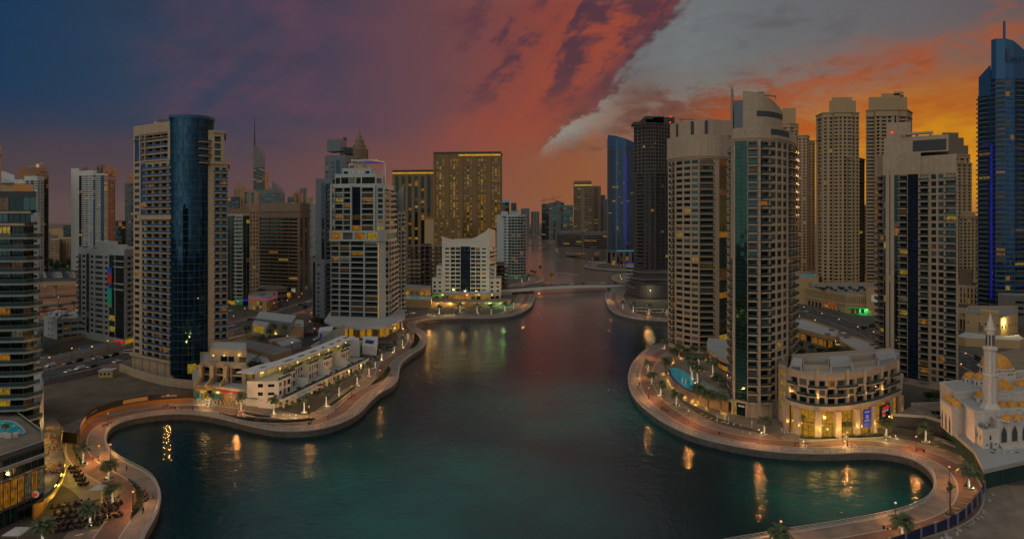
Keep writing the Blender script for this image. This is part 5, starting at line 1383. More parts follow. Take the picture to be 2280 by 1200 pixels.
 st = {'n': dict(w=.3,h=4.5,sill=1.5,d=.4,mull=0,tr=0,glass='glass_dark'),'R': dict(w=.7,h=4.2,sill=.1,d=.6,mull=0,glass='glass_navy')}
 block(T,w,[a,b,c],[dict(bays='n' * 24,sty=st),dict(bays='n' * 18,sty=st)],[P(1960,600),P(1800,600)],6.5,1,7.5,.6,par=1)
 facade(T,w,a,b,0,1,6.5,'SRRRRRRRRRS',st,litb=.35); facade(T,w,b,c,0,1,6.5,'SRRRRRS',st,litb=.4)
 band(w,[a,b,c],.6,0,6.2,6.8); band(w,[a,b,c],.5,0,13.6,14.2)
 w.prism([P(1772,566),P(1800,556),P(1806,580),P(1780,590)],0,19,None,'rust_render'); w.prism([P(1928,500),P(1956,494),P(1958,515),P(1930,520)],0,20,None,'rust_render')
 T.part('wall',w)
 s = MB('sign_white'); q = offs([P(1940,497),P(1954,494.5)],.5); s.quad((*q[0],10.5),(*q[1],10.5),(*q[1],16),(*q[0],16)); T.part('wall_sign',s)
 g = MB('green_neon'); f = offs([b,c],1.2); u,v = Vector(f[0]).lerp(Vector(f[1]),.05),Vector(f[0]).lerp(Vector(f[1]),.75); g.strip([tuple(u),tuple(v)],[(u.x,u.y + .5),(v.x,v.y + .5)],4.0,4.8); T.part('green_light',g)
 light('green_lamp','AREA',(b[0] + 12,b[1] - 6,4.2),900,(.03,1,.25),T.o,6).location = Vector((b[0] + 12,b[1] - 6,4.2)) - Vector(T.off)
 s = MB('sign_red','sign_yellow'); u,v = Vector(offs([a,b],.5)[0]).lerp(Vector(offs([a,b],.5)[1]),.62),Vector(offs([a,b],.5)[0]).lerp(Vector(offs([a,b],.5)[1]),.78); s.quad((*u,4.8),(*v,4.8),(*v,6),(*u,6),'sign_red'); T.part('shop_sign',s)
 T.finish()
 T = tower('pool_podium','sandy podium with a bright turquoise pool between the curved and sandy towers',P(1800,640),.02,108,cat='building',keep=0)
 w = MB('sand_render','roof_gravel'); w.prism([P(1750,640),P(1822,622),P(1830,690),P(1760,700)],0,17,None,'roof_gravel'); parapet(w,[P(1750,640),P(1822,622),P(1830,690),P(1760,700)],17,1,.5); T.part('wall',w)
 p = MB('pool_water'); p.prism([P(1784,648),P(1812,640),P(1820,668),P(1788,672)],16.8,17.25); T.part('pool',p)
 T.finish()
jbr()
# right bank: blue towers and the dark shell
def blues():
 T = tower('apartment_tower','slant-topped blue tower with one blue light line, left of the dark shell',P(1383,1135),.05,111,keep=60,glass=('glass_navy','glass_blue'))
 w = MB('blue_metal','roof_gravel','grey_panel','glass_navy')
 a,b,c,d = P(1353,1140),P(1372,1124),P(1392,1124),P(1413,1136)
 st = {'B': dict(w=.9,balc=1.4,rk='wall',glass='glass_navy'),'G': dict(w=.94,mull=1,tr=0,glass='glass_blue'),'W': dict(w=.6,h=2,mull=0,glass='glass_navy')}
 n,sh = 52,3.55
 block(T,w,[a,b,c,d],[dict(bays='BG',sty=st),dict(bays='GWWG',sty=st),dict(bays='GB',sty=st)],[P(1413,1170),P(1353,1170)],22,n,sh,0,par=0,slab='grey_panel',rail='grey_panel')
 w.prism([a,b,c,d,P(1413,1170),P(1353,1170)],22 + n * sh,lambda p: 229 - 14 * (p[0] - a[0]) / (d[0] - a[0]))
 w.prism([a,b,c,d,P(1413,1170),P(1353,1170)],0,21.9)
 for k in range(n): band(w,[a,b,c,d],.7,0,22 + k * sh - .25,22 + k * sh + .35,'grey_panel')
 for q in (a,b,c,d): w.obox(q,0,1.6,1.6,0,222 - 10 * (q[0] - a[0]) / (d[0] - a[0]),'grey_panel')
 T.part('wall',w)
 l = MB('blue_led'); q = P(1394,1122); l.box(q[0] - 1.0,q[0] + 1.0,q[1] - .6,q[1],30,190); T.part('light_line',l)
 T.finish()
 T = tower('lounge_building','low waterside lounge with blue and cyan light lines below the blue tower',P(1380,1080),.3,112,cat='building',keep=40)
 w = MB('far_grey','dark_concrete','dark_panel')
 block(T,w,[P(1350,1060),P(1380,1046),P(1413,1052)],[dict(bays='SGSGSG',widths=[.4,1] * 3,sty={'G': dict(w=.8,mull=1)}),dict(bays='GSGSG',sty={'G': dict(w=.8,mull=1)})],[P(1413,1090),P(1350,1090)],0,3,7,1,roof='dark_concrete',par=1)
 T.part('wall',w)
 for z,m_ in ((23.2,'cyan_led'),(3.5,'blue_led')): s = MB(m_); s.strip(offs([P(1372,1048),P(1413,1050)],1.2),offs([P(1372,1048),P(1413,1050)],.7),z,z + 1.1); T.part('light_line',s)
 T.finish()
 T = tower('unfinished_tower','dark unfinished tower shell with bare floors, left of the curved pair',P(1450,700),.02,113,keep=100,glass=('glass_dark','glass_dark'))
 w = MB('dark_concrete','roof_gravel','concrete','far_dark')
 d0 = 690
 a,b,c,d = P(1411,d0 + 4),P(1437,d0 - 10),P(1460,d0 - 10),P(1492,d0 + 2)
 st = {'B': dict(w=.8,balc=1.5,rk='wall'),'R': dict(w=.82,h=2.7,sill=.4,d=1.6,rail=None,glass='far_dark',frame='dark_concrete'),'W': dict(w=.5,h=2.6,sill=.4,d=1.0,mull=0)}
 z0,sh = 22,3.85
 block(T,w,[a,b,c,d],[dict(bays='SBS',widths=[.4,1,.2],sty=st),dict(bays='WSRS',widths=[1,.4,1,.3],sty=st),dict(bays='RRR',sty=st)],[P(1492,d0 + 36),P(1411,d0 + 36)],z0,27,sh,0,par=0,slab='concrete',rail='dark_concrete')
 block(T,w,[a,b,c,d],[dict(bays='RRR',sty=st),dict(bays='RRRR',sty=st),dict(bays='RRRRR',sty=st)],[P(1492,d0 + 36),P(1411,d0 + 36)],z0 + 27 * sh,14,sh,0,par=0,wm='concrete')
 zt = z0 + 41 * sh
 for k in range(28,42): band(w,[a,b,c,d],.7,0,z0 + k * sh - .3,z0 + k * sh + .15,'concrete')
 w.prism([a,b,c,d,P(1492,d0 + 36),P(1411,d0 + 36)],0,z0 - .01)
 T.part('wall',w)
 for x,h,wd in ((1420,3,5),(1440,6,6),(1456,9,10),(1476,8,12)):
  t = MB('dark_concrete'); q = P(x,d0 + 6); t.box(q[0] - wd,q[0] + wd,q[1] - 4,q[1] + 12,zt,zt + h)
  for j in range(5): t.tube((q[0] - wd + j * wd * .5,q[1] - 4,zt + h),(q[0] - wd + j * wd * .5,q[1] - 4,zt + h + 1.5 + j % 3),.2,n=4)
  T.part('core_stub',t)
 s = MB('dark_concrete'); band(s,[P(1406,d0 + 2),P(1437,d0 - 14),P(1462,d0 - 14)],1,0,zt - 4.5,zt - 3.8); T.part('scaffold_deck',s)
 r = MB('red_beacon'); q = P(1493,d0 - 2); r.lathe((q[0],q[1],zt + 8),[(0,-1),(1,0),(0,1)],8); r.tube((*q,zt - 2),(*q,zt + 7),.25,n=4,m='dark_concrete'); T.part('red_beacon',r)
 for k in range(7):
  l = MB('lit_dim' if k % 3 else 'gold_light'); t = T.r.random(); p,q2 = ((b,c),(c,d))[k % 2]; q = Vector(offs([p,q2],-.8)[0]).lerp(Vector(offs([p,q2],-.8)[1]),t); z = z0 + T.r.randint(1,38) * sh + 1; l.box(q.x - .5,q.x + .5,q.y - .1,q.y + .1,z,z + 1.0); T.part('site_lamp',l)
 T.finish()
 T = tower('round_podium','dark netted round podium beneath the unfinished tower shell, with a star-bright lamp',P(1450,640),.02,114,cat='building',keep=30)
 w = MB('dark_concrete','roof_gravel','concrete','dark_panel')
 f = bez(P(1394,655),P(1402,600),P(1440,596),6) + [P(1500,600)]
 w.prism(f + [P(1500,680),P(1394,680)],0,9,'dark_panel','dark_concrete')
 g2 = [P(1402,664),P(1412,632),P(1436,618),P(1468,622),P(1500,616)]; w.prism(g2 + [P(1500,680),P(1402,680)],9,16,'dark_concrete','dark_concrete')
 g3 = [P(1410,668),P(1424,648),P(1452,644),P(1500,640)]; w.prism(g3 + [P(1500,680),P(1410,680)],16,21,'dark_panel','dark_concrete')
 for z,ln in ((3,f),(6,f),(8.6,f),(12,g2),(15.6,g2),(20.6,g3)): band(w,ln,1.4,.2,z,z + .7,'concrete')
 T.part('wall',w)
 n_ = MB('dark_concrete'); n_.strip(offs(f[4:],1.9),offs(f[4:],1.7),1,13.5); T.part('site_net',n_)
 l = MB('white_lamp'); q = P(1448,590); l.lathe((q[0],q[1],9.0),[(0,-.7),(.7,0),(0,.7)],8); l.tube((*q,0),(*q,8.4),.12,n=5,m='grey_metal'); T.part('flood_lamp',l)
 lo = light('flood_lamp_light','POINT',(q[0] - T.off[0],q[1] - 1.5,9),900,(1,.85,.5),T.o,0.7); lo.location = Vector((q[0],q[1] - 1.5,9)) - Vector(T.off)
 T.finish()
 T = tower('low_office','small white banded block at the waterside left of the round netted podium',P(1405,735),.05,115,cat='building',keep=30)
 w = MB('pale_panel','roof_gravel'); block(T,w,[P(1394,735),P(1418,725)],dict(bays='HH'),[P(1418,760),P(1394,760)],0,5,4.2,1); T.part('wall',w); T.finish()
 T = tower('apartment_tower','very tall blue tower with a spire and blue light lines at the right edge',P(2230,530),.08,116,keep=100,glass=('glass_navy','glass_dark'))
 w = MB('blue_metal','roof_gravel','grey_panel','dark_panel')
 d = 525
 st = {'B': dict(w=.88,balc=2.0),'G': dict(w=.96,mull=3,tr=.5,glass='glass_blue'),'N': dict(w=.96,sill=0,h=None,d=.1,mull=1,tr=0,glass='glass_navy')}
 z0,sh = 5.0,4.0
 l0,l1 = P(2177,d + 12),P(2205,d + 2)
 block(T,w,[l0,l1],[dict(bays='B',sty={'B': dict(w=.9,balc=2.2)})],[P(2208,d + 40),P(2179,d + 40)],z0,44,sh,0,par=0,slab='grey_panel')
 w.prism([P(2179,d + 12),l1,P(2208,d + 40),P(2180,d + 40)],z0 + 44 * sh,lambda p: 196 + 9.0 * min(1,max(0,(1140 + F * p[0] / p[1] - 2177) / 28)))
 m0,m1,m2,m3,m4,m5 = P(2205,d + 2),P(2217,d - 2),P(2239,d - 6),P(2259,d - 7),P(2284,d - 4),P(2330,d + 10)
 block(T,w,[m0,m1,m2,m3,m4,m5],[dict(bays='N',sty=st,litb=-.06),dict(bays='B',sty=st),dict(bays='GG',sty=st),dict(bays='B',sty=st),dict(bays='BGB',sty=st)],[P(2330,d + 50),P(2208,d + 50)],z0,47,sh,0,par=0,slab='grey_panel')
 for k in range(0,47): band(w,[m0,m1,m2,m3,m4,m5],.12,0,z0 + k * sh - .15,z0 + k * sh + .25,'grey_panel')
 zt = z0 + 47 * sh
 xa,xb = P(2208,d)[0],P(2290,d)[0]
 ck = offs([m0,m1,m2,m3,m4,m5],-1.0)
 cr = MB('blue_metal','glass_blue','dark_panel'); cr.prism(ck + [P(2330,d + 30),P(2210,d + 30)],zt,lambda p: 226 - 15 * min(1.6,max(0,(p[0] - xa) / (xb - xa))) ** 1.9,'blue_metal')
 cr.quad((P(2238,d - 5)[0],d - 6.3,206),(P(2246,d - 6)[0],d - 6.9,206),(P(2246,d - 6)[0],d - 6.9,216),(P(2238,d - 5)[0],d - 6.3,216),'dark_panel')
 T.part('crown',cr)
 w.prism([l0,m0,m1,m2,m3,m4,m5,P(2330,d + 50),P(2180,d + 50)],0,z0 - .01)
 T.part('wall',w)
 s = MB('blue_metal'); q = P(2236,d + 4); s.tube((*q,218),(*q,242),1.0,.9,8); T.part('spire',s)
 l = MB('blue_led'); q = P(2206.5,d); l.box(q[0] - .5,q[0] + .5,q[1] - .8,q[1] - .1,10,138); T.part('light_line',l)
 l = MB('blue_led'); l.box(P(2187,d)[0],P(2204,d)[0],d - 1,d - .4,138,138.5); T.part('light_line',l)
 for k in (4,8,12,16,20,24,28,32,36,40):
  for p,q in ((m1,m2),(m3,m4)):
   l = MB('blue_glow'); l.strip(offs([p,q],2.15),offs([p,q],2.08),z0 + k * sh - .3,z0 + k * sh + .15); T.part('balcony_light',l)
 for ch,x in zip('TRID',(2254,2262,2270,2277)):
  cu = bpy.data.curves.new('letter','FONT'); cu.body = ch; cu.size = 5.0; cu.extrude = .15; cu.align_x = 'CENTER'; cu.materials.append(M['dark_metal'])
  tmp = bpy.data.objects.new('letter',cu); o = bpy.data.objects.new('letter',bpy.data.meshes.new_from_object(tmp)); bpy.data.objects.remove(tmp); C.objects.link(o); o.parent = T.o; o.rotation_euler = (R(90),0,0); q = P(x,d - 8.2); o.location = Vector((q[0],q[1],Z(143,d))) - Vector(T.off)
 sh_ = MB('shop_lit'); u = offs([m0,m1,m2],.5); sh_.quad((*u[0],.5),(*u[1],.5),(*u[1],3),(*u[0],3)); sh_.quad((P(2180,d + 10)[0],d + 9,.5),(P(2203,d)[0],d + 1.6,.5),(P(2203,d)[0],d + 1.6,3.2),(P(2180,d + 10)[0],d + 9,3.2),'lit_dim'); T.part('shopfront',sh_)
 T.finish()
 T = tower('podium_building','grey podium slab with planted roof edge below the very tall blue tower',P(2250,500),.1,117,cat='building',keep=20)
 w = MB('concrete','roof_gravel'); block(T,w,[P(2222,500),P(2300,486)],dict(bays='SSHS',sty={'H': dict(h=2,sill=.5)}),[P(2310,530),P(2222,530)],0,3,4.6,1); T.part('wall',w); T.finish()
blues()
# ground surfaces: roads, sand, pavements
plain('asphalt',(0.045,0.046,0.05),0.85,0,0.25,0.25)
plain('road_paint',(0.5,0.5,0.48),0.7)
plain('sand',(0.135,0.106,0.070),0.95,0,0.4,0.12)
plain('pale_sand',(0.26,0.20,0.145),0.95,0,0.25,0.15)
plain('lawn',(0.03,0.06,0.015),0.9,0,0.4,0.5)
plain('lamplit_ground',(0.33,0.15,0.07),0.95,0,0.4,0.05)  # orange lamplight of the highway painted into the ground colour
def sheet(name,pts,z,m,kind='structure',gz=0.0):
 mb = MB(m); mb.cap([G(*p,gz) for p in pts],z); return tag(mb.build(name),kind=kind)
def road(name,pts,width,z=0.008,m='asphalt',lines=True,kerb=True):
 line = smooth_line([G(*p) for p in pts],6.0)
 mb = MB(m,'road_paint','coping')
 a,b = offs(line,width / 2),offs(line,-width / 2); i = len(mb.v)
 mb.v += [(p[0],p[1],z) for p in a] + [(p[0],p[1],z) for p in b]; n = len(a)
 for q in range(n - 1): mb.f.append((i + q,i + q + 1,i + n + q + 1,i + n + q)); mb.m.append(0)
 if lines:
  for o in ((0,-width / 4,width / 4) if width > 12 else (0,)):
   for q in range(0,n - 1,2):
    u = [offs(line,o + d)[q + e] for e,d in ((0,-.1),(1,-.1),(1,.1),(0,.1))]
    mb.quad(*[(p[0],p[1],z + .006) for p in u[::-1]],'road_paint')
 if kerb:
  for s in (1,-1): mb.strip(offs(line,s * (width / 2 + .3)),offs(line,s * width / 2),0,.14,'coping')
 return tag(mb.build(name),kind='structure')
sheet('sand_lot',[(98,862),(225,833),(268,828),(330,852),(430,872),(428,890),(360,895),(300,903),(250,915),(215,927),(190,944),(178,963),(170,985),(130,985),(98,960)],0.008,'sand')
sheet('plaza',[(560,760),(760,700),(830,742),(812,800),(700,860),(570,860),(520,800)],0.005,'asphalt')
sheet('plaza',[(1600,800),(1760,790),(2000,850),(2000,960),(1880,975),(1760,975),(1690,960),(1600,930),(1520,890),(1470,830),(1480,790)],0.006,'pave_beige')
sheet('sand_lot',[(2150,1152),(2186,1106),(2192,1080),(2420,1080),(2520,1260),(2050,1260),(2050,1200)],0.008,'pale_sand')
sheet('sand_lot',[(2140,800),(2200,790),(2330,760),(2400,840),(2300,872),(2230,850)],0.008,'pale_sand')
sheet('highway_ground',[(60,640),(330,625),(330,706),(60,712)],0.004,'lamplit_ground')
sheet('garden_terrace',[(60,812),(96,790),(190,770),(296,750),(296,768),(60,820)],0.006,'pave_red')
sheet('lawn',[(106,786),(160,775),(178,786),(120,800)],0.012,'lawn','stuff')
sheet('lawn',[(110,588),(160,585),(160,606),(112,606)],0.01,'lawn','stuff')
sheet('car_park',[(85,608),(180,606),(180,624),(85,626)],0.009,'asphalt')
road('pavement',[(20,868),(110,834),(200,812),(290,792),(360,772),(500,727),(560,715),(640,694),(700,674),(780,650),(830,640)],30,.004,'pave_red',False,False)
road('road',[(20,866),(110,833),(200,812),(290,792),(360,772),(500,730),(560,717),(640,695),(700,674),(780,650),(830,640)],17,.012)
road('highway',[(40,690),(120,680),(200,670),(320,655)],16,.010,'asphalt',False,False)
road('highway',[(40,668),(120,662),(200,655),(320,642)],16,.010,'asphalt',False,False)
road('road',[(1740,678),(1790,688),(1870,716),(1930,738),(2000,770),(2080,800)],16,.012)
road('road',[(2100,780),(2160,806),(2240,846),(2330,900)],17,.012)
road('road',[(2110,842),(2160,852),(2230,890),(2330,950)],9,.011)
# walls, hoardings, fences of the left bank
def wall_line(name,label,cat,pts,h,t=.3,mats='beige_stone',base=0.0,step=4.0,world_pts=False,posts=None,tops=None):
 line = smooth_line(pts if world_pts else [G(*p) for p in pts],step)
 o = MB(mats); o.strip(offs(line,t),line,base,base + h)
 if posts:
  for i in range(0,len(line),posts[0]): o.obox(line[i],0,.5,.5,base,base + h + .35,posts[1])
 if tops: o.strip(offs(line,t + .12),offs(line,-.12),base + h,base + h + .15,tops)
 ob = o.build(name); tag(ob,label,cat); return ob,line
H1,hl = wall_line('hoarding','navy hoarding with photo panels on an ochre plinth, curving round the sand lot','hoarding',[(176,992),(177,968),(190,946),(215,928),(250,916),(300,905),(360,897),(430,893)],1.5,.35,'ochre_band')
mb = MB('hoarding_navy'); mb.strip(offs(hl,.2),offs(hl,.1),1.5,3.9); o = mb.build('panel',H1)
for k,i0 in enumerate((3,9,13,18,24)):
 if i0 + 2 >= len(hl): break
 mb = MB('cloth_white','sand_render'); u = offs(hl[i0:i0 + 3],.23); v = offs(hl[i0:i0 + 3],.21); mb.strip(u,v,1.9,3.4,'sand_render' if k % 2 else 'pale_panel'); mb.build('photo_panel',H1)
 if i0 + 5 < len(hl):
  for z in (2.5,2.9): mb = MB('pale_panel'); mb.strip(offs(hl[i0 + 3:i0 + 5],.23),offs(hl[i0 + 3:i0 + 5],.21),z,z + .16); mb.build('lettering',H1)
wall_line('hoarding','short navy hoarding panel at the near corner of the sand lot','hoarding',[(140,984),(172,988)],3.6,.25,'hoarding_navy')
wall_line('fence','pale metal sheet fence between the road and the sand lot','fence',[(98,858),(160,844),(226,829)],2.6,.15,'far_grey',posts=(1,'grey_metal'))
wall_line('retaining_wall','long beige wall from the guard hut along the sand lot to the restaurants','wall',[(268,826),(310,842),(370,858),(432,866)],3.6,.4,'beige_stone',tops='coping')
wall_line('garden_wall','long pale garden wall with square posts behind the parked cars','wall',[(58,816),(120,802),(200,784),(297,762)],2.6,.3,'pale_panel',posts=(2,'pale_panel'))
wall_line('garden_wall','low beige wall beside the pool garden of the white panelled block','wall',[(132,764),(203,752),(255,768)],2.6,.3,'sand_render')
t = thing('guard_hut','small yellowish guard hut with two windows at the corner of the sand lot','hut',(*G(240,838),0)); c = G(240,834)
mb = MB('sand_render','dark_panel'); mb.obox((0,0),.15,6.2,4.4,0,3.2); mb.obox((0,0),.15,6.8,5.0,3.2,3.5,'roof_pale'); mb.build('wall',t)
for x in (-1.7,0,1.7): mb = MB('glass_dark'); mb.obox((x,-2.25 + x * .15),.15,.8,.12,1.3,2.2); mb.build('window',t)
t = thing('swimming_pool','dark blue garden pool at the left behind the garden wall','pool',(*G(70,800),0)); mb = MB('pool_dark','coping'); p = [G(50,803),G(85,795),G(96,799),G(60,812)]; o = [(x[0] - t.location.x,x[1] - t.location.y) for x in p]; mb.prism(o,0,.16); mb.build('water',t); mb = MB('coping'); parapet(mb,inset(o,-.6),0,.2,.6); mb.build('edge',t)
t = thing('swimming_pool','dark blue kidney pool with small blue lights before the white panelled block','pool',(*G(205,778),0)); p = smooth_line([G(*q) for q in ((175,776),(190,772),(205,769),(228,767),(236,772),(220,778),(196,781),(178,781),(175,776))],2); o = [(x[0] - t.location.x,x[1] - t.location.y) for x in p[:-1]]; mb = MB('pool_dark'); mb.prism(o,0,.16); mb.build('water',t); mb = MB('coping'); parapet(mb,o,0,.22,.5); mb.build('edge',t)
for x,y in ((170,760),(181,757),(191,752),(182,778),(192,780),(203,776),(254,765)):
 q = G(x,y); t = thing('garden_light','tiny blue bollard light beside the kidney pool','light',(*q,0),'blue lights round the kidney pool'); mb = MB('grey_metal'); mb.tube((0,0,0),(0,0,.9),.08,n=6); mb.build('post',t); mb = MB('blue_led'); mb.lathe((0,0,1.1),[(0,-.28),(.28,0),(0,.28)],8); mb.build('lamp',t)
t = thing('podium_building','pale curved end wall and dark sign at the foot of the dark green tower','building',(*P(80,215),0)); off = tuple(t.location)
mb = MB('pale_panel','dark_panel','roof_pale'); mb.prism([P(20,200),P(88,203),P(96,214),P(90,255),P(20,250)],0,14,None,'roof_pale'); mb.strip([P(89,200),P(97,212),P(92,250)],[P(86,200),P(94,212),P(89,250)],0,[15.5,17.5,14.5]); mb.build('wall',t,off)
mb = MB('hoarding_navy','cloth_white'); mb.strip([P(58,201),P(78,202)],[P(58,202),P(78,203)],2.5,13); mb.build('dark_banner',t,off); mb = MB('cloth_white'); mb.strip([P(59,199),P(72,199)],[P(59,199.3),P(72,199.3)],2.0,5.0); mb.build('white_board',t,off)
t = thing('metro_viaduct','raised concrete rail track on round columns crossing the far left','viaduct',(*P(130,600),0)); off = tuple(t.location)
a,b = P(30,606),P(320,640); mb = MB('sand_render'); mb.strip([a,b],[(a[0],a[1] + 9),(b[0],b[1] + 9)],10.8,13.2); mb.strip([a,b],[(a[0],a[1] + .4),(b[0],b[1] + .4)],13.2,14.4); mb.build('deck',t,off)
for x in (56,112,169,226,283): q = Vector(a).lerp(Vector(b),(x - 30) / 290); mb = MB('sand_render'); mb.tube((q.x,q.y + 4.5,0),(q.x,q.y + 4.5,9.6),1.5,1.4,10); mb.tube((q.x,q.y + 4.5,9.6),(q.x,q.y + 4.5,10.79),1.5,3.6,10); mb.build('column',t,off)
wall_line('barrier','orange construction barrier along the far highway','barrier',[(86,696),(110,694),(150,689)],1.6,.4,'sign_red' if False else 'car_red')
# restaurants with terraced flats above (left bank)
def restaurants():
 T = tower('terraced_flats','beige terraced flats over bright restaurant fronts, right of the blue glass drum',P(500,262),.04,121,cat='building')
 w = MB('sand_render','roof_pale','beige_stone')
 a,b = P(434,262),P(548,257); c = P(562,266)
 base = [P(428,280),P(432,266)] + [b,P(556,258),c,P(562,290),P(430,292)]
 w.prism(base,4.6,5.8,'beige_stone','roof_pale')
 w.prism([P(430,270),P(434,264),P(552,260),P(560,268),P(560,290),P(430,292)],0,4.59,'sand_render')
 T.part('podium',w)
 w = MB('beige_stone','roof_pale','sand_render')
 st = {'R': dict(w=.86,h=2.7,sill=.1,d=2.2,mull=1,frame='frame_white')}
 poly,zt = block(T,w,[P(446,270),P(549,266)],dict(bays='RRR',sty=st),[P(549,288),P(446,290)],5.8,2,3.5,.5,roof='roof_pale',par=1.0)
 for x in (447,473,503,545): q = P(x,268 - (x - 447) * .035); w.box(q[0] - .8,q[0] + .8,q[1] - 1.0,q[1] + 1.2,5.8,zt - .6); w.box(q[0] - 1.1,q[0] + 1.1,q[1] - 1.3,q[1] + 1.2,zt - .6,zt + .1)
 for x in (446,472,502): q = P(x,266); w.prism([(q[0] - .3,q[1] - 5),(q[0] + .3,q[1] - 5),(q[0] + .3,q[1]),(q[0] - .3,q[1])],5.8,lambda p,q=q: 6.8 if p[1] < q[1] - 1 else 9.0,'sand_render')
 block(T,w,[P(468,275),P(549,272)],dict(bays='SDDSD',widths=[.9,.7,.6,.4,.7],sty={'D': dict(w=.9,h=2.3,mull=1)}),[P(549,290),P(468,292)],zt + .02,1,3.6,1.4,roof='roof_pale',par=.5)
 T.part('wall',w)
 for x in (476,500,533):
  l = MB('warm_uplight'); q = P(x,273); l.box(q[0] - .25,q[0] + .25,q[1] - .6,q[1] - .2,zt + 2.8,zt + 3.3); T.part('wall_lamp',l)
  lo = light('wall_lamp_light','POINT',(0,0,0),14,(1,.62,.18),T.o,.3); lo.location = Vector((q[0],q[1] - 1.0,zt + 3.4)) - Vector(T.off)
 for m_,x0,x1,z0,z1 in (('sign_yellow',446,464,3.4,4.4),('sign_red',464,472,3.4,4.4),('sign_yellow',472,488,3.3,4.3),('sign_pink',491,514,3.2,4.2),('sign_red',518,529,2.9,4.2)):
  l = MB(m_); u,v = P(x0,260.4),P(x1,259.4); l.strip([u,v],[(u[0],u[1] + .3),(v[0],v[1] + .3)],z0,z1); T.part('shop_sign',l)
 for m_,x0,x1,h in (('lit_green',436,450,3.2),('sign_white',441,447,3.0),('shop_lit',452,470,3.0),('lit_green',472,492,2.8),('lit_warm',494,500,2.8),('shop_lit',501,514,2.8),('lit_green',517,528,2.6),('lit_warm',531,541,2.6)):
  l = MB(m_); u,v = P(x0,262.6),P(x1,261.0); l.quad((*u,.3),(*v,.3),(*v,h),(*u,h)); T.part('shopfront',l)
 q = P(556,258); lo = light('restaurant_light','POINT',(0,0,0),150,(1,.66,.25),T.o,.6); lo.location = Vector((*P(458,257),3)) - Vector(T.off)
 lo = light('restaurant_light','POINT',(0,0,0),150,(1,.66,.25),T.o,.6); lo.location = Vector((*P(510,256),3)) - Vector(T.off)
 p = MB('pool_dark'); q = P(472,271); p.obox((q[0],q[1]),0,4,2,zt + .02,zt + .7); T.part('roof_tub',p)
 y = MB('lit_yellow'); q = P(553,276); y.prism([P(550,276),P(561,274),P(561,278),P(550,280)],6,9); T.part('stair_light',y)
 T.finish()
restaurants()
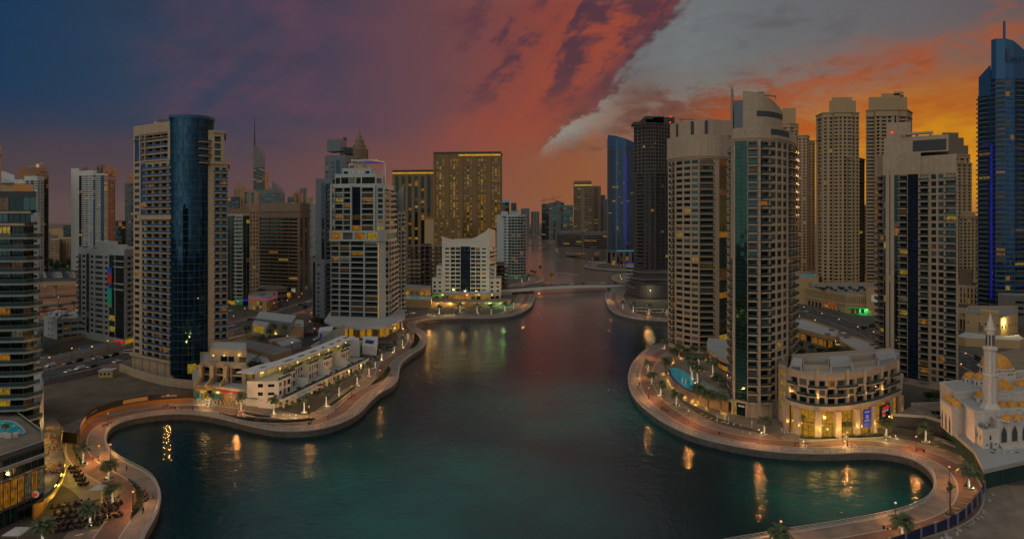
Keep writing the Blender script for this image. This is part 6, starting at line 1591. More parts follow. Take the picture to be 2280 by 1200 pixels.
# white terraced villas under one long pergola
def villas():
 T = tower('terraced_villas','long white row of terraced villas under one pierced white roof, along the left promenade',G(660,880),.05,122,cat='building',keep=100,frame='frame_dark')
 F0,F2 = Vector(G(629,911)),Vector(G(815,818)); d = (F2 - F0).normalized(); n = Vector((d.y,-d.x))
 def L(u,v): q = F0 + d * u - n * v; return (q.x,q.y)
 w = MB('white_render','roof_pale'); z = 4.0
 Lf = [G(574,906),G(610,910),L(0,0)]
 w.prism([L(0,0),L(76,0),L(76,22),L(0,24),G(580,880),G(574,906)],2.9,z,None,'roof_pale')
 T.part('podium_deck',w)
 w = MB('white_render','shop_lit','sand_render')
 w.prism([L(1,3.2),L(75,3.2),L(75,21),L(1,22)],0,2.88)
 for i in range(18): q = L(2 + i * 4.2,.9); w.obox(q,math.atan2(d.y,d.x),.7,.7,0,2.88)
 w.prism([G(574,907),G(606,910),(G(606,910)[0],G(606,910)[1] + 9),(G(574,907)[0],G(574,907)[1] + 12)],0,2.88)
 T.part('wall',w)
 for i in range(17):
  l = MB('lit_dim' if i % 3 else 'lit_warm'); p,q = L(2.6 + i * 4.2,3.1),L(5.6 + i * 4.2,3.1); l.quad((*p,.3),(*q,.3),(*q,2.4),(*p,2.4)); T.part('shop_window',l)
 aw = MB('white_metal'); aw.strip([L(4,-2.2),L(30,-2.2)],[L(4,0),L(30,0)],2.5,2.65); T.part('awning',aw)
 st = {'D': dict(w=.72,h=2.2,sill=.1,mull=2),'W': dict(w=.6,h=1.5,sill=.8,mull=1),'r': dict(w=.5,h=2.4,sill=.1,mull=0,glass='timber_brown')}
 zt = z + 6.6
 for i,(u0,u1,v0,v1) in enumerate(((2,11,3.2,15),(11,20,6.8,16),(21.5,30,9.5,17),(30,38,6.4,17),(39.5,47,4.6,17),(47,55,8.6,17),(56.5,65,5.2,17.5),(65,73,8.8,17.5))):
  b = MB('white_render','roof_pale')
  if i == 0:
   fr = [L(u0 - 3.5,v1),L(u0 - 2,8),L(u0,v0),L(u1,v0)]; sp = [dict(bays='SW',sty=st),dict(bays='SWr',widths=[.3,1,.4],sty={'W': dict(w=.8,h=1.2,sill=.9)},alt={(2,1): 'S'}),dict(bays='WrD',sty=st)]
  else: fr = [L(u0,v1),L(u0,v0),L(u1,v0)]; sp = ['S',dict(bays='DrWD' if i % 2 else 'WDrW',sty=st)]
  block(T,b,fr,sp,[L(u1,v1)],z,2,3.3,0.0,roof='roof_pale',par=0)
  T.part('villa',b)
  g = MB('rail_glass'); pl = [L(u0 + .2,v0 + .2),L(u1 - .2,v0 + .2)]; g.strip(pl,offs(pl,-.08),zt,zt + 1.1); T.part('terrace_railing',g)
 g = MB('rail_glass'); pl = [L(0,.3),L(75,.3)]; g.strip(pl,offs(pl,-.08),z,z + 1.0); T.part('deck_railing',g)
 pg = MB('white_render','timber_brown'); zp = zt + 3.4; v0,v1 = 8.5,16.5
 def shift(u): return -2.0 * math.sin(u / 76 * PI) + (2.0 if u < 12 else 0)
 us = [-3,5,9,17,24,27,33,36,43,47,51,55,60,63,68,71,78]
 for s in range(len(us) - 1):
  ua,ub = us[s],us[s + 1]; sa,sb = shift(ua),shift(ub)
  if s % 2:
   pg.prism([L(ua,v0 + sa),L(ub,v0 + sb),L(ub,v0 + 2.6 + sb),L(ua,v0 + 2.6 + sa)],zp,zp + .5); pg.prism([L(ua,v1 - 3.4 + sa),L(ub,v1 - 3.4 + sb),L(ub,v1 + sb),L(ua,v1 + sa)],zp,zp + .5)
   pg.prism([L(ua,v0 + 2.7 + sa),L(ub,v0 + 2.7 + sb),L(ub,v1 - 3.5 + sb),L(ua,v1 - 3.5 + sa)],zp - .3,zp + .1,'timber_brown')
  else: pg.prism([L(ua,v0 + sa),L(ub,v0 + sb),L(ub,v1 + sb),L(ua,v1 + sa)],zp,zp + .5)
 for u in range(2,78,6): q = L(u,v0 + 3 + shift(u)); pg.obox(q,0,.3,.3,zt,zp); q = L(u,v1 - 1 + shift(u)); pg.obox(q,0,.3,.3,zt,zp)
 T.part('pergola_roof',pg)
 rb = MB('white_render','lit_dim'); rb.prism([L(4,13),L(72,13),L(72,15.5),L(4,15.5)],zt,zt + 3.0); T.part('roof_room',rb)
 for u in (4,12,24,33,41,50,60,69):
  q = L(u,10 + shift(u)); l = MB('grey_metal','warm_uplight'); l.tube((*q,zt),(*q,zt + 2.0),.08,n=6); l.lathe((*q,zt + 2.3),[(0,-.4),(.42,0),(0,.4)],8,'warm_uplight'); T.part('terrace_lamp',l)
  lo = light('terrace_lamp_light','POINT',(0,0,0),62,(1,.74,.14),T.o,.4); lo.location = Vector((*q,zt + 2.9)) - Vector(T.off)
 for k,u in enumerate((8,20,32,44,56,68)):
  q = L(u,1.4); lo = light('arcade_light','POINT',(0,0,0),90,(1,.66,.18),T.o,.3); lo.location = Vector((*q,2.3)) - Vector(T.off)
 for k in range(13):
  u = 5 + k * 5.3; q = L(u,1.6 + (k % 3) * .5); f = MB(('wood','cloth_white','black_fabric','car_red')[k % 4]); f.obox(q,.3 * k,1.6,.8,z + .02,z + .6); T.part('terrace_seat',f)
  if k % 2: f = MB('hedge_leaf','leaf'); q = L(u + 2,.9); f.obox(q,math.atan2(d.y,d.x),3.4,.7,z + .02,z + .5,'hedge_leaf'); T.part('planter_hedge',f)
 for k,u in enumerate((20.7,38.7,55.7)): f = MB('white_render'); f.prism([L(u - .3,1.5),L(u + .3,1.5),L(u + .3,9),L(u - .3,9)],z,z + 3.2); T.part('garden_wall',f)
 st2 = MB('white_render','lit_yellow'); st2.prism([G(574,882,4),G(592,880,4),G(592,850,4),G(574,850,4)],0,5); st2.strip([G(574,860,4),G(574,905,0)],[G(576,860,4),G(576,905,0)],0,[13,8]); T.part('stair_wall',st2)
 T.finish()
 t = thing('entrance_building','grey tiled angular entrance block between the villas and the white panelled tower','building',(*P(740,350),0)); off = tuple(t.location)
 mb = MB('pale_panel','roof_pale'); mb.prism([P(713,356),P(746,342),P(768,350),P(766,372),P(738,378)],0,lambda p: 8 + 8 * (p[0] - P(713,356)[0]) / 13,'pale_panel','roof_pale'); mb.build('wall',t,off)
 mb = MB('white_render','roof_pale','glass_dark'); mb.prism([P(708,372),P(738,366),P(742,388),P(712,392)],6,lambda p: 9 + (p[0] - P(708,372)[0]) * .18); mb.prism([P(712,374),P(736,368),P(738,384),P(714,388)],0,5.99,'glass_dark'); mb.build('canopy',t,off)
 mb = MB('blue_led'); q = P(716,370.5); mb.box(q[0] - .8,q[0] + .8,q[1] - .3,q[1],6.3,8.2); mb.build('blue_lamp',t,off)
 mb = MB('white_render','roof_pale'); mb.prism([P(770,348),P(800,344),P(806,366),P(776,372)],0,5,None,'roof_pale'); mb.prism([P(778,352),P(798,349),P(800,358),P(780,361)],5,8); mb.build('annex',t,off)
 mb = MB('pool_dark'); q = [P(812,358),P(830,354),P(834,364),P(815,368)]; mb.prism(q,4.6,5.25); mb.build('pool',t,off); mb = MB('white_render'); mb.prism([P(806,352),P(838,348),P(842,378),P(808,380)],0,5.05); mb.build('pool_deck',t,off)
 t = thing('service_building','long low beige service building with dark doors behind the terraced flats','building',(*G(550,790),0)); off = tuple(t.location)
 a,b = P(500,352),P(612,322); mb = MB('sand_render','roof_pale','dark_panel'); mb.prism([a,b,(b[0] + 4,b[1] + 14),(a[0] + 2,a[1] + 16)],0,6,None,'roof_gravel'); mb.build('wall',t,off)
 for k in (.22,.38,.48,.62): q = Vector(a).lerp(Vector(b),k); mb = MB('dark_panel'); mb.obox((q.x,q.y - .06),math.atan2(b[1] - a[1],b[0] - a[0]),2.6,.2,0,4.2); mb.build('door',t,off)
 t = thing('service_building','white low building with a yellow-lit panel beside three palms, in the car park','building',(*G(620,745),0)); off = tuple(t.location)
 mb = MB('white_render','roof_pale','pale_panel'); mb.prism([P(569,424),P(650,404),P(660,436),P(578,455)],0,9,'green_grey_panel','roof_pale'); mb.prism([P(562,408),P(594,400),P(600,412),P(566,420)],0,8,None,'roof_pale'); mb.prism([P(648,402),P(676,398),P(676,424),P(652,430)],0,7.5,'sand_render','roof_pale'); mb.build('wall',t,off)
 mb = MB('lit_yellow'); u,v = P(565,406.8),P(587,401.2); mb.quad((*u,2.6),(*v,2.6),(*v,6.8),(*u,6.8)); mb.build('lit_panel',t,off)
 for lab,c,ang,ln,wd in (('brown slatted carport roof beside the angular entrance block',G(705,742),.9,30,8),('brown slatted carport roof in two long rows behind the villas',G(645,796),1.0,34,9),('small brown slatted carport roof beside the service building',G(612,774),.5,9,7)):
  t = thing('carport',lab,'carport',(*c,0),None,ang); mb = MB('timber_brown','white_metal')
  for i in range(int(ln / 3)): mb.box(-ln / 2 + i * 3,-ln / 2 + i * 3 + 1.9,-wd / 2,wd / 2,2.9,3.05)
  mb.build('slat_roof',t); mb = MB('white_metal')
  for y in (-wd / 2,0,wd / 2): mb.box(-ln / 2,ln / 2,y - .1,y + .1,2.7,2.88)
  for i in range(0,int(ln / 3) + 1,2): mb.box(-ln / 2 + i * 3 - .1,-ln / 2 + i * 3 + .1,-.1,.1,0,2.69)
  mb.build('frame',t)
 t = thing('ramp_building','white ramp roof with a slanting edge between the flats and the car park','building',(*G(540,805),0)); off = tuple(t.location); mb = MB('pale_panel','roof_pale'); mb.prism([G(520,800,4),G(566,770,4),G(588,780,4),G(545,815,4)],2.8,lambda p: 4.2,None,'roof_pale'); mb.prism([G(560,805,3),G(590,792,3),G(604,812,3),G(570,828,3)],0,4,None,'roof_pale'); mb.build('wall',t,off)
villas()
for lab,pts,h,m_ in (('low white kerbed island with a planted strip in the car park',[(690,772),(722,752),(728,757),(697,778)],.4,'roof_pale'),('long pale boundary wall along the car park entrance',[(500,762),(560,748),(562,751),(502,765)],2.4,'sand_render'),('low flat pale roof beside the service building doors',[(612,778),(655,766),(672,776),(628,790)],4.2,'roof_pale'),('small white kiosk roof at the car park barrier',[(668,806),(690,798),(700,806),(678,815)],4.6,'white_render'),('pale square plant house behind the middle villas',[(738,788),(758,778),(768,786),(747,797)],6.0,'white_render'),('low tan boundary wall by the three palms of the service building',[(598,762),(672,750),(674,753),(600,766)],1.6,'sand_render')):
 t = thing('low_building' if h > 3 else 'boundary_wall',lab,'building' if h > 3 else 'wall',(*G(*pts[0]),0)); off = tuple(t.location); pp = [G(*p) for p in pts]
 mb = MB(m_,'roof_pale'); mb.prism(pp,0,h,m_,'roof_pale' if h > 3 else m_)
 if h > 3: parapet(mb,pp,h,.5,.3)
 mb.build('wall',t,off)
 if h > 3:
  for k in (.2,.6): a,b = Vector(pp[0]).lerp(Vector(pp[3]),k),Vector(pp[0]).lerp(Vector(pp[3]),k + .2); e = offs([tuple(a),tuple(b)],.05); mb = MB('dark_panel'); mb.quad((*e[0],.2),(*e[1],.2),(*e[1],2.6),(*e[0],2.6)); mb.build('door',t,off)
# glass pool club at the bottom left
def pool_club():
 T = tower('club_building','teal glass club building with a lit roof pool, at the bottom left corner',P(60,165),.05,123,cat='building',keep=96,frame='frame_dark',glass=('glass_green','glass_teal'))
 a,b = P(-60,147),P(99,163); zt = 16.2
 w = MB('dark_panel','roof_pale','glass_green')
 q1,q2 = Vector(a).lerp(Vector(b),.0),b
 st = {'G': dict(w=.95,mull=1,tr=.5,d=.15)}
 facade(T,w,a,b,0,1,3.9,'G' * 10,st); facade(T,w,a,b,11.6,1,4.6,'G' * 10,st,litb=-.05)
 facade(T,w,a,b,3.9,1,7.7,'G' * 10,{'G': dict(w=.98,h=6.4,sill=.6,mull=2,tr=.45,glass='glass_green')},alt={},litb=5.0)
 T.part('wall',w)
 s = MB('dark_panel','roof_pale'); s.prism([a,b,P(95,172),P(35,190),P(-60,190)],0,.1); s.quad((*b,0),(*P(95,172),0),(*P(95,172),zt),(*b,zt)); s.quad((*P(95,172),0),(*P(35,190),0),(*P(35,190),zt),(*P(95,172),zt)); T.part('side_wall',s)
 r = MB('roof_pale','grey_metal','white_metal'); ring = [a,b,P(95,172),P(35,190),P(-60,190)]
 r.prism(ring,zt,zt + .6,'dark_metal','pave_beige'); band(r,[a,b],1.6,0,zt - 1.9,zt - 1.5,'grey_metal'); band(r,[a,b],.4,0,11.3,11.7,'grey_metal')
 for i in range(40): p = Vector(a).lerp(Vector(b),(i + .5) / 40); r.obox((p.x + .3,p.y - .9),.1,.12,1.4,zt - 1.5,zt - 1.3,'white_metal')
 T.part('roof_deck',r)
 g = MB('rail_glass','white_metal'); pl = offs([a,b,P(95,172),P(35,190)],-.3); g.strip(pl,offs(pl,-.08),zt + .6,zt + 1.6); g.strip(offs(pl,.03),offs(pl,-.11),zt + 1.6,zt + 1.68,'white_metal'); T.part('glass_railing',g)
 p = MB('pool_water'); pr = smooth_line([G(-40,938,17),G(20,936,17),G(44,946,17),G(57,964,17),G(20,966,17),G(-40,962,17)],1.0); p.prism(pr,zt + .55,zt + .85); T.part('pool',p)
 pc = MB('roof_pale'); parapet(pc,pr,zt + .6,.35,.4); T.part('pool_edge',pc)
 for x,y in ((6,943),(30,948),(42,958)): l = MB('lit_yellow'); q = G(x,y,17); l.lathe((*q,zt + .9),[(0,-.1),(.35,0),(0,.05)],8); T.part('pool_light',l)
 s = MB('sign_white','sign_red'); q = P(80,160.6); s.tube((q[0],q[1],5.1),(q[0],q[1] - .2,5.1),.85,n=20,m='sign_white'); s.tube((q[0],q[1] - .2,5.0),(q[0],q[1] - .26,5.0),.5,n=16,m='sign_red'); T.part('round_sign',s)
 aw = MB('dark_metal'); aw.strip([P(40,155),P(101,161)],[P(40,157),P(101,163)],3.2,3.4); aw.tube((*P(40,155),3.3),(*P(40,157),4.6),.06); T.part('awning',aw)
 for x,y in ((8,970),(20,972),(34,970)): l = MB('cloth_white'); q = G(x,y,17); l.obox(q,.2,1.6,1.2,zt + .6,zt + 1.6); T.part('day_bed',l)
 T.finish()
 t = thing('restaurant_terrace','curved two level restaurant terrace glowing yellow beside the teal glass club','terrace',(*P(125,185),0)); off = tuple(t.location)
 ring = smooth_line([P(98,158),P(118,162),P(138,171),P(147,180),P(143,188),P(136,196),P(137,204),P(139,212),P(128,222)],2)
 mb = MB('sand_render','pave_beige'); mb.prism(ring + [P(94,224),P(90,190),P(96,172)],3.6,5.0,'sand_render','pave_beige'); mb.build('deck',t,off)
 mb = MB('ochre_band'); i2 = offs(ring,-2.4); mb.strip(i2,offs(i2,-.4),0,3.59); mb.build('under_wall',t,off)
 mb = MB('rail_glass','gold_light'); r2 = offs(ring,-.2); mb.strip(r2,offs(r2,-.07),5.0,5.9); mb.build('glass_railing',t,off); mb = MB('gold_light'); mb.strip(offs(ring,.06),offs(ring,.01),4.7,4.9); mb.build('edge_light',t,off)
 for k in range(2,len(ring) - 2,4):
  q = offs(ring,1.2)[k]; lo = light('terrace_light','POINT',(q[0] - off[0],q[1] - off[1],3.0),110,(1,.68,.08),t,.4); q = offs(ring,-4)[k]; lo = light('deck_light','POINT',(q[0] - off[0],q[1] - off[1],7.5),100,(1,.62,.16),t,.3)
 k_ = G(219,1116); t = thing('kiosk','small pale kiosk with a hipped top beside a lit palm on the left promenade','kiosk',(*k_,0)); mb = MB('sand_render','cloth_white'); mb.obox((0,0),.1,2.7,2.7,0,3.6); mb.build('wall',t); mb = MB('cloth_white'); mb.lathe((0,0,3.6),[(2.2,0),(1.9,.25),(0,1.0)],4,None,PI / 4 + .1,PI / 4 + .1 + 2 * PI); mb.build('roof',t)
pool_club()
# right bank: curved podium with shops
def curved_podium():
 T = tower('podium_building','curved beige podium block with glowing yellow shopfronts on the right promenade',P(1870,225),.06,131,cat='building',keep=100)
 ctr = [P(1748,225.5),P(1760,222.5),P(1800,217.3),P(1840,215.7),P(1880,216.6),P(1920,219.6),P(1960,224.6),P(2008,236)]
 cur = smooth_line(ctr,1.0)
 def at(px):
  for i in range(len(cur) - 1):
   x0,x1 = (1140 + c[0] * F / c[1] for c in (cur[i],cur[i + 1]))
   if x0 <= px <= x1: return tuple(Vector(cur[i]).lerp(Vector(cur[i + 1]),(px - x0) / max(1e-6,x1 - x0)))
  return cur[0] if px < 1800 else cur[-1]
 w = MB('pink_stone','roof_pale','roof_gravel')
 cols = [1751,1775,1821,1865,1907,1945,1982,2006]; zr = 9.5
 back = [P(2012,262),P(1990,268),P(1760,258),P(1748,246)]
 w.prism(cur[::3] + [cur[-1]] + back,zr,zr + 1.5,None,'roof_pale')
 w.prism(offs(cur,-3.0)[::4] + [P(2000,250),P(1760,246)],0,zr - .01,'sand_render')
 for x in cols:
  q = at(x); i = min(range(len(cur)),key=lambda k: (cur[k][0] - q[0]) ** 2 + (cur[k][1] - q[1]) ** 2); i = min(max(i,1),len(cur) - 2); ang = math.atan2(cur[i + 1][1] - cur[i - 1][1],cur[i + 1][0] - cur[i - 1][0]); w.obox(q,ang,2.0,1.4,0,zr)
 T.part('podium',w)
 for i in range(len(cols) - 1):
  a,b = at(cols[i] + 6),at(cols[i + 1] - 6)
  g = MB('shop_lit','frame_dark','grey_metal'); o = offs([a,b],-.9); u,v = Vector(o[0]),Vector(o[1]); L = (v - u).length; m_ = max(2,int(L / 1.7))
  g.quad((*u,.2),(*v,.2),(*v,zr - .4),(*u,zr - .4),'shop_lit')
  for k in range(m_ + 1): q = u.lerp(v,k / m_); g.tube((q.x,q.y - .08,.2),(q.x,q.y - .08,zr - .4),.06,n=4,m='frame_dark',caps=False)
  for z in (1.9,3.6,4.7,6.2,7.7): g.strip([(u.x,u.y - .1),(v.x,v.y - .1)],[(u.x,u.y - .02),(v.x,v.y - .02)],z,z + (.35 if z == 4.7 else .08),'frame_dark')
  T.part('shop_window',g)
 for x in cols:
  q = at(x); l = MB('warm_uplight'); l.lathe((q[0],q[1] - 1.2,3.4),[(0,-.3),(.25,0),(0,.3)],8); T.part('pilaster_lamp',l)
  lo = light('pilaster_light','POINT',(0,0,0),24,(1,.6,.14),T.o,.2); lo.location = Vector((q[0],q[1] - 1.5,3.6)) - Vector(T.off)
 for x in (1800,1843,1890,1927): q = at(x); lo = light('shop_light','POINT',(0,0,0),130,(1,.68,.16),T.o,1.0); lo.location = Vector((q[0],q[1] - 3.0,3.2)) - Vector(T.off)
 up = offs(cur,-1.6); upx = [1754,1777,1799,1819,1840,1862,1886,1905,1925,1943,1962,1981,2000]
 def au(px):
  for i in range(len(up) - 1):
   x0,x1 = (1140 + c[0] * F / c[1] for c in (up[i],up[i + 1]))
   if x0 <= px <= x1: return tuple(Vector(up[i]).lerp(Vector(up[i + 1]),(px - x0) / max(1e-6,x1 - x0)))
  return up[0] if px < 1800 else up[-1]
 fr = [au(x) for x in upx]; z0 = zr + 1.5
 w = MB('pink_stone','roof_pale')
 st = {'W': dict(w=.72,h=2.2,sill=.5,mull=2,tr=.4),'B': dict(w=.76,h=2.5,sill=.1,mull=1,tr=.8,balc=1.1,bw=1.0)}
 pat = ['B','W','B','B','W','B','B','W','B','B','W','B']
 for i in range(12): facade(T,w,fr[i],fr[i + 1],z0,3,2.9,pat[i],st,alt={(0,0): 'D',(0,1): 'B' if i % 3 else 'W',(0,2): 'B' if pat[i] == 'B' else 'W'},slab='pink_stone')
 zt = z0 + 8.7
 for i in range(12): w.quad((*fr[i],zt),(*fr[i + 1],zt),(*fr[i + 1],zt + 2.2),(*fr[i],zt + 2.2))
 for i in (0,3,6,8,10,12): q = fr[i]; w.obox(q,.1,1.0,1.0,z0,zt + (3.4 if i in (3,6) else 2.4))
 b2 = [P(2004,258),P(1985,262),P(1764,250)]
 w.cap(fr + b2,zt + .9,'roof_pale')
 ring = [fr[-1]] + b2 + [fr[0]]
 for i in range(4): w.quad((*ring[i],z0),(*ring[i + 1],z0),(*ring[i + 1],zt + 2.0),(*ring[i],zt + 2.0))
 band(w,fr,.25,.1,zt + 1.9,zt + 2.3)
 T.part('wall',w)
 rr = MB('rail_glass'); q = offs(cur,-.3); rr.strip(q,offs(q,-.06),z0,z0 + .9); T.part('terrace_railing',rr)
 for i in (0,3,6,8,10):
  q = fr[i]; l = MB('warm_uplight'); l.box(q[0] - .2,q[0] + .2,q[1] - .9,q[1] - .6,z0 + 2.6,z0 + 3.1); T.part('wall_lamp',l); lo = light('wall_lamp_light','POINT',(0,0,0),18,(1,.6,.16),T.o,.2); lo.location = Vector((q[0],q[1] - 1.3,z0 + 3.4)) - Vector(T.off)
 for pts,h in (([P(1788,228),P(1846,227),P(1846,238),P(1788,239)],2.9),([P(1893,231),P(1952,236),P(1950,248),P(1891,243)],2.9)):
  pb = MB('pink_stone','roof_gravel'); pb.prism(pts,zt + .92,zt + h - 1,None,'roof_gravel'); parapet(pb,pts,zt + h - 1,1.0,.4); T.part('roof_house',pb)
 for pts in (([P(1760,226),P(1784,224),P(1784,236),P(1766,238)]),([P(1850,224),P(1898,226),P(1892,240),P(1848,238)]),([P(1956,234),P(1992,240),P(1988,254),P(1950,248)])):
  pg = MB('white_metal'); zz = zt + 2.9
  for k in range(9): u,v = Vector(pts[0]).lerp(Vector(pts[1]),k / 8),Vector(pts[3]).lerp(Vector(pts[2]),k / 8); pg.strip([tuple(u),tuple(v)],[(u.x + .22,u.y),(v.x + .22,v.y)],zz,zz + .25)
  for k in range(5): u,v = Vector(pts[0]).lerp(Vector(pts[3]),k / 4),Vector(pts[1]).lerp(Vector(pts[2]),k / 4); pg.strip([tuple(u),tuple(v)],[(u.x,u.y + .25),(v.x,v.y + .25)],zz + .26,zz + .5)
  for p in pts: pg.box(p[0] - .2,p[0] + .2,p[1] - .2,p[1] + .2,zt + .9,zz)
  T.part('pergola',pg)
 def sgn(x0,x1,z0_,z1_,m_,name): a,b = at(x0),at(x1); o = offs([a,b],.6); g = MB(m_); g.strip(o,offs([a,b],.45),z0_,z1_); T.part(name,g); return Vector(offs([a,b],.66)[0]),Vector(offs([a,b],.66)[1])
 u,v = sgn(1919,1935,2.6,9.0,'sign_blue','blue_sign'); e = (v - u).normalized(); nn = Vector((e.y,-e.x)); c = u.lerp(v,.5)
 g = MB('sign_white','sign_blue_pale'); g.tube((c.x,c.y,6.4),(c.x + nn.x * .08,c.y + nn.y * .08,6.4),.75,n=20,m='sign_white')
 for z in (7.8,4.8):
  p,q = u.lerp(v,.15),u.lerp(v,.85); g.strip([tuple(p + nn * .05),tuple(q + nn * .05)],[tuple(p),tuple(q)],z,z + .55,'sign_white')
 p,q = u,v; g.strip([tuple(p + nn * .05),tuple(q + nn * .05)],[tuple(p),tuple(q)],2.65,4.1,'sign_blue_pale'); T.part('sign_emblem',g)
 u,v = sgn(1955,1978,3.6,9.0,'sign_black','black_sign'); e = (v - u).normalized(); nn = Vector((e.y,-e.x))
 g = MB('sign_red','sign_white')
 for t0,t1,za,zb,m_ in ((.25,.85,7.2,8.1,'sign_red'),(.55,.8,8.0,8.5,'sign_red'),(.2,.8,6.4,7.0,'sign_white'),(.2,.5,5.4,6.2,'sign_red'),(.25,.5,4.8,5.3,'sign_white')):
  p,q = u.lerp(v,t0),u.lerp(v,t1); g.strip([tuple(p + nn * .06),tuple(q + nn * .06)],[tuple(p),tuple(q)],za,zb,m_)
 T.part('sign_emblem',g)
 l = MB('pink_stone','roof_pale'); block(T,l,[P(1733,236),P(1752,230)],dict(bays='W',sty={'W': dict(w=.7,h=1.9,sill=.6,glass='lit_yellow')}),[P(1754,246),P(1735,250)],5.6,4,3.7,.4,par=.5); l.prism([P(1733,236),P(1752,230),P(1754,246),P(1735,250)],0,5.59); T.part('link_wing',l)
 T.finish()
curved_podium()
def pool_terrace():
 t = thing('pool_terrace','raised terrace with a curved turquoise pool beneath the curved beige pair','pool',(*P(1540,280),0)); off = tuple(t.location)
 Zp = 4.4
 edge = smooth_line([G(1486,823,Zp),G(1496,842,Zp),G(1512,857,Zp),G(1530,868,Zp),G(1545,874,Zp)],1.2)
 mb = MB('brown_stone','roof_pale'); mb.prism(edge + [G(1622,892,Zp),G(1640,860,Zp),G(1600,806,Zp),G(1520,800,Zp)],0,Zp,'brown_stone','pave_beige'); mb.build('wall',t,off)
 pw = offs(edge,-1.0); mb = MB('pool_water'); mb.prism(pw + [G(1552,862,Zp),G(1545,846,Zp),G(1532,833,Zp),G(1520,824,Zp),G(1500,818,Zp)],Zp - .3,Zp + .12); mb.build('water',t,off)
 mb = MB('pool_dark'); mb.strip(offs(edge,.05),offs(edge,-.85),Zp,Zp + .22); mb.build('infinity_edge',t,off)
 for i in range(2,len(edge) - 1,2):
  q = offs(edge,.35)[i]; mb = MB('warm_uplight'); mb.lathe((q[0],q[1],.3),[(0,-.1),(.16,0),(0,.25)],6); mb.build('wall_uplight',t,off)
  if i % 4 == 2: light('wall_uplight_lamp','POINT',(q[0] + .1 - off[0],q[1] - .5 - off[1],.8),26,(1,.55,.12),t,.15)
 for x,y in ((1519,852),(1527,856)): q = G(x,y,Zp); mb = MB('sign_white'); mb.tube((*q,Zp + .1),(*q,Zp + 2.2),.28,.2,8); mb.build('pool_lantern',t,off)
 mb = MB('pave_beige','pale_panel'); mb.strip([G(1560,856,Zp),G(1600,884,Zp),G(1632,898,Zp)],[G(1565,850,Zp),G(1604,876,Zp),G(1634,890,Zp)],Zp,Zp + 1.0,'pale_panel'); mb.build('terrace_wall',t,off)
 T = tower('pavilion','low white pavilion with a curved roof and yellow windows between the curved beige pair',P(1600,300),.1,132,cat='building')
 w = MB('pink_stone','roof_pale','shop_lit'); f = bez(P(1577,322),P(1586,300),P(1630,286),7)
 w.prism(offs(f,.8) + [P(1634,330),P(1577,340)],9.0,11.5,None,'roof_pale'); w.prism(offs(f,-.6) + [P(1634,328),P(1578,338)],0,8.99,'dark_panel')
 T.part('wall',w); f2 = offs(f,-.45)
 for i in range(7): g = MB('lit_yellow'); g.quad((*f2[i],5),(*f2[i + 1],5),(*f2[i + 1],7.0),(*f2[i],7.0),'lit_warm' if i < 5 else 'shop_lit'); g.quad((*f2[i],7.1),(*f2[i + 1],7.1),(*f2[i + 1],8.8),(*f2[i],8.8),'glass_green'); g.quad((*f2[i],.4),(*f2[i + 1],.4),(*f2[i + 1],4.6),(*f2[i],4.6),'glass_green'); T.part('window',g)
 T.finish()
pool_terrace()
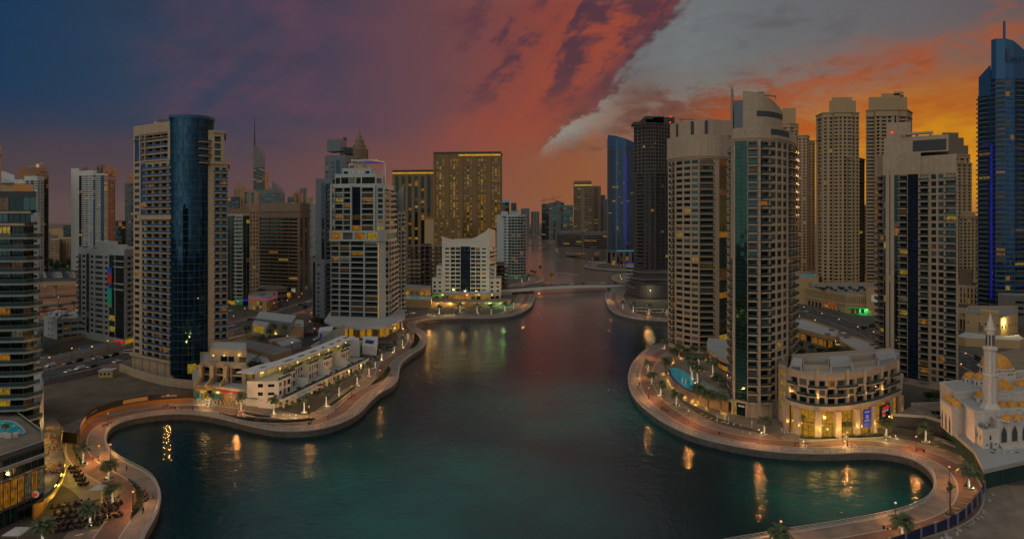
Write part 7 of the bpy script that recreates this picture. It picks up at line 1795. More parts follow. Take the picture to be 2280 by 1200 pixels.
# right: low malls, sandy hall, mosque deck
def right_low():
 for lab,roof,h,sd in (('low curved mall with a pale flat roof, nearer the tallest curved tower',[(1766,706),(1800,714),(1868,737),(1862,752),(1832,748),(1766,730)],6.5,133),('low curved mall with a pale flat roof, beside the blank capped tower',[(1866,748),(1905,752),(1962,770),(1966,800),(1930,795),(1872,762)],7.0,134)):
  c = G(sum(p[0] for p in roof) / 6,sum(p[1] for p in roof) / 6,h); t = thing('mall_building',lab,'building',(*c,0)); off = tuple(t.location)
  pts = [G(*p,h) for p in roof]; mb = MB('sand_render','roof_pale'); mb.prism(pts,h - 1.6,h,None,'roof_pale'); parapet(mb,pts,h,.8,.5); mb.prism(inset(pts,1.0),0,h - 1.61,'sand_render'); mb.build('wall',t,off)
  fr = inset(pts,.92)
  for i in range(3,5):
   a,b = Vector(fr[i]),Vector(fr[(i + 1) % 6])
   for k in range(5): p,q = a.lerp(b,(k + .15) / 5),a.lerp(b,(k + .85) / 5); mb = MB('lit_warm' if (k + i) % 3 else 'glass_dark'); mb.quad((*q,.4),(*p,.4),(*p,4),(*q,4)); mb.build('shop_window',t,off)
  for k in range(3): q = inset(pts,4)[k * 2]; mb = MB('grey_metal'); mb.box(q[0] - 1.2,q[0] + 1.2,q[1] - 1,q[1] + 1,h,h + 1.3); mb.build('chiller',t,off)
  light('mall_light','POINT',(G(roof[3][0],roof[3][1] + 14)[0] - off[0],G(roof[3][0],roof[3][1] + 14)[1] - off[1],3),700,(1,.7,.2),t,.6)
 T = tower('hall_building','sandy two storey hall with a floodlit wall on the right behind the mosque',P(2210,400),.02,135,cat='building',keep=60)
 w = MB('sand_render','roof_pale','brown_stone'); a,b,c = P(2149,402),P(2228,386),P(2266,402)
 block(T,w,[a,b,c],[dict(bays='wSwwSw',sty={'w': dict(w=.3,h=1.0,sill=3)}),dict(bays='wwwww',sty={'w': dict(w=.4,h=2.4,sill=1.0)})],[P(2266,440),P(2155,440)],0,2,6.5,1,par=1)
 w.prism([P(2182,402),P(2224,392),P(2226,402),P(2184,412)],14,17); w.prism([P(2130,380),P(2150,374),P(2270,366),P(2280,372),P(2268,384),P(2228,380),P(2150,394)],0,5.0,'sand_render','roof_pale'); T.part('wall',w)
 d = MB('brown_stone'); u,v = Vector(offs([a,b],.1)[0]).lerp(Vector(offs([a,b],.1)[1]),.38),Vector(offs([a,b],.1)[0]).lerp(Vector(offs([a,b],.1)[1]),.52); d.quad((*u,5.1),(*v,5.1),(*v,9),(*u,9)); T.part('door',d)
 l = MB('lit_yellow'); q = Vector(offs([b,c],.8)[0]).lerp(Vector(offs([b,c],.8)[1]),.2); l.obox((q.x,q.y),0,.5,.3,10.4,10.9); T.part('flood_lamp',l); lo = light('flood_light','POINT',(0,0,0),1300,(1,.78,.25),T.o,.4); lo.location = Vector((q.x,q.y - 1.2,11.4)) - Vector(T.off)
 T.finish()
 T = tower('hall_building','low sandy block with a slatted roof and tall dark openings left of the floodlit hall',P(2160,440),.02,136,cat='building',keep=40)
 w = MB('sand_render','timber_brown','roof_gravel'); block(T,w,[P(2128,432),P(2175,420)],dict(bays='RRRRRR',sty={'R': dict(w=.7,h=7,sill=.4,rail=None)}),[P(2178,450),P(2128,455)],0,1,10,1,par=.8)
 for k in range(8): q = P(2132 + k * 5,432 - k); w.obox(q,.1,.6,16,11,11.3,'timber_brown')
 T.part('wall',w); T.finish()
 T = tower('classical_block','low pale arcaded block between the blank capped tower and the very tall blue tower',P(2150,560),.1,137,cat='building',keep=30)
 w = MB('jbr_render','roof_pale','rust_render'); block(T,w,[P(2128,566),P(2176,552)],dict(bays='WWWWWW',sty={'W': dict(w=.4,h=4)}),[P(2176,580),P(2128,585)],0,3,5.0,1); w.prism([P(2136,572),P(2164,566),P(2166,580),P(2138,586)],16,30,'brown_stone'); T.part('wall',w); T.finish()
 Zd = 5.6
 t = thing('building_deck','raised unfinished deck with scattered boards left of the mosque','deck',(*P(2070,225),0)); off = tuple(t.location)
 pts = [G(1988,926,Zd),G(2060,930,Zd),G(2120,948,Zd),G(2150,966,Zd),G(2140,900,Zd),G(2030,904,Zd)]
 mb = MB('dark_concrete','roof_pale'); mb.prism(pts,0,Zd,'dark_concrete','pave_beige'); mb.build('slab',t,off); mb = MB('coping'); mb.strip(offs(pts[:4],.1),offs(pts[:4],-.5),Zd,Zd + .9); mb.build('parapet_wall',t,off); mb = MB('coping'); mb.strip([pts[5],pts[4]],[(pts[5][0],pts[5][1] + .4),(pts[4][0],pts[4][1] + .4)],Zd,Zd + 1.2); mb.build('parapet_wall',t,off)
 r = random.Random(3)
 for k in range(14): x = r.uniform(2030,2120); q = G(x,r.uniform(908,928),Zd); mb = MB(r.choice(['wood','cloth_white','rust_render'])); mb.obox(q,r.uniform(0,3),r.uniform(1,3.5),.25,Zd + .01,Zd + .15 + k * .003); mb.build('loose_board',t,off)
 H2,h2 = wall_line('hoarding','navy hoarding with photo panels below the unfinished deck on the right promenade','hoarding',[(1986,962),(2040,972),(2100,990),(2150,1014),(2184,1046),(2192,1090)],2.2,.25,'hoarding_navy')
 for i0,ln in ((3,3),(7,2),(9,2),(12,3)):
  if i0 + 2 < len(h2): mb = MB('pale_panel' if i0 % 2 else 'sand_render'); mb.strip(offs(h2[i0:i0 + 2],.28),offs(h2[i0:i0 + 2],.26),.5,1.8) if i0 % 2 == 0 or i0 == 7 else mb.strip(offs(h2[i0:i0 + 3],.28),offs(h2[i0:i0 + 3],.26),1.0,1.2); mb.build('photo_panel',H2)
 wall_line('netted_wall','dark netted retaining wall between the navy hoarding and the mosque','wall',[(1990,958),(2060,966),(2120,984),(2156,1006),(2172,1030)],5.2,.3,'dark_concrete')
 wall_line('site_fence','blue sheet fence between the right promenade and the bare sand','fence',[(2192,1092),(2184,1112),(2150,1152),(2110,1176),(2050,1198),(1980,1222)],2.4,.15,'blue_hoarding',posts=(1,'grey_metal'))
 wall_line('site_fence','long dark blue fence behind the mosque domes along the sandy plot','fence',[(2170,800),(2210,822),(2260,846),(2330,880)],3.0,.2,'blue_hoarding')
 for k in range(24):
  p = [(2192,1098),(2160,1150),(2110,1182),(2060,1200)]; tt = r.random() * 2.99; i = int(tt); q = Vector(G(*p[i])).lerp(Vector(G(*p[i + 1])),tt - i)
  mb = MB('coping'); mb.lathe((0,0,0),[(0,0),(.5,.1),(.42,.35),(0,.5)],7); o = mb.build('rubble_block',loc=(q.x + r.uniform(.8,2),q.y - r.uniform(.6,2),0)); o.rotation_euler = (r.random(),0,r.random() * 3); o.scale = (r.uniform(.6,1.6),r.uniform(.5,1.2),r.uniform(.5,1.2)); tag(o,'pale lump of rubble lying on the sand by the blue sheet fence','rubble','rubble lumps along the blue fence')
right_low()
def mosque():
 T = tower('mosque','pale stone mosque with golden domes and one white minaret at the right edge',P(2215,205),.02,138,cat='mosque',keep=100)
 Zd = 5.6; O = Vector(P(2189,190.5)); u = Vector((.30,.954)); v = Vector((.97,.243))
 def L(a,b): q = O + v * a + u * b; return (q.x,q.y)
 def rect(a0,a1,b0,b1): return [L(a0,b0),L(a1,b0),L(a1,b1),L(a0,b1)]
 pl = MB('green_net','roof_pale','coping'); base = [G(2192,1044,Zd),L(40,-6),L(40,40),L(-3,40),L(-3.2,0)]
 pl.prism(base,0,Zd - 1.2,'green_net'); pl.prism(inset(base,-.15),Zd - 1.2,Zd,'coping','roof_pale'); T.part('platform',pl)
 r = random.Random(9)
 for k in range(16): q = L(r.uniform(1,14),r.uniform(-5,-1)); b = MB(r.choice(['cloth_white','wood','cloth_white'])); b.obox(q,r.uniform(-.5,1.2),r.uniform(.6,2.4),.5,Zd + .01,Zd + .2 + k * .004); T.part('loose_board',b)
 w = MB('marble','roof_pale','dark_panel')
 def tier(a0,a1,b0,b1,z0,z1,par=.7):
  p = rect(a0,a1,b0,b1); w.prism(p,z0,z1,None,'roof_pale'); parapet(w,inset(p,-.15),z1 - .25,par,.5)
 tier(0,6.2,0,9,Zd,10.9); tier(-.6,40,5,26,Zd,15.2); tier(10.5,40,10,22,15.0,18.6); tier(15.5,26,22,33,15,22.2); tier(26,40,22,33,15,19.6)
 tier(-5.5,0,14,24,Zd,14.2); tier(-1.5,15.4,20,34,Zd,17.4)
 tier(6.2,40,1.2,6,Zd,13.4)
 def arch(a,b,z0,wd,h,m_='dark_panel',side=False,fr='cloth_white'):
  g = MB(m_,fr); pts = []
  for t in range(9):
   x = -1 + t / 4; pts.append((x * wd / 2,z0 + h * .62 + h * .38 * (1 - abs(x) ** 1.6)))
  def W(x,z,o): q = L(a + x,b - o) if not side else L(a - o,b - x); return (q[0],q[1],z)
  n = len(pts)
  for t in range(n - 1):
   p,q = pts[t],pts[t + 1]; g.quad(W(p[0],z0,.05),W(q[0],z0,.05),W(q[0],q[1],.05),W(p[0],p[1],.05),m_)
   g.quad(W(p[0] * 1.0,p[1],.12),W(q[0],q[1],.12),W(q[0] * 1.22,q[1] + .35,.12),W(p[0] * 1.22,p[1] + .35,.12),fr)
  for s in (-1,1): a_,b_ = sorted((s * wd / 2,s * wd / 2 * 1.22)); g.quad(W(a_,z0,.12),W(b_,z0,.12),W(b_,pts[0][1] + .3,.12),W(a_,pts[0][1],.12),fr)
  T.part('arched_opening',g)
 for a in (8.8,13.0,17.2,21.4): arch(a,1.2,Zd + .3,2.2,5.4)
 arch(2.8,0,Zd + 2.6,.8,1.5)
 for a in (1.0,1.6,4.4,5.0): g = MB('dark_panel'); p,q = L(a,-.06),L(a + .35,-.06); g.quad((*p,Zd + .9),(*q,Zd + .9),(*q,Zd + 1.5),(*p,Zd + 1.5)); T.part('window',g)
 g = MB('grey_metal'); p,q = L(2.6,-.06),L(3.6,-.06); g.quad((*p,Zd),(*q,Zd),(*q,Zd + 1.9),(*p,Zd + 1.9)); T.part('door',g)
 for b in (15.6,19,22.4): arch(-5.5,b,Zd + .3,1.5,5.6,side=True)
 for b in (2,4.2,6.4): arch(0,b,Zd + 2.4,.7,1.6,side=True)
 for b in (24.5,27,29.5): arch(-1.5,b,Zd + 6,.9,3.0,side=True)
 st = MB('marble'); 
 for k in range(6): st.prism(rect(6.6,30,-2.4 + k * .6,-1.8 + k * .6 + 1.5),Zd + k * .01,Zd + .12 + k * .17)
 T.part('steps',st)
 T.part('wall',w)
 def dome(c,zb,r,n=14,drum=.0,ribs=False):
  if drum:
   d = MB('marble','dark_panel'); d.lathe((*c,zb - drum),[(r * 1.12,0),(r * 1.12,drum * .9),(r * 1.18,drum * .9),(r * 1.18,drum),(0,drum)],20)
   for k in range(n): t = 2 * PI * k / n; q = (c[0] + r * 1.13 * math.cos(t),c[1] + r * 1.13 * math.sin(t)); d.obox(q,t,.1,r * .16,zb - drum * .8,zb - drum * .25,'dark_panel')
   T.part('drum',d)
  d = MB('gold'); pr = [(r * math.cos(a),r * 1.0 * math.sin(a)) for a in [i * PI / 2 / 8 for i in range(9)]]; pr = [(r * .97,-.1)] + pr[:-1] + [(0.03,r * 1.0)]
  d.lathe((*c,zb),pr,24)
  for k in range(12):
   t = 2 * PI * k / 12
   for i in range(1,8): p,q = pr[i],pr[i + 1]; d.tube((c[0] + p[0] * math.cos(t),c[1] + p[0] * math.sin(t),zb + p[1]),(c[0] + q[0] * math.cos(t),c[1] + q[0] * math.sin(t),zb + q[1]),.03 * r,n=4,caps=False)
  T.part('dome',d,smooth=False)
  f = MB('gold'); f.tube((*c,zb + r),(*c,zb + r * 1.45 + .3),.05 + .02 * r,.02,6); f.lathe((*c,zb + r * 1.1 + .1),[(0,-.12 * r),(.1 * r,0),(0,.12 * r)],8); T.part('finial',f)
 def at(px,dd): return P(px,dd)
 dome(at(2217,222),23.4,4.5,22,2.4); dome(at(2232,210),18.9,2.9,16,2.4); dome(at(2183,220),19.4,2.2,12,2.2)
 dome(at(2160,224),18.9,2.0,10,1.6); dome(at(2187,208),16.6,1.9,8,1.6); dome(at(2276,214),18.4,2.2,12,2.2); dome(at(2256,222),20.6,1.6,8,1.4)
 for px in (2229,2253,2276): dome(at(px,201),15.6,1.6,10,1.2)
 for b in (15.6,19.0,22.4): dome(L(-3.0,b),14.8,1.6,8,.5)
 for px,dd in ((2241,193.5),(2265,194.5)): dome(at(px,dd),13.7,1.45,8,.4)
 c = at(2205,200)
 mn = MB('marble','cloth_white','dark_panel'); mn.lathe((*c,10.8),[(3.0,0),(2.9,4.5),(1.9,6.2),(1.75,6.3),(1.75,14.6),(2.1,15.0),(2.1,15.5),(1.55,15.6),(1.5,22.6),(2.05,23.2),(2.05,23.9),(1.1,24.0),(1.1,29.0),(1.45,29.3),(1.45,29.8),(1.15,29.9),(.5,32.8),(.1,34.6)],8,'marble',PI / 8,PI / 8 + 2 * PI)
 for k in range(8): t = 2 * PI * k / 8 + PI / 8; mn.tube((c[0] + 1.8 * math.cos(t),c[1] + 1.8 * math.sin(t),17.2),(c[0] + 1.8 * math.cos(t),c[1] + 1.8 * math.sin(t),25.4),.22,n=5,m='cloth_white'); mn.tube((c[0] + 1.55 * math.cos(t),c[1] + 1.55 * math.sin(t),26.4),(c[0] + 1.55 * math.cos(t),c[1] + 1.55 * math.sin(t),33.4),.2,n=5,m='cloth_white'); mn.obox((c[0] + 1.12 * math.cos(t + PI / 8),c[1] + 1.12 * math.sin(t + PI / 8)),t + PI / 8,.12,.45,35.2,38.6,'dark_panel')
 T.part('minaret',mn)
 f = MB('gold'); f.tube((*c,45),(*c,48.6),.12,.03,6); f.lathe((*c,46),[(0,-.3),(.28,0),(0,.3)],8); T.part('finial',f)
 for k in range(7): q = L(r.uniform(1,5.5),r.uniform(2,8)); b = MB(r.choice(['wood','cloth_white','grey_metal'])); b.obox(q,r.random() * 2,r.uniform(.5,1.8),r.uniform(.4,.9),10.92,11.2 + r.random()); T.part('building_material',b)
 T.finish()
mosque()
# the road bridge, far bridges, and the waterfront terraces beside it
def bridges():
 t = thing('road_bridge','low road bridge crossing the channel, busy with cars','bridge',(*P(1260,655),0)); off = tuple(t.location)
 a,b = Vector(P(1080,622)),Vector(P(1410,688)); n = 24
 ln = [tuple(a.lerp(b,i / n)) for i in range(n + 1)]; zs = [4.2 + 2.4 * math.sin(PI * i / n) for i in range(n + 1)]
 mb = MB('white_render','asphalt'); mb.strip(ln,[(x,y + 19) for x,y in ln],[z - 3.0 for z in zs],zs); mb.build('deck',t,off)
 mb = MB('asphalt'); i0 = 0
 for i in range(n): mb.quad((ln[i][0],ln[i][1] + 1.5,zs[i] + .02),(ln[i + 1][0],ln[i + 1][1] + 1.5,zs[i + 1] + .02),(ln[i + 1][0],ln[i + 1][1] + 17.5,zs[i + 1] + .02),(ln[i][0],ln[i][1] + 17.5,zs[i] + .02))
 mb.build('roadway',t,off)
 for dy in (.1,18.6):
  mb = MB('grey_metal'); q = [(x,y + dy) for x,y in ln]; mb.strip(q,[(x,y + .25) for x,y in q],[z + .02 for z in zs],[z + .35 for z in zs]); mb.strip(q,[(x,y + .12) for x,y in q],[z + 1.1 for z in zs],[z + 1.25 for z in zs])
  for i in range(n * 3): p = Vector(q[0]).lerp(Vector(q[-1]),i / (n * 3)); z = 4.2 + 2.4 * math.sin(PI * i / (n * 3)); mb.box(p.x - .12,p.x + .12,p.y,p.y + .12,z + .3,z + 1.15)
  mb.build('parapet_railing',t,off)
 for s,e in ((0,6),(n,n - 5)):
  q0,q1 = ln[s],ln[e]; mb = MB('pale_panel'); mb.prism([q0,q1,(q1[0],q1[1] + 18),(q0[0],q0[1] + 18)],-3,lambda p,q0=q0: zs[s] - 1.7 if abs(p[0] - q0[0]) < 1 else zs[e] - 1.7) if False else mb.prism([ln[s],ln[min(s,e) + (4 if s == 0 else 1)],(ln[min(s,e) + (4 if s == 0 else 1)][0],ln[s][1] + 18),(ln[s][0],ln[s][1] + 18)],-3,3.0); mb.build('abutment',t,off)
 for lab,x0,x1,d,z in (('thin low footbridge far up the channel, the nearer of two',1168,1244,1700,5),('thin low bridge at the far end of the channel',1166,1222,2650,6)):
  t = thing('far_bridge',lab,'bridge',(*P((x0 + x1) / 2,d),0)); off = tuple(t.location); u,v = P(x0,d),P(x1,d); mb = MB('concrete'); mb.strip([u,v],[(u[0],u[1] + 14),(v[0],v[1] + 14)],z,z + 2.2); mb.strip([u,v],[(u[0],u[1] + .3),(v[0],v[1] + .3)],z + 2.2,z + 3.2); mb.build('deck',t,off)
  for k in (.25,.75): q = Vector(u).lerp(Vector(v),k); mb = MB('concrete'); mb.box(q.x - 2,q.x + 2,q.y + 1,q.y + 13,-3,z - .01); mb.build('pier',t,off)
 t = thing('waterfront_restaurants','row of glowing restaurant fronts and terraces below the sail gabled block','restaurant',(*P(1040,560),0)); off = tuple(t.location)
 f = [P(962,586),P(1000,578),P(1060,572),P(1112,578)]; mb = MB('sand_render','roof_pale'); mb.prism(f + [P(1112,588),P(962,592)],0,6.8,None,'roof_pale'); mb.build('wall',t,off)
 r = random.Random(4); o = offs(f,.3)
 for i in range(3):
  for k in range(5):
   u,v = Vector(o[i]).lerp(Vector(o[i + 1]),(k + .1) / 5),Vector(o[i]).lerp(Vector(o[i + 1]),(k + .9) / 5); mb = MB('shop_lit'); mb.quad((*u,3),(*v,3),(*v,5.4),(*u,5.4),r.choice(['shop_lit','lit_warm','glass_dark','lit_dim'])); mb.build('shopfront',t,off)
 for x0,x1,m_ in ((964,990,'green_neon'),(1030,1044,'sign_red'),(1094,1098,'sign_white'),(1098,1102,'sign_red'),(1056,1068,'sign_yellow')): u,v = P(x0,573),P(x1,573); mb = MB(m_); mb.strip([u,v],[(u[0],u[1] + .4),(v[0],v[1] + .4)],5.5,7.4); mb.build('shop_sign',t,off)
 mb = MB('sand_render','roof_pale'); tw = [P(938,558),P(985,548),P(1060,544),P(1110,548),P(1146,566)]; mb.prism(tw + [P(1146,576),P(938,584)],0,3.0,None,'pave_beige'); mb.build('terrace_deck',t,off)
 ow = offs(tw,.12)
 for x0,x1,m_ in ((938,962,'shop_lit'),(1004,1044,'lit_warm'),(1072,1096,'lit_dim')):
  u,v = P(x0,551),P(x1,546); mb = MB(m_); q = [u,v]; mb.strip([(u[0],u[1] - 2),(v[0],v[1] - 2)],[(u[0],u[1] - 1.6),(v[0],v[1] - 1.6)],.5,2.4); mb.build('lit_screen',t,off)
 for x in (970,1000,1030,1060,1090,1120): q = P(x,546); light('terrace_light','POINT',(q[0] - off[0],q[1] - off[1],4.2),750,(1,.62,.18) if x < 1080 else (.5,1,.3),t,.6)
 t = thing('pool_podium','beige podium with a narrow turquoise pool left of the glowing restaurant row','building',(*P(915,545),0)); off = tuple(t.location)
 mb = MB('sand_render','roof_pale'); mb.prism([P(876,545),P(960,535),P(962,560),P(878,575)],0,7,None,'roof_pale'); mb.prism([P(880,566),P(958,560),P(960,585),P(884,600)],7,14,None,'roof_gravel'); mb.build('wall',t,off)
 mb = MB('pool_water'); mb.prism([P(896,549),P(944,544),P(946,553),P(900,558)],6.8,7.2); mb.build('pool',t,off)
 for k in range(6):
  u,v = P(892 + k * 11,565 - k * .9),P(899 + k * 11,564.5 - k * .9); mb = MB('shop_lit'); mb.quad((*u,8),(*v,8),(*v,11.4),(*u,11.4),'shop_lit' if k not in (2,3) else 'brown_stone'); mb.build('window',t,off)
bridges()
# palms, trees, hedges
def leafblade(mb,a,d,side,ln,w,m):
 b = a + d * ln; mb.v += [tuple(a - side * w * .5),tuple(a + side * w * .5),tuple(b + side * w * .15),tuple(b - side * w * .15)]; i = len(mb.v) - 4; mb.f.append((i,i + 1,i + 2,i + 3)); mb.m.append(mb.mi(m))
def palm_proto(seed,h,nf,fl,lift,trunk,branches=0,r0=.24):
 r = random.Random(seed)
 t = thing('palm_tree','palm','palm tree')
 mb = MB(trunk); k = 7; pts = [(math.sin(i * .5) * .05,math.cos(i * .7) * .05,h * i / k) for i in range(k + 1)]
 for i in range(k): mb.tube(pts[i],pts[i + 1],r0 * (1.15 if i == 0 else 1.0) * (1 - .18 * i / k),r0 * .92 * (1 - .18 * i / k),9,caps=False)
 mb.build('trunk',t)
 cr = MB('frond','leaf')
 top = Vector((0,0,h))
 for f in range(nf):
  az = 2 * PI * f / nf * 2.4 + r.uniform(-.25,.25); u = f / nf
  el0 = lift + (1 - u) * .55 + r.uniform(-.12,.12) - u * .55; L = fl * r.uniform(.82,1.1)
  p = top.copy(); d = Vector((math.cos(az) * math.cos(el0),math.sin(az) * math.cos(el0),math.sin(el0))); n = 8
  for s in range(n):
   q = p + d * (L / n)
   sd = d.cross(Vector((0,0,1))).normalized(); upv = sd.cross(d).normalized()
   cr.tube(p,q,.035 * (1 - s / n) + .012,.03 * (1 - (s + 1) / n) + .01,3,'frond',False)
   if s > 0:
    for e in (0,.33,.66):
     for sg in (-1,1):
      a = p.lerp(q,e); ll = fl * .26 * math.sin(PI * min(1,(s + e) / n * .85 + .16)) * r.uniform(.8,1.15)
      leafblade(cr,a,(sd * sg * .8 + d * .62 + upv * (.18 - .25 * s / n)).normalized(),d,ll,.17,'frond' if r.random() < .7 else 'leaf')
   p = q; d = (d + Vector((0,0,-.17 - .06 * u))).normalized()
 cr.build('crown',t)
 if branches:
  bl = MB('fairy_trunk')
  for f in range(branches):
   az = 2 * PI * f / branches + r.uniform(-.2,.2); el = r.uniform(.45,.85); d = Vector((math.cos(az) * math.cos(el),math.sin(az) * math.cos(el),math.sin(el))); p = Vector((0,0,h - .5))
   for s in range(3): q = p + d * .55; bl.tube(p,q,.085 - s * .015,.07 - s * .015,5,'fairy_trunk',False); p = q; d = (d + Vector((0,0,-.12))).normalized()
  bl.build('string_lights',t)
 return t
def planter(t,r=1.0):
 mb = MB('coping'); mb.lathe((0,0,0),[(r,0),(r,.35),(r - .2,.35),(r - .2,.2),(0,.2)],12); mb.build('planter',t)
 s = MB('hedge_leaf'); rr = random.Random(2)
 for i in range(60): a = rr.random() * 6.28; d = rr.random() ** .5 * (r - .1); p = Vector((d * math.cos(a),d * math.sin(a),.2)); leafblade(s,p,Vector((rr.uniform(-.6,.6),rr.uniform(-.6,.6),1)).normalized(),Vector((math.cos(a),math.sin(a),0)),rr.uniform(.3,.55),.2,'hedge_leaf')
 s.build('planting',t)
lit_a = palm_proto(1,4.4,26,2.7,.55,'fairy_trunk',9); planter(lit_a)
lit_b = palm_proto(2,4.0,30,3.1,.42,'fairy_trunk',10); planter(lit_b,1.1)
plain_palm = palm_proto(3,5.6,34,3.4,.25,'bark',0,.3)
lit_tall = palm_proto(4,5.6,32,3.2,.3,'fairy_trunk',10)
bare_palm = palm_proto(5,5.4,7,1.9,1.35,'bark',0,.2); planter(bare_palm,1.1)
GP = 'string-lit palms along the promenades'
def palms(proto,spots,group,z=0.0,sc=1.0,up=0):
 for x,y,lab in spots:
  q = G(x,y,z); o = place(proto,USED,(*q,z),rnd.uniform(0,6.28),lab,group,1.16 * sc * rnd.uniform(.94,1.07))
  if up: light('palm_uplight','POINT',(.3,-.9,.5),up,(1,.68,.3) if proto is not plain_palm else (1,.55,.1),o,.15)
 return o
palms(lit_a,[(185,1034,'string-lit palm at the head of the long planted bed by the sand lot'),(467,903,'string-lit palm before the yellow shop signs of the terraced flats'),(537,914,'string-lit palm before the right end of the terraced flats'),(609,921,'string-lit palm at the near corner of the white villas'),(677,918,'string-lit palm by the short white awning of the villas'),(726,904,'string-lit palm before the orange parasol of the villas'),(755,883,'string-lit palm before the second villa block from the near end'),(795,858,'string-lit palm before the middle of the villa row'),(822,838,'string-lit palm before the fourth villa block'),(836,820,'string-lit palm before the far end of the villa row'),(850,801,'string-lit palm by the dark cafe garden at the end of the villas'),(878,785,'string-lit palm below the white panelled tower, nearest the cafe garden'),(896,773,'string-lit palm below the white panelled tower, middle of three'),(908,759,'string-lit palm below the white panelled tower, farthest of three'),(895,733,'string-lit palm beside the far side of the white panelled tower')],GP,up=34)
palms(lit_b,[(242,1068,'string-lit palm on the left promenade beside the orange-glowing lamp'),(251,1122,'string-lit palm beside the pale kiosk on the left promenade'),(200,1170,'string-lit palm among the dark cafe armchairs at the bottom left'),(95,1212,'string-lit palm at the very bottom left by the square canopy'),(1443,830,'string-lit palm on the right promenade, farther of the pair left of the pool'),(1451,855,'string-lit palm on the right promenade, nearer of the pair left of the pool'),(1471,880,'string-lit palm on the right promenade left of the uplit pool wall'),(1506,904,'string-lit palm before the near end of the uplit pool wall'),(1480,778,'string-lit palm at the water behind the curved beige pair'),(1702,965,'string-lit palm before the shopfront of the tallest curved tower'),(1881,971,'string-lit palm before the middle of the glowing shopfronts'),(1974,971,'string-lit palm before the black sign of the curved podium'),(2061,984,'string-lit palm before the navy hoarding on the right promenade'),(2157,1086,'string-lit palm on the bend beside the green netted mosque wall'),(2010,1206,'string-lit palm at the bottom right beside the water lamp'),(1738,1232,'palm top just showing at the bottom edge right of centre')],GP,up=34)
palms(bare_palm,[(1788,977,'palm with its fronds tied up tight, before the white cafe tables'),(2116,1149,'bare dark palm with tied-up fronds on the bend of the right promenade')],'palms with tied fronds')
palms(plain_palm,[(1553,900,'palm with a yellow uplit trunk, left of three at the foot of the pool wall'),(1577,910,'palm with a yellow uplit trunk, middle of three at the foot of the pool wall'),(1605,919,'palm with a yellow uplit trunk, right of three at the foot of the pool wall')],'uplit palms by the pool wall',up=60)
palms(plain_palm,[(1482,832,'broad dark palm at the left tip of the turquoise pool'),(1500,806,'broad dark palm behind the left tip of the turquoise pool'),(1528,806,'dark palm behind the pool below the curved beige pair'),(1512,796,'dark palm at the foot of the left curved tower, left one'),(1545,800,'dark palm at the foot of the left curved tower, middle one'),(1570,802,'dark palm at the foot of the left curved tower, right one'),(1598,868,'dark palm beside the terrace wall right of the pool, upper one'),(1616,884,'dark palm beside the terrace wall right of the pool, lower one')],'dark palms by the pool')
palms(lit_tall,[(1556,824,'string-lit palm standing between the pool and the yellow pavilion windows'),(1553,852,'string-lit palm at the right end of the turquoise pool'),(1587,836,'string-lit palm before the yellow pavilion'),(1538,826,'string-lit palm at the back edge of the turquoise pool'),(1541,842,'string-lit palm over the pool steps')],'string-lit palms round the pool',4.4,1.0,20)
palms(lit_a,[(978,699,'string-lit palm below the glowing restaurants, leftmost of six'),(1024,697,'string-lit palm below the glowing restaurants, second from left'),(1062,698,'string-lit palm below the glowing restaurants, third from left'),(1094,701,'string-lit palm below the green-lit terrace, fourth from left'),(1124,694,'string-lit palm below the green-lit terrace, fifth from left'),(1143,689,'string-lit palm below the bridge abutment, rightmost of six'),(1162,629,'string-lit palm on the small spit behind the bridge, left one'),(1178,626,'string-lit palm on the small spit behind the bridge, right one'),(1387,690,'string-lit palm below the round netted podium, leftmost of four'),(1410,695,'string-lit palm below the round netted podium, second of four'),(1445,701,'string-lit palm below the round netted podium, between the two coaches'),(1485,702,'string-lit palm below the round netted podium, rightmost of four'),(1381,621,'string-lit palm on the quay behind the right end of the bridge, left one'),(1404,626,'string-lit palm on the quay behind the right end of the bridge, right one')],GP,sc=1.25)
palms(plain_palm,[(1184,613,'tall unlit palm on the small spit behind the bridge, left one'),(1192,615,'tall unlit palm on the small spit behind the bridge, right one'),(612,744,'unlit palm before the white service building, left of three'),(636,747,'unlit palm before the white service building, middle of three'),(659,750,'unlit palm before the white service building, right of three'),(563,684,'unlit palm before the pink neon shop, leftmost of four'),(573,686,'unlit palm before the pink neon shop, second of four'),(582,687,'unlit palm before the pink neon shop, third of four'),(590,690,'unlit palm before the pink neon shop, rightmost of four'),(100,702,'unlit palm by the orange barrier behind the small house, left of three'),(133,696,'unlit palm by the orange barrier behind the small house, middle of three'),(165,690,'unlit palm by the orange barrier behind the small house, right of three'),(583,772,'unlit palm beside the ramp roof behind the terraced flats'),(548,752,'small unlit palm on the service building lawn, left one'),(601,757,'small unlit palm on the service building lawn, right one'),(560,842,'unlit palm by the white stair wall of the villas'),(1794,652,'palm beside the turquoise pool on the sandy podium, left one'),(1786,654,'palm beside the turquoise pool on the sandy podium, right one'),(2133,668,'palm before the pale arcaded block, left one'),(2146,670,'palm before the pale arcaded block, right one')],'unlit street palms',sc=1.0)
q = G(12,966,17); place(plain_palm,USED,(*q,16.8),1,'small potted palm on the roof deck of the teal glass club',None,.45)
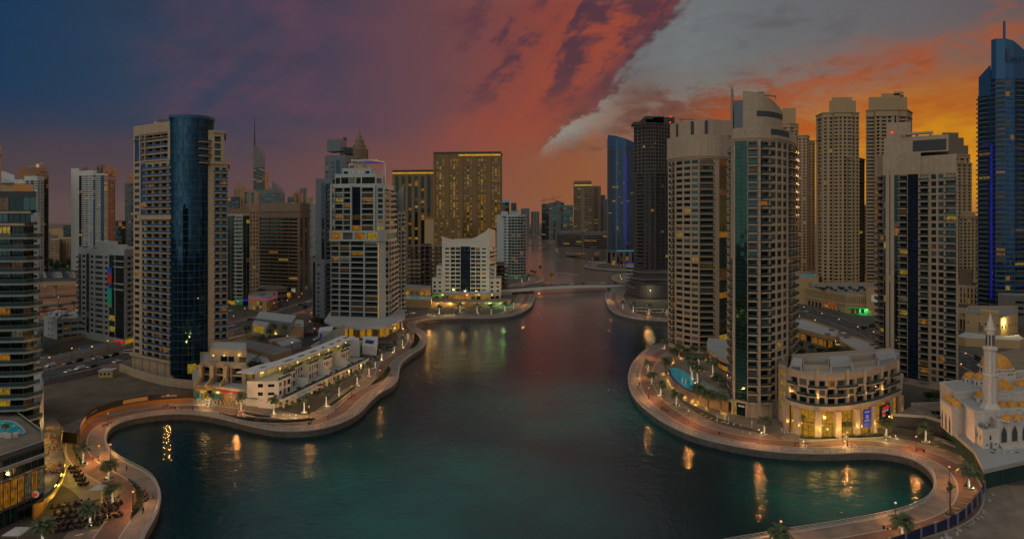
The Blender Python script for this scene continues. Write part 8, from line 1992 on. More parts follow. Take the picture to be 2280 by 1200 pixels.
def tree_proto(seed,h,w):
 r = random.Random(seed); t = thing('broadleaf_tree','tree','tree')
 tr = MB('bark'); tr.tube((0,0,0),(.1,0,h * .4),.22,.15,7)
 cl = []
 for i in range(11):
  a = r.random() * 6.28; d = r.random() ** .6 * w * .36; z = h * r.uniform(.42,.86); c = Vector((d * math.cos(a),d * math.sin(a),z)); cl.append((c,r.uniform(.18,.3) * w)); tr.tube((.1,0,h * .36),c,.09,.03,4,caps=False)
 tr.build('trunk',t)
 cr = MB('leaf','hedge_leaf')
 for c,s in cl:
  for i in range(110):
   v = Vector((r.gauss(0,1),r.gauss(0,1),r.gauss(0,.8))); v = v.normalized() * s * r.uniform(.5,1.08); a = c + v; d = Vector((r.uniform(-1,1),r.uniform(-1,1),r.uniform(-.5,.6))).normalized(); leafblade(cr,a,d,d.orthogonal().normalized(),r.uniform(.25,.5),.32,'leaf' if r.random() < .6 else 'hedge_leaf')
 cr.build('crown',t); return t
TP = [tree_proto(1,6.5,6.0),tree_proto(2,5.0,5.0),tree_proto(3,8.5,8.0)]
for x,y,k,s,lab in ((1855,806,2,1.0,'largest dark bushy tree behind the curved podium roof'),(1884,806,2,.95,'dark bushy tree beside the largest one behind the curved podium roof'),(1868,800,0,1.1,'dark round tree between the two big bushy trees behind the podium'),(1783,800,0,.9,'dark tree at the foot of the tallest curved tower on its right'),(1784,775,1,.8,'small round tree in a row by the low curved mall, leftmost of four'),(1806,782,1,.8,'small round tree in a row by the low curved mall, second of four'),(1827,790,1,.8,'small round tree in a row by the low curved mall, third of four'),(1846,794,1,.8,'small round tree in a row by the low curved mall, rightmost of four'),(1916,800,1,.9,'small round tree by the low mall beside the blank capped tower'),(2085,897,1,1.0,'bush-like tree behind the unfinished mosque deck'),(2070,893,1,.8,'smaller bush-like tree behind the unfinished mosque deck'),(565,850,2,1.25,'tall dark tree between the terraced flats and the villas'),(572,842,0,1.3,'dark tree just behind the tall one by the terraced flats'),(700,725,0,1.0,'dark tree at the foot of the slate grey tower, left one'),(716,727,0,.9,'dark tree at the foot of the slate grey tower, middle one'),(728,722,1,1.0,'dark tree at the foot of the slate grey tower, right one'),(680,690,1,.8,'small tree on the verge right of the pink neon shop'),(505,690,0,1.0,'tree between the beige tower and the dark glass tower'),(1950,730,1,1.0,'green-lit tree at the right end of the sandy arcade'),(1942,735,1,.9,'green-lit tree second from the right end of the sandy arcade'),(1925,738,1,.8,'green-lit tree before the neon shop of the sandy arcade')):
 place(TP[k],USED,(*G(x,y),0),x * .7,lab,'dark leafy trees',s)
for k in range(16): x = 1818 + k * 8.3; q = P(x,552 - k * .9 - (k % 3) * 9); place(TP[1],USED,(*q,14.3),k * 1.3,'low round tree of the roof garden on the sandy arcade','trees on the arcade roof',.55 + (k * 7 % 5) * .06)
for k in range(18): x = 109 + (k * 37 % 52); y = 586 + (k * 13 % 17); place(TP[0],USED,(*G(x,y),0),k,'dark park tree in the lit green park between the two far left towers','trees in the far park',1.3)
def hedge(name,label,pts,closed,h=.55,m='hedge_leaf',dens=9):
 pp = [G(*p) for p in pts]; t = thing(name,label,'planting bed',(*pp[0],0),'planted beds on the promenades'); off = tuple(t.location)
 poly = smooth_line(pp + [pp[0]],1.0)[:-1]; mb = MB('coping'); parapet(mb,poly,0,.34,.25); mb.build('kerb',t,off)
 mb = MB('hedge_leaf'); mb.prism(inset(poly,.28),0,.32,'soil'); mb.build('soil',t,off)
 r = random.Random(len(pts)); mb = MB(m,'leaf'); xs = [p[0] for p in poly]; ys = [p[1] for p in poly]
 area = abs(sum(poly[i - 1][0] * poly[i][1] - poly[i][0] * poly[i - 1][1] for i in range(len(poly)))) / 2
 def inside(x,y):
  c = False; j = len(poly) - 1
  for i in range(len(poly)):
   if (poly[i][1] > y) != (poly[j][1] > y) and x < (poly[j][0] - poly[i][0]) * (y - poly[i][1]) / (poly[j][1] - poly[i][1]) + poly[i][0]: c = not c
   j = i
  return c
 n = int(min(2600,area * 28)); k = 0
 while k < n:
  x,y = r.uniform(min(xs),max(xs)),r.uniform(min(ys),max(ys))
  if not inside(x,y): continue
  k += 1; d = Vector((r.uniform(-.7,.7),r.uniform(-.7,.7),r.uniform(.3,1))).normalized(); leafblade(mb,Vector((x,y,.3 + r.random() * h * .6)),d,d.orthogonal().normalized(),r.uniform(.2,.42),.2,m if r.random() < .7 else 'leaf')
 mb.build('hedge_leaves',t,off)
hedge('planting_bed','leaf-shaped planted bed inside the near left bend of the promenade',[(284,1068),(296,1076),(312,1090),(320,1112),(312,1138),(290,1158),(300,1130),(303,1105),(296,1084)],1)
hedge('planting_bed','long thin dark planted bed before the flats and villas on the left promenade',[(486,921),(520,927),(570,934),(640,937),(700,934),(702,937),(660,942),(600,943),(540,937)],1)
hedge('planting_bed','leaf-shaped planted bed before the middle of the villa row',[(866,817),(869,826),(858,843),(830,858),(829,855),(848,838)],1)
hedge('planting_bed','leaf-shaped planted bed in the bend below the white panelled tower',[(924,742),(934,754),(928,770),(913,778),(921,762),(922,750)],1)
hedge('planting_bed','clipped dark hedge before the white cafe tables on the right promenade',[(1797,975),(1873,973),(1873,978),(1797,980)],1,.8)
hedge('planting_bed','clipped dark hedge before the blue sign of the curved podium',[(1891,972),(1964,969),(1964,974),(1891,977)],1,.8)
hedge('planting_bed','curved planted bed by the sand lot hoarding on the left promenade',[(163,992),(168,1000),(178,1022),(192,1036),(180,1034),(168,1018),(162,1002)],1)
hedge('planting_bed','thin planted strip behind the near villa palms',[(545,921),(575,926),(604,929),(603,931),(570,929),(544,923)],1,.4)
hedge('planting_bed','thin planted strip along the middle villa palms',[(735,902),(760,884),(790,862),(792,864),(762,888),(738,905)],1,.4)
# lamps, lights in the paving, benches, people
lamp = thing('street_lamp','lamp','street lamp')
mb = MB('dark_metal'); mb.lathe((0,0,0),[(.2,0),(.2,.3),(.09,.5),(.06,4.2),(.1,4.3),(.16,4.36)],10); mb.build('post',lamp)
mb = MB('orange_lamp'); mb.lathe((0,0,4.62),[(0,-.26),(.2,-.18),(.28,0),(.2,.18),(0,.26)],12); mb.build('globe',lamp)
LAMPC = (1,.40,.11)
for x,y,lab in ((374,905,'by the red benches under the navy hoarding'),(240,948,'halfway round the sand lot hoarding'),(220,1025,'nearest the palm at the head of the planted bed'),(246,1022,'glowing behind the palm at the near left water edge'),(296,1134,'beside the leaf-shaped bed in the near left bend'),(526,924,'before the right end of the terraced flats'),(688,932,'before the near villas at the end of the thin bed'),(783,884,'by the red benches before the villas'),(846,846,'beside the leaf-shaped bed before the villa row'),(926,748,'in the bend below the white panelled tower'),(1439,798,'farthest along the right promenade near the beige pair'),(1419,838,'at the outermost bend left of the pool'),(1444,888,'left of the palm by the uplit pool wall'),(1533,942,'before the three uplit palms'),(1690,987,'before the tallest curved tower'),(1887,993,'before the glowing shopfronts'),(2040,1003,'by the red benches under the right hoarding'),(2114,1075,'with a red bench at its foot on the right bend'),(1994,1160,'at the water beside the bottom right palm'),(1739,1204,'at the bottom edge right of centre'),(1164,678,'left of the channel just before the bridge'),(1359,668,'right of the channel just before the bridge'),(1203,626,'on the tip of the spit behind the bridge'),(700,694,'on the verge of the road behind the slate grey tower'),(500,745,'on the road right of the beige tower'),(955,714,'on the quay below the pool podium'),(1440,708,'before the two white coaches')):
 o = place(lamp,USED,(*G(x,y),0),0,'orange globe lamp ' + lab,'orange globe lamps')
 light('lamp_light','POINT',(0,0,4.62),1500 if y > 720 else 2000,LAMPC,o,.3)
for x,y,e,c,lab in ((120,655,9000,(1,.4,.12),'far left of the orange-lit highway'),(250,640,9000,(1,.4,.12),'far along the orange-lit highway'),(150,603,9000,(.9,.95,.4),'in the lit green park'),(85,838,700,(1,.7,.4),'by the road at the dark green tower'),(205,800,700,(1,.72,.45),'by the road before the garden wall'),(1815,735,1500,(1,.6,.25),'on the road by the low curved mall'),(1840,700,1800,(1,.55,.15),'before the arches of the sandy arcade'),(1905,690,1800,(1,.55,.15),'before the right half of the sandy arcade'),(2180,850,1500,(1,.7,.45),'on the road behind the mosque'),(2300,800,3000,(1,.75,.4),'on the far sandy plot at the right'),(640,672,1500,(1,.7,.2),'by the cars before the brown office'),(530,690,1500,(.9,.9,.2),'by the green-lit shop'),(1890,640,5000,(1,.6,.18),'between the two tall sandy towers'),(1800,640,5000,(1,.6,.18),'on the pool podium of the sandy towers'),(1060,640,1500,(1,.6,.25),'behind the sail gabled block'),(1320,585,5000,(1,.6,.25),'on the quay before the dock building'),(1290,575,5000,(1,.6,.25),'on the quay left of the dock piers'),(1370,592,5000,(.5,.5,1),'on the quay before the lounge'),(760,735,900,(1,.66,.2),'under the eave of the white panelled tower'),(720,770,500,(1,.8,.55),'in the car park by the slatted roofs'),(650,790,500,(1,.8,.55),'in the car park behind the villas'),(870,755,700,(1,.62,.16),'in the cafe garden at the end of the villas'),(1780,830,400,(1,.6,.2),'behind the curved podium')):
 o = place(lamp,USED,(*G(x,y),0),0,'street lamp ' + lab,'street lamps away from the water',1.5)
 light('lamp_light','POINT',(0,0,4.62),e,c,o,.3)
for i,(x,y) in enumerate([(110,822),(160,800),(240,782),(520,722),(545,704),(580,700),(610,690),(640,684),(665,676),(505,752),(690,735),(700,752),(668,742),(640,770),(1790,700),(1830,716),(1868,730),(1910,748),(1945,760),(1780,722),(2150,812),(2200,842),(2140,838),(2250,872),(545,672),(655,664),(672,668),(100,650),(170,648),(130,676),(90,620),(150,616),(1010,645),(950,640)]):
 place(lamp,USED,(*G(x,y),0),0,'small street lamp glowing along a road set back from the water','small street lamps on the roads',1.3)
for i in range(26): x,y = ((1255 + i * 7.5,570 + i * .55) if i < 12 else (1312 + (i - 12) * 7.0,593 + (i - 12) * .75)); place(lamp,USED,(*G(x,y),0),0,'tiny lamp in the glowing row along the far right quay','lamps on the far right quay',1.6)
pl = thing('pavement_light','light','light'); mb = MB('lit_yellow','grey_metal'); mb.box(-.85,.85,-.16,.16,.022,.05,'gold_light'); mb.build('light_strip',pl); mb = MB('grey_metal'); mb.box(-.95,.95,-.26,.26,.021,.035); mb.build('frame',pl)
SP = [(200,1047),(217,1053),(233,1061),(200,1070),(262,1098),(264,1108),(252,1142),(243,1153),(231,1163),(210,1180),(176,1190),(697,918),(710,915),(722,910),(785,866),(776,875),(862,797),(868,792),(874,790),(888,776),(893,768),(801,852),(806,847),(812,843),(1442,846),(1455,868),(1461,874),(1476,890),(1483,895),(1490,900),(1500,908),(1508,912),(1516,917),(1525,922),(1532,926),(1562,921),(1572,926),(1583,931),(1595,935),(1608,939),(1620,942),(1634,944),(1649,947),(1653,962),(1670,964),(1686,967),(1725,974),(1743,975),(1762,976),(2086,993),(2099,1002),(2114,1016),(2138,1017),(2143,1022),(2154,1106),(2144,1119),(2129,1131),(2093,1163),(2062,1181),(2040,1190)]
for i,(x,y) in enumerate(SP):
 q = G(x,y); b = min(((q[0] - p[0]) ** 2 + (q[1] - p[1]) ** 2,k,nm) for nm in BANKS for k,p in enumerate(BANKS[nm][0][::3])); nn = BANKS[b[2]][1][b[1] * 3]
 place(pl,USED,(*q,0),math.atan2(nn[1],nn[0]) + .3,'short yellow light strip let into the promenade paving','light strips in the paving')
bo = thing('bollard_light','bollard','light'); mb = MB('grey_metal'); mb.tube((0,0,0),(0,0,.7),.1,n=8); mb.build('post',bo); mb = MB('white_lamp'); mb.lathe((0,0,.86),[(0,-.16),(.17,0),(0,.16)],8); mb.build('lamp',bo)
for x,y,lab in ((631,928,'left of three before the near villas'),(645,929,'middle of three before the near villas'),(659,929,'right of three before the near villas'),(541,926,'before the right end of the terraced flats'),(452,906,'before the yellow shop signs, left one'),(463,910,'before the yellow shop signs, right one'),(953,702,'below the pool podium, left of three'),(960,702,'below the pool podium, middle of three'),(967,702,'below the pool podium, right of three'),(992,701,'below the glowing restaurants, left of three'),(1001,701,'below the glowing restaurants, middle of three'),(1010,701,'below the glowing restaurants, right of three'),(1789,988,'at the foot of the tied-up palm by the cafe'),(1881,988,'before the middle of the glowing shopfronts'),(1973,984,'before the black sign of the curved podium'),(1994,975,'at the left end of the right hoarding')):
 o = place(bo,USED,(*G(x,y),0),0,'bright low bollard light ' + lab,'bollard lights'); light('bollard_lamp','POINT',(0,-.2,1.0),55,(1,.72,.28),o,.15)
be = thing('bench','bench','bench')
mb = MB('red_paint'); [mb.box(-.9,.9,-.25 + k * .13,-.15 + k * .13,.42,.47) for k in range(4)]; mb.build('seat',be); mb = MB('red_paint'); [mb.box(-.9,.9,.24,.29,.55 + k * .14,.65 + k * .14) for k in range(3)]; mb.build('backrest',be)
for s in (-.7,.7): mb = MB('dark_metal'); mb.box(s - .04,s + .04,-.22,.3,0,.41); mb.box(s - .04,s + .04,.295,.34,0,.95); mb.build('leg',be)
for x,y,a,lab in ((366,909,0,'left of the pair under the navy hoarding'),(383,909,.1,'right of the pair under the navy hoarding'),(234,950,.9,'nearer one halfway round the sand lot'),(247,943,.8,'farther one halfway round the sand lot'),(212,1020,1.3,'by the lamp at the head of the planted bed'),(572,939,-.2,'leftmost of four along the thin dark bed'),(603,941,-.1,'second of four along the thin dark bed'),(636,941,0,'third of four along the thin dark bed'),(670,938,.1,'rightmost of four along the thin dark bed'),(779,889,.8,'nearer of the pair before the villas'),(787,882,.8,'farther of the pair before the villas'),(1476,911,-.7,'left of the pair before the pool wall'),(1486,916,-.6,'right of the pair before the pool wall'),(1775,992,0,'left of the pair below the cafe tables'),(1798,992,0,'right of the pair below the cafe tables'),(2031,997,-.3,'left of the pair under the right hoarding'),(2048,1003,-.4,'right of the pair under the right hoarding'),(2116,1080,1.4,'at the foot of the lamp on the right bend'),(2112,1093,1.2,'just below the lamp on the right bend'),(1982,1178,.2,'at the bottom right by the water lamp'),(870,838,1.0,'beside the leaf-shaped bed before the villa row'),(320,1095,-1.2,'farthest of three on the near left bend'),(324,1104,-1.3,'middle of three on the near left bend'),(326,1114,-1.4,'nearest of three on the near left bend')):
 place(be,USED,(*G(x,y),.02),a,'red slatted bench ' + lab,'red benches')
bn = thing('litter_bin','bin','bin'); mb = MB('dark_metal'); mb.lathe((0,0,0),[(.26,0),(.3,.8),(.22,.82),(.2,.7),(0,.7)],12); mb.build('body',bn)
for x,y,lab in ((247,944,'beside a bench halfway round the sand lot'),(1602,966,'alone on the right promenade before the pink curved tower'),(2057,1006,'beside the bench under the right hoarding'),(1968,1177,'left of the bench at the bottom right'),(688,945,'at the right end of the thin dark bed')): place(bn,USED,(*G(x,y),.02),0,'dark round litter bin ' + lab,'litter bins')
def person(lab,x,y,top,legs,pose,face):
 t = thing('person',lab,'person',(*G(x,y),.02),'people on the promenades',face)
 nm = BODY[pose].copy()
 for m_ in ('skin',top,legs): nm.materials.append(M[m_])
 for p in nm.polygons:
  z = p.center.z; hand = abs(p.center.x) > .17 and z < .98
  p.material_index = 0 if z > 1.5 or (hand and .8 < z < .95) else (1 if z > .93 else 2)
 b = bpy.data.objects.new('body',nm); C.objects.link(b); b.parent = t
 h = MB('black_fabric'); h.lathe((0,-.01,1.66),[(.1,-.05),(.105,.03),(.07,.1),(0,.125)],10); h.build('hair',t)
for args in (('person in dark clothes walking below the navy hoarding',390,913,'cloth_dark','cloth_dark','walk',1.5),('person in a white shirt walking beside the one in dark clothes',395,915,'cloth_white','cloth_dark','walk',1.5),('person in a blue top standing by the railing below the terraced flats',430,914,'cloth_blue','cloth_dark','stand',.3),('person leaning near the railing beside the lamp at the near left water',282,1049,'cloth_dark','cloth_blue','stand',1.0),('person in black walking by the planted bed of the near left bend',319,1143,'cloth_dark','cloth_dark','walk',.2),('person in red walking at the outer railing of the near left bend',341,1112,'cloth_red','cloth_dark','walk',2.0),('person in red sitting level with the thin dark bed',528,934,'cloth_red','cloth_dark','stand',.4),('person in blue beside the one in red at the thin dark bed',538,936,'cloth_blue','cloth_dark','stand',.8),('person in dark clothes walking alone before the near villas',730,934,'cloth_dark','cloth_dark','walk',1.3),('person in white walking at the right end of the thin dark bed',684,946,'cloth_white','cloth_dark','walk',1.4),('person in black walking at the right end of the thin dark bed',693,943,'cloth_dark','cloth_dark','walk',1.4),('person in a pale shirt before the villa bench pair',776,905,'cloth_white','cloth_blue','walk',2.4),('person in blue pushing on near the railing before the villas',748,917,'cloth_blue','cloth_dark','walk',.9),('person in dark clothes standing near the outermost right bend',1424,859,'cloth_dark','cloth_dark','stand',0),('person in red walking near the outermost right bend',1419,866,'cloth_red','cloth_dark','walk',.5),('person in red standing by the bench pair before the pool wall',1473,914,'cloth_red','cloth_dark','stand',.5),('person in dark clothes by the palm before the pool wall',1514,902,'cloth_dark','cloth_dark','walk',1.0),('person walking far along the right promenade behind the beige pair',1461,781,'cloth_dark','cloth_dark','walk',.3),('person in a red top strolling before the glowing shopfronts',1896,997,'cloth_red','cloth_dark','walk',1.2),('person in a white top strolling before the glowing shopfronts',1903,998,'cloth_white','cloth_dark','walk',1.2),('person in dark clothes strolling left of the bridge on the quay',1158,690,'cloth_dark','cloth_dark','walk',1.2),('person in white strolling left of the bridge on the quay',1168,686,'cloth_white','cloth_dark','walk',1.0)):
 person(*args)
# cafe furniture
def chair_proto(name,m,arm,cat='chair'):
 t = thing(name,'chair',cat); mb = MB(m); mb.box(-.24,.24,-.24,.24,.40,.5); mb.build('seat',t); mb = MB(m); mb.box(-.24,.24,.2,.27,.51,1.0); mb.build('backrest',t)
 for x in (-.2,.2):
  for y in (-.2,.2): l = MB(m if not arm else 'dark_metal'); l.box(x - .025,x + .025,y - .025,y + .025,0,.395); l.build('leg',t)
 if arm:
  for x in (-.3,.245): l = MB(m); l.box(x,x + .055,-.24,.26,.3,.72); l.build('arm',t)
  c = MB('cloth_red'); c.box(-.2,.2,-.2,.16,.505,.57); c.build('cushion',t)
 return t
def table_proto(m,top):
 t = thing('cafe_table','table','table'); mb = MB(top); mb.lathe((0,0,.72),[(0,0),(.48,0),(.48,.05),(0,.05)],14); mb.build('tabletop',t); mb = MB(m); mb.tube((0,0,.03),(0,0,.715),.05,n=6); mb.lathe((0,0,0),[(0,0),(.28,0),(.26,.04),(0,.04)],10); mb.build('pedestal',t); return t
wc,bc,dc = chair_proto('cafe_chair','white_fabric',0),chair_proto('cafe_chair','sand_render',0),chair_proto('cafe_armchair','black_fabric',1,'armchair')
wt,dt = table_proto('white_metal','cloth_red'),table_proto('dark_metal','wood')
def sets(spots,ch,tb,lc,lt,gc,gt,z=.02,n=4,d=.72):
 for i,(x,y) in enumerate(spots):
  q = G(x,y,z); a0 = rnd.uniform(0,1.5)
  place(tb,USED,(*q,z),0,lt,gt)
  for k in range(n):
   a = a0 + 2 * PI * k / n; place(ch,USED,(q[0] + d * math.cos(a),q[1] + d * math.sin(a),z),a - PI / 2,lc,gc)
sets([(1744 + i * 11.5 + (j % 2) * 3,958 + j * 5.5 + (i % 3)) for i in range(11) for j in range(2)],wc,wt,'white cafe chair at the red-topped tables before the glowing shopfronts','red-topped cafe table among white chairs before the glowing shopfronts','white chairs of the podium cafe','red tables of the podium cafe')
sets([(436 + i * 8 + (j % 2) * 3,893 + j * 4.6 + i * .25) for i in range(7) for j in range(3)],wc,dt,'white cafe chair before the yellow shop signs of the terraced flats','dark round cafe table among white chairs before the terraced flats','white chairs of the left restaurants','tables of the left restaurants')
sets([(494 + i * 9 + (j % 2) * 3,897 + j * 4.8 + i * .2) for i in range(6) for j in range(2)],bc,dt,'tan cafe chair before the red shop signs of the terraced flats','dark round cafe table among tan chairs before the terraced flats','tan chairs of the left restaurants','tables of the left restaurants')
sets([(122 + i * 19 + (j % 2) * 8,1132 + j * 13 - i * 3) for i in range(8) for j in range(5) if not (i > 5 and j > 3)],dc,dt,'black cafe armchair with a red cushion at the bottom left of the promenade','dark cafe table among the black armchairs at the bottom left','black armchairs of the bottom left cafe','tables of the bottom left cafe',d=.85)
sets([(101 + (i % 3) * 11 + (i // 3) * 3,958 + (i // 3) * 14) for i in range(12)] + [(105 + (i % 4) * 10,1038 + (i // 4) * 12) for i in range(8)],bc,dt,'tan chair on the upper level of the curved restaurant terrace','dark round table on the curved restaurant terrace','chairs on the curved terrace','tables on the curved terrace',5.02,3)
sets([(160 + (i % 2) * 7 + (i // 2) * 5.5,1044 + (i // 2) * 9) for i in range(10)],dc,dt,'black cafe armchair with a red cushion in the row behind the kiosk','dark cafe table in the row behind the kiosk','black armchairs behind the kiosk','tables behind the kiosk')
sets([(846 + (i % 4) * 9 - (i // 4) * 2,768 + (i // 4) * 7) for i in range(12)],dc,dt,'black armchair in the cafe garden at the end of the villas','dark table in the cafe garden at the end of the villas','cafe garden armchairs','cafe garden tables')
sets([(1005 + i * 13 + (j % 2) * 5,690 + j * 3.5) for i in range(6) for j in range(2)],bc,dt,'tan chair on the low terrace below the glowing restaurants','dark table on the low terrace below the glowing restaurants','chairs of the far terrace','tables of the far terrace',.02,2)
def umbrella(lab,x,y,m,r=1.6,n=8,closed=False,z=.02,s=1.0,h=2.5):
 t = thing('parasol',lab,'parasol',(*G(x,y,z),z),'parasols'); mb = MB('white_metal'); mb.tube((0,0,0),(0,0,h),.035,n=6); mb.lathe((0,0,0),[(0,0),(.3,0),(.28,.08),(0,.08)],10); mb.build('pole',t); mb = MB(m)
 mb.lathe((0,0,h - .1),[(.16,-1.4),(.12,-.4),(.02,.25)] if closed else [(r,-.32),(r,-.18),(r * .5,.12),(.02,.42)],n,None,PI / n,PI / n + 2 * PI); mb.build('canopy',t)
umbrella('closed white parasol at the foot of the tallest curved tower, left of three',1597,938,'cloth_white',closed=True); umbrella('closed white parasol at the foot of the tallest curved tower, middle of three',1614,940,'cloth_white',closed=True); umbrella('closed white parasol at the foot of the tallest curved tower, right of three',1622,941,'cloth_white',closed=True); umbrella('closed white parasol alone before the shop door of the tallest curved tower',1674,950,'cloth_white',closed=True)
umbrella('square white canopy at the bottom left among the armchairs',39,1212,'cloth_white',2.9,4,h=3.4)
umbrella('orange parasol on the villa deck behind the second lit palm',714,868,'car_red',1.7,8,z=4.0)
for i,(x,y) in enumerate(((112,985),(127,1004),(108,1020),(133,1046),(120,1060),(143,1030))): umbrella('closed red parasol on the curved restaurant terrace',x,y,'cloth_red',closed=True,z=5.0)
for i in range(8): umbrella('pale green parasol on the terrace below the bridge abutment',1082 + i * 8,690 - (i % 3) * 3 - i * .4,'lit_green',2.4,8,z=3.0)
# vehicles and boats
def car_proto(col,kind='saloon'):
 t = thing('parked_car','small red car parked far beyond the road bridge','car'); L,W,H = (4.5,1.8,1.45) if kind == 'saloon' else (4.8,1.95,1.85)
 prof = [(-L / 2,.35),(-L / 2,.8),(-L / 2 + .15,.92),(-1.55,.98),(-.95,H - .03),(-.6,H),(.75,H),(1.0 if kind == 'saloon' else 2.0,H - .06),(1.75 if kind == 'saloon' else 2.25,1.0),(L / 2 - .05,.92),(L / 2,.6),(L / 2,.35)]
 mb = MB('car_' + col); n = len(prof); i = len(mb.v)
 for s in (-1,1):
  for x,z in prof: mb.v.append((x,s * W / 2 * (.84 if z > 1.1 else 1),z))
 for k in range(n): l = (k + 1) % n; mb.f.append((i + l,i + k,i + n + k,i + n + l)); mb.m.append(0)
 mb.f.append(tuple(range(i,i + n))); mb.m.append(0); mb.f.append(tuple(range(i + n,i + 2 * n))[::-1]); mb.m.append(0)
 mb.build('body',t)
 for y in (-1,1): g = MB('glass_dark'); w_ = W / 2 * .90 + .02; g.quad((-1.3,y * w_,1.0),(1.5 if kind == 'saloon' else 2.1,y * w_,1.0),(.9 if kind == 'saloon' else 1.9,y * W / 2 * .85,H - .12),(-.8,y * W / 2 * .85,H - .12)); g.build('side_window',t)
 g = MB('glass_dark'); g.quad((-1.50,-W * .4,1.03),(-1.50,W * .4,1.03),(-.98,W * .38,H - .04),(-.98,-W * .38,H - .04)); g.build('windscreen',t)
 for x in (-1.4,1.4):
  for y in (-1,1): w = MB('tyre','grey_metal'); w.tube((x,y * (W / 2 - .18),.33),(x,y * (W / 2 + .02),.33),.33,n=14); w.tube((x,y * (W / 2 + .02),.33),(x,y * (W / 2 + .03),.33),.2,n=10,m='grey_metal'); w.build('wheel',t)
 for y in (-.65,.65):
  l = MB('car_lamp'); l.box(-L / 2 - .02,-L / 2 + .02,y - .16,y + .16,.62,.76); l.build('headlight',t); l = MB('tail_lamp'); l.box(L / 2 - .02,L / 2 + .02,y - .16,y + .16,.66,.8); l.build('tail_light',t)
 return t
CP = {c: car_proto(c) for c in ('white','silver','black','blue','red','beige')}; CS = {c: car_proto(c,'suv') for c in ('white','black')}
def car(x,y,c,a,lab,suv=False,z=.02,group='cars on the roads'):
 place((CS if suv else CP)[c],USED,(*G(x,y,z),z),a,lab,group)
for x,y,c,suv,lab in ((86,823,'white',0,'white car nearest the dark green tower on the left road'),(113,816,'white',1,'large white car parked second from the dark green tower'),(152,811,'blue',0,'blue car parked by the garden wall on the left road'),(174,806,'black',1,'large black car parked beside the blue one on the left road'),(155,829,'white',0,'white car driving nearest the sheet fence'),(179,822,'white',1,'large white car driving before the sheet fence'),(206,818,'black',0,'black car driving before the guard hut'),(216,799,'silver',0,'silver car parked by the kidney pool wall'),(235,797,'black',0,'black car parked right of the silver one'),(254,792,'black',1,'large black car parked nearest the beige tower wall'),(262,807,'white',0,'white car driving left of the beige tower')): car(x,y,c,math.atan2(*(G(200,812)[::-1][i] - G(110,833)[::-1][i] for i in (0,1))) if True else 0,lab,bool(suv))
for x,y,c,lab in ((518,727,'white','white car on the road right of the beige tower'),(556,713,'black','black car on the road before the pink neon shop'),(617,705,'silver','silver car on the road before the service building'),(629,701,'black','black car on the road just behind the silver one'),(634,690,'beige','beige car on the far lane below the brown office'),(668,680,'black','black car on the far lane near the slate grey tower'),(690,673,'white','white car nearest the slate grey tower'),(512,694,'white','white car parked by the green-lit shop')): car(x,y,c,.7,lab)
for k in range(14): car(618 + (k % 7) * 5.6 + (k // 7) * 4,668 - (k % 7) * 1.9 + (k // 7) * 4,('white','silver','black','white','beige')[k % 5],1.5,'car in the dense rows parked before the brown office',group='cars before the brown office')
for k in range(40): car(98 + (k % 10) * 7.2 + (k // 10),608 + (k // 10) * 3.6,('white','silver','black','white','blue')[k * 7 % 5],.3,'car in the far parking lot beyond the raised track',group='cars in the far parking lot')
for k in range(13): u = .38 + .045 * k; p = Vector(P(1080,622)).lerp(Vector(P(1410,688)),u); place(CP[('red','beige','white','black','silver')[k * 3 % 5]],USED,(p.x,p.y + (5 if k % 3 else 11),4.25 + 2.4 * math.sin(PI * u)),-.35 + PI * (k % 3 == 0),'car in the queue on the road bridge','cars on the bridge')
for k in range(6): car(888 + k * 6.3,702.5 - k * .9,('white','silver','red','black','silver','white')[k],2.2,'car parked below the pool podium beside the white panelled tower',group='cars below the pool podium')
for x,y,c,a,lab in ((1877,744,'white',-.6,'white car on the curved road by the low malls'),(1795,695,'silver',-.5,'silver car on the road behind the tallest curved tower'),(568,794,'black',.9,'black car under the white ramp roof'),(706,757,'white',.9,'white car under the slatted carport, left one'),(712,753,'silver',.9,'silver car under the slatted carport, right one')): car(x,y,c,a,lab)
def coach(x,y,lab):
 t = thing('coach',lab,'coach',(*G(x,y),.02),'coaches by the round podium',-.05); mb = MB('car_white'); mb.prism([(-6,-1.25),(6,-1.25),(6,1.25),(-6,1.25)],.35,3.4); mb.build('body',t); g = MB('glass_dark'); g.box(-5.7,5.4,-1.29,1.29,1.5,2.7); g.build('window_band',t)
 for a in (-3.8,3.6):
  for b in (-1.12,1.12): w = MB('tyre'); w.tube((a,b - .16,.5),(a,b + .16,.5),.5,n=12); w.build('wheel',t)
coach(1432,694,'white coach parked below the round netted podium, left one'); coach(1467,697,'white coach parked below the round netted podium, right one')
t = thing('van','white van on the left road right of the parked cars','van',(*G(287,787),.02),None,.45); mb = MB('car_white'); mb.prism([(-2.6,-1),(2.6,-1),(2.6,1),(-2.6,1)],.35,lambda p: 2.2 if p[0] > -2 else 2.2); mb.build('body',t); g = MB('glass_dark'); g.box(-2.3,2.2,-1.03,1.03,1.35,1.95); g.build('window_band',t)
for a in (-1.7,1.7):
 for b in (-.9,.9): w = MB('tyre'); w.tube((a,b - .12,.36),(a,b + .12,.36),.36,n=12); w.build('wheel',t)
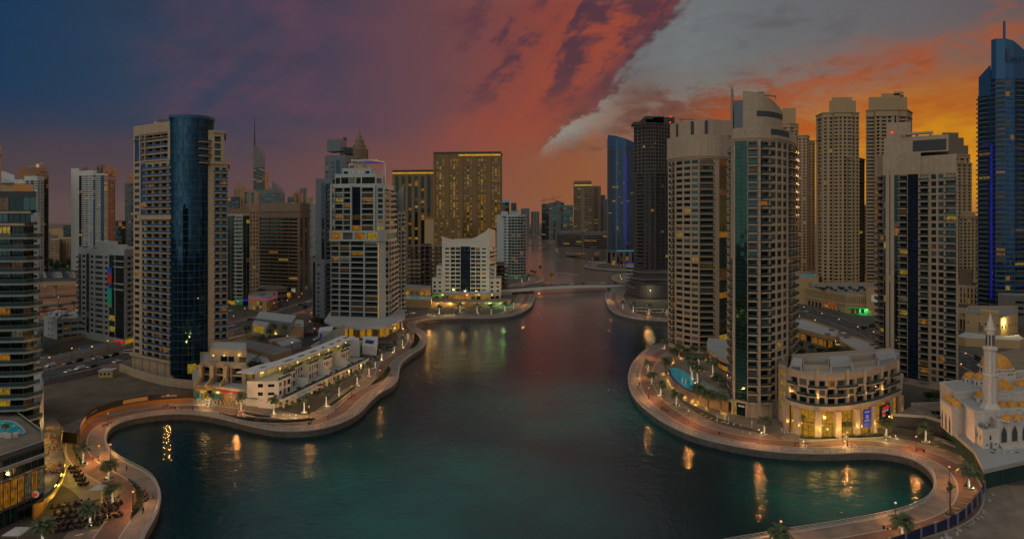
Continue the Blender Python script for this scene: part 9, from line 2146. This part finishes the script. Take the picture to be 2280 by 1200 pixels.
def boat(lab,x,y,L,hull,cabin,rz,s=1.0):
 t = thing('boat',lab,'boat',(*G(x,y,WZ),WZ),'boats on the channel',rz); mb = MB(hull); W = L * .3
 pl = [(-L / 2,-W / 2),(L * .2,-W / 2),(L * .42,-W * .28),(L / 2,0),(L * .42,W * .28),(L * .2,W / 2),(-L / 2,W / 2)]; mb.prism(pl,-.3,lambda p: .9 + max(0,p[0]) / L * .9); mb.build('hull',t)
 mb = MB(cabin,'glass_dark'); mb.prism([(-L * .35,-W * .38),(L * .15,-W * .38),(L * .15,W * .38),(-L * .35,W * .38)],.9,2.6); mb.build('cabin',t); g = MB('glass_dark'); g.box(-L * .33,L * .16,-W * .39,W * .39,1.5,2.2); g.build('window_band',t); mb = MB(cabin); mb.prism([(-L * .4,-W * .45),(L * .22,-W * .45),(L * .22,W * .45),(-L * .4,W * .45)],2.6,2.8); mb.build('roof',t)
 return t
boat('yellow water taxi in the channel beyond the bridge',1228,612,12,'car_yellow','car_yellow',1.9)
boat('grey white motor boat farther up the channel behind the water taxi',1197,580,12,'car_silver','car_white',1.7); boat('small pale boat far up the channel by the left bank',1178,557,14,'car_silver','car_white',1.6); boat('tiny dark boat between the motor boat and the water taxi',1203,595,5,'car_black','car_black',.4)
plain('foam',(.55,.58,.62),.8)
bx = G(1235,608,WZ); ex = G(1288,612,WZ); mb = MB('foam'); q = smooth_line([bx,G(1252,608,WZ),G(1270,610,WZ),ex],2); mb.strip(offs(q,1.3),offs(q,-1.3),WZ + .01,WZ + .03); tag(mb.build('boat_wake'),'thin pale wake trailing right behind the yellow water taxi','wake',None,'stuff')
# evening haze
hm = bpy.data.materials.new('haze'); hm.use_nodes = True; hm.node_tree.nodes.clear()
hv = hm.node_tree.nodes.new('ShaderNodeVolumePrincipled'); hv.inputs['Color'].default_value = (.92,.88,.86,1); hv.inputs['Density'].default_value = 0.000016; hv.inputs['Anisotropy'].default_value = 0.3
ho = hm.node_tree.nodes.new('ShaderNodeOutputMaterial'); hm.node_tree.links.new(hv.outputs[0],ho.inputs['Volume']); M['haze'] = hm
mb = MB('haze'); mb.box(-12200,12200,-320,14200,-6,460); tag(mb.build('haze'),kind='stuff')
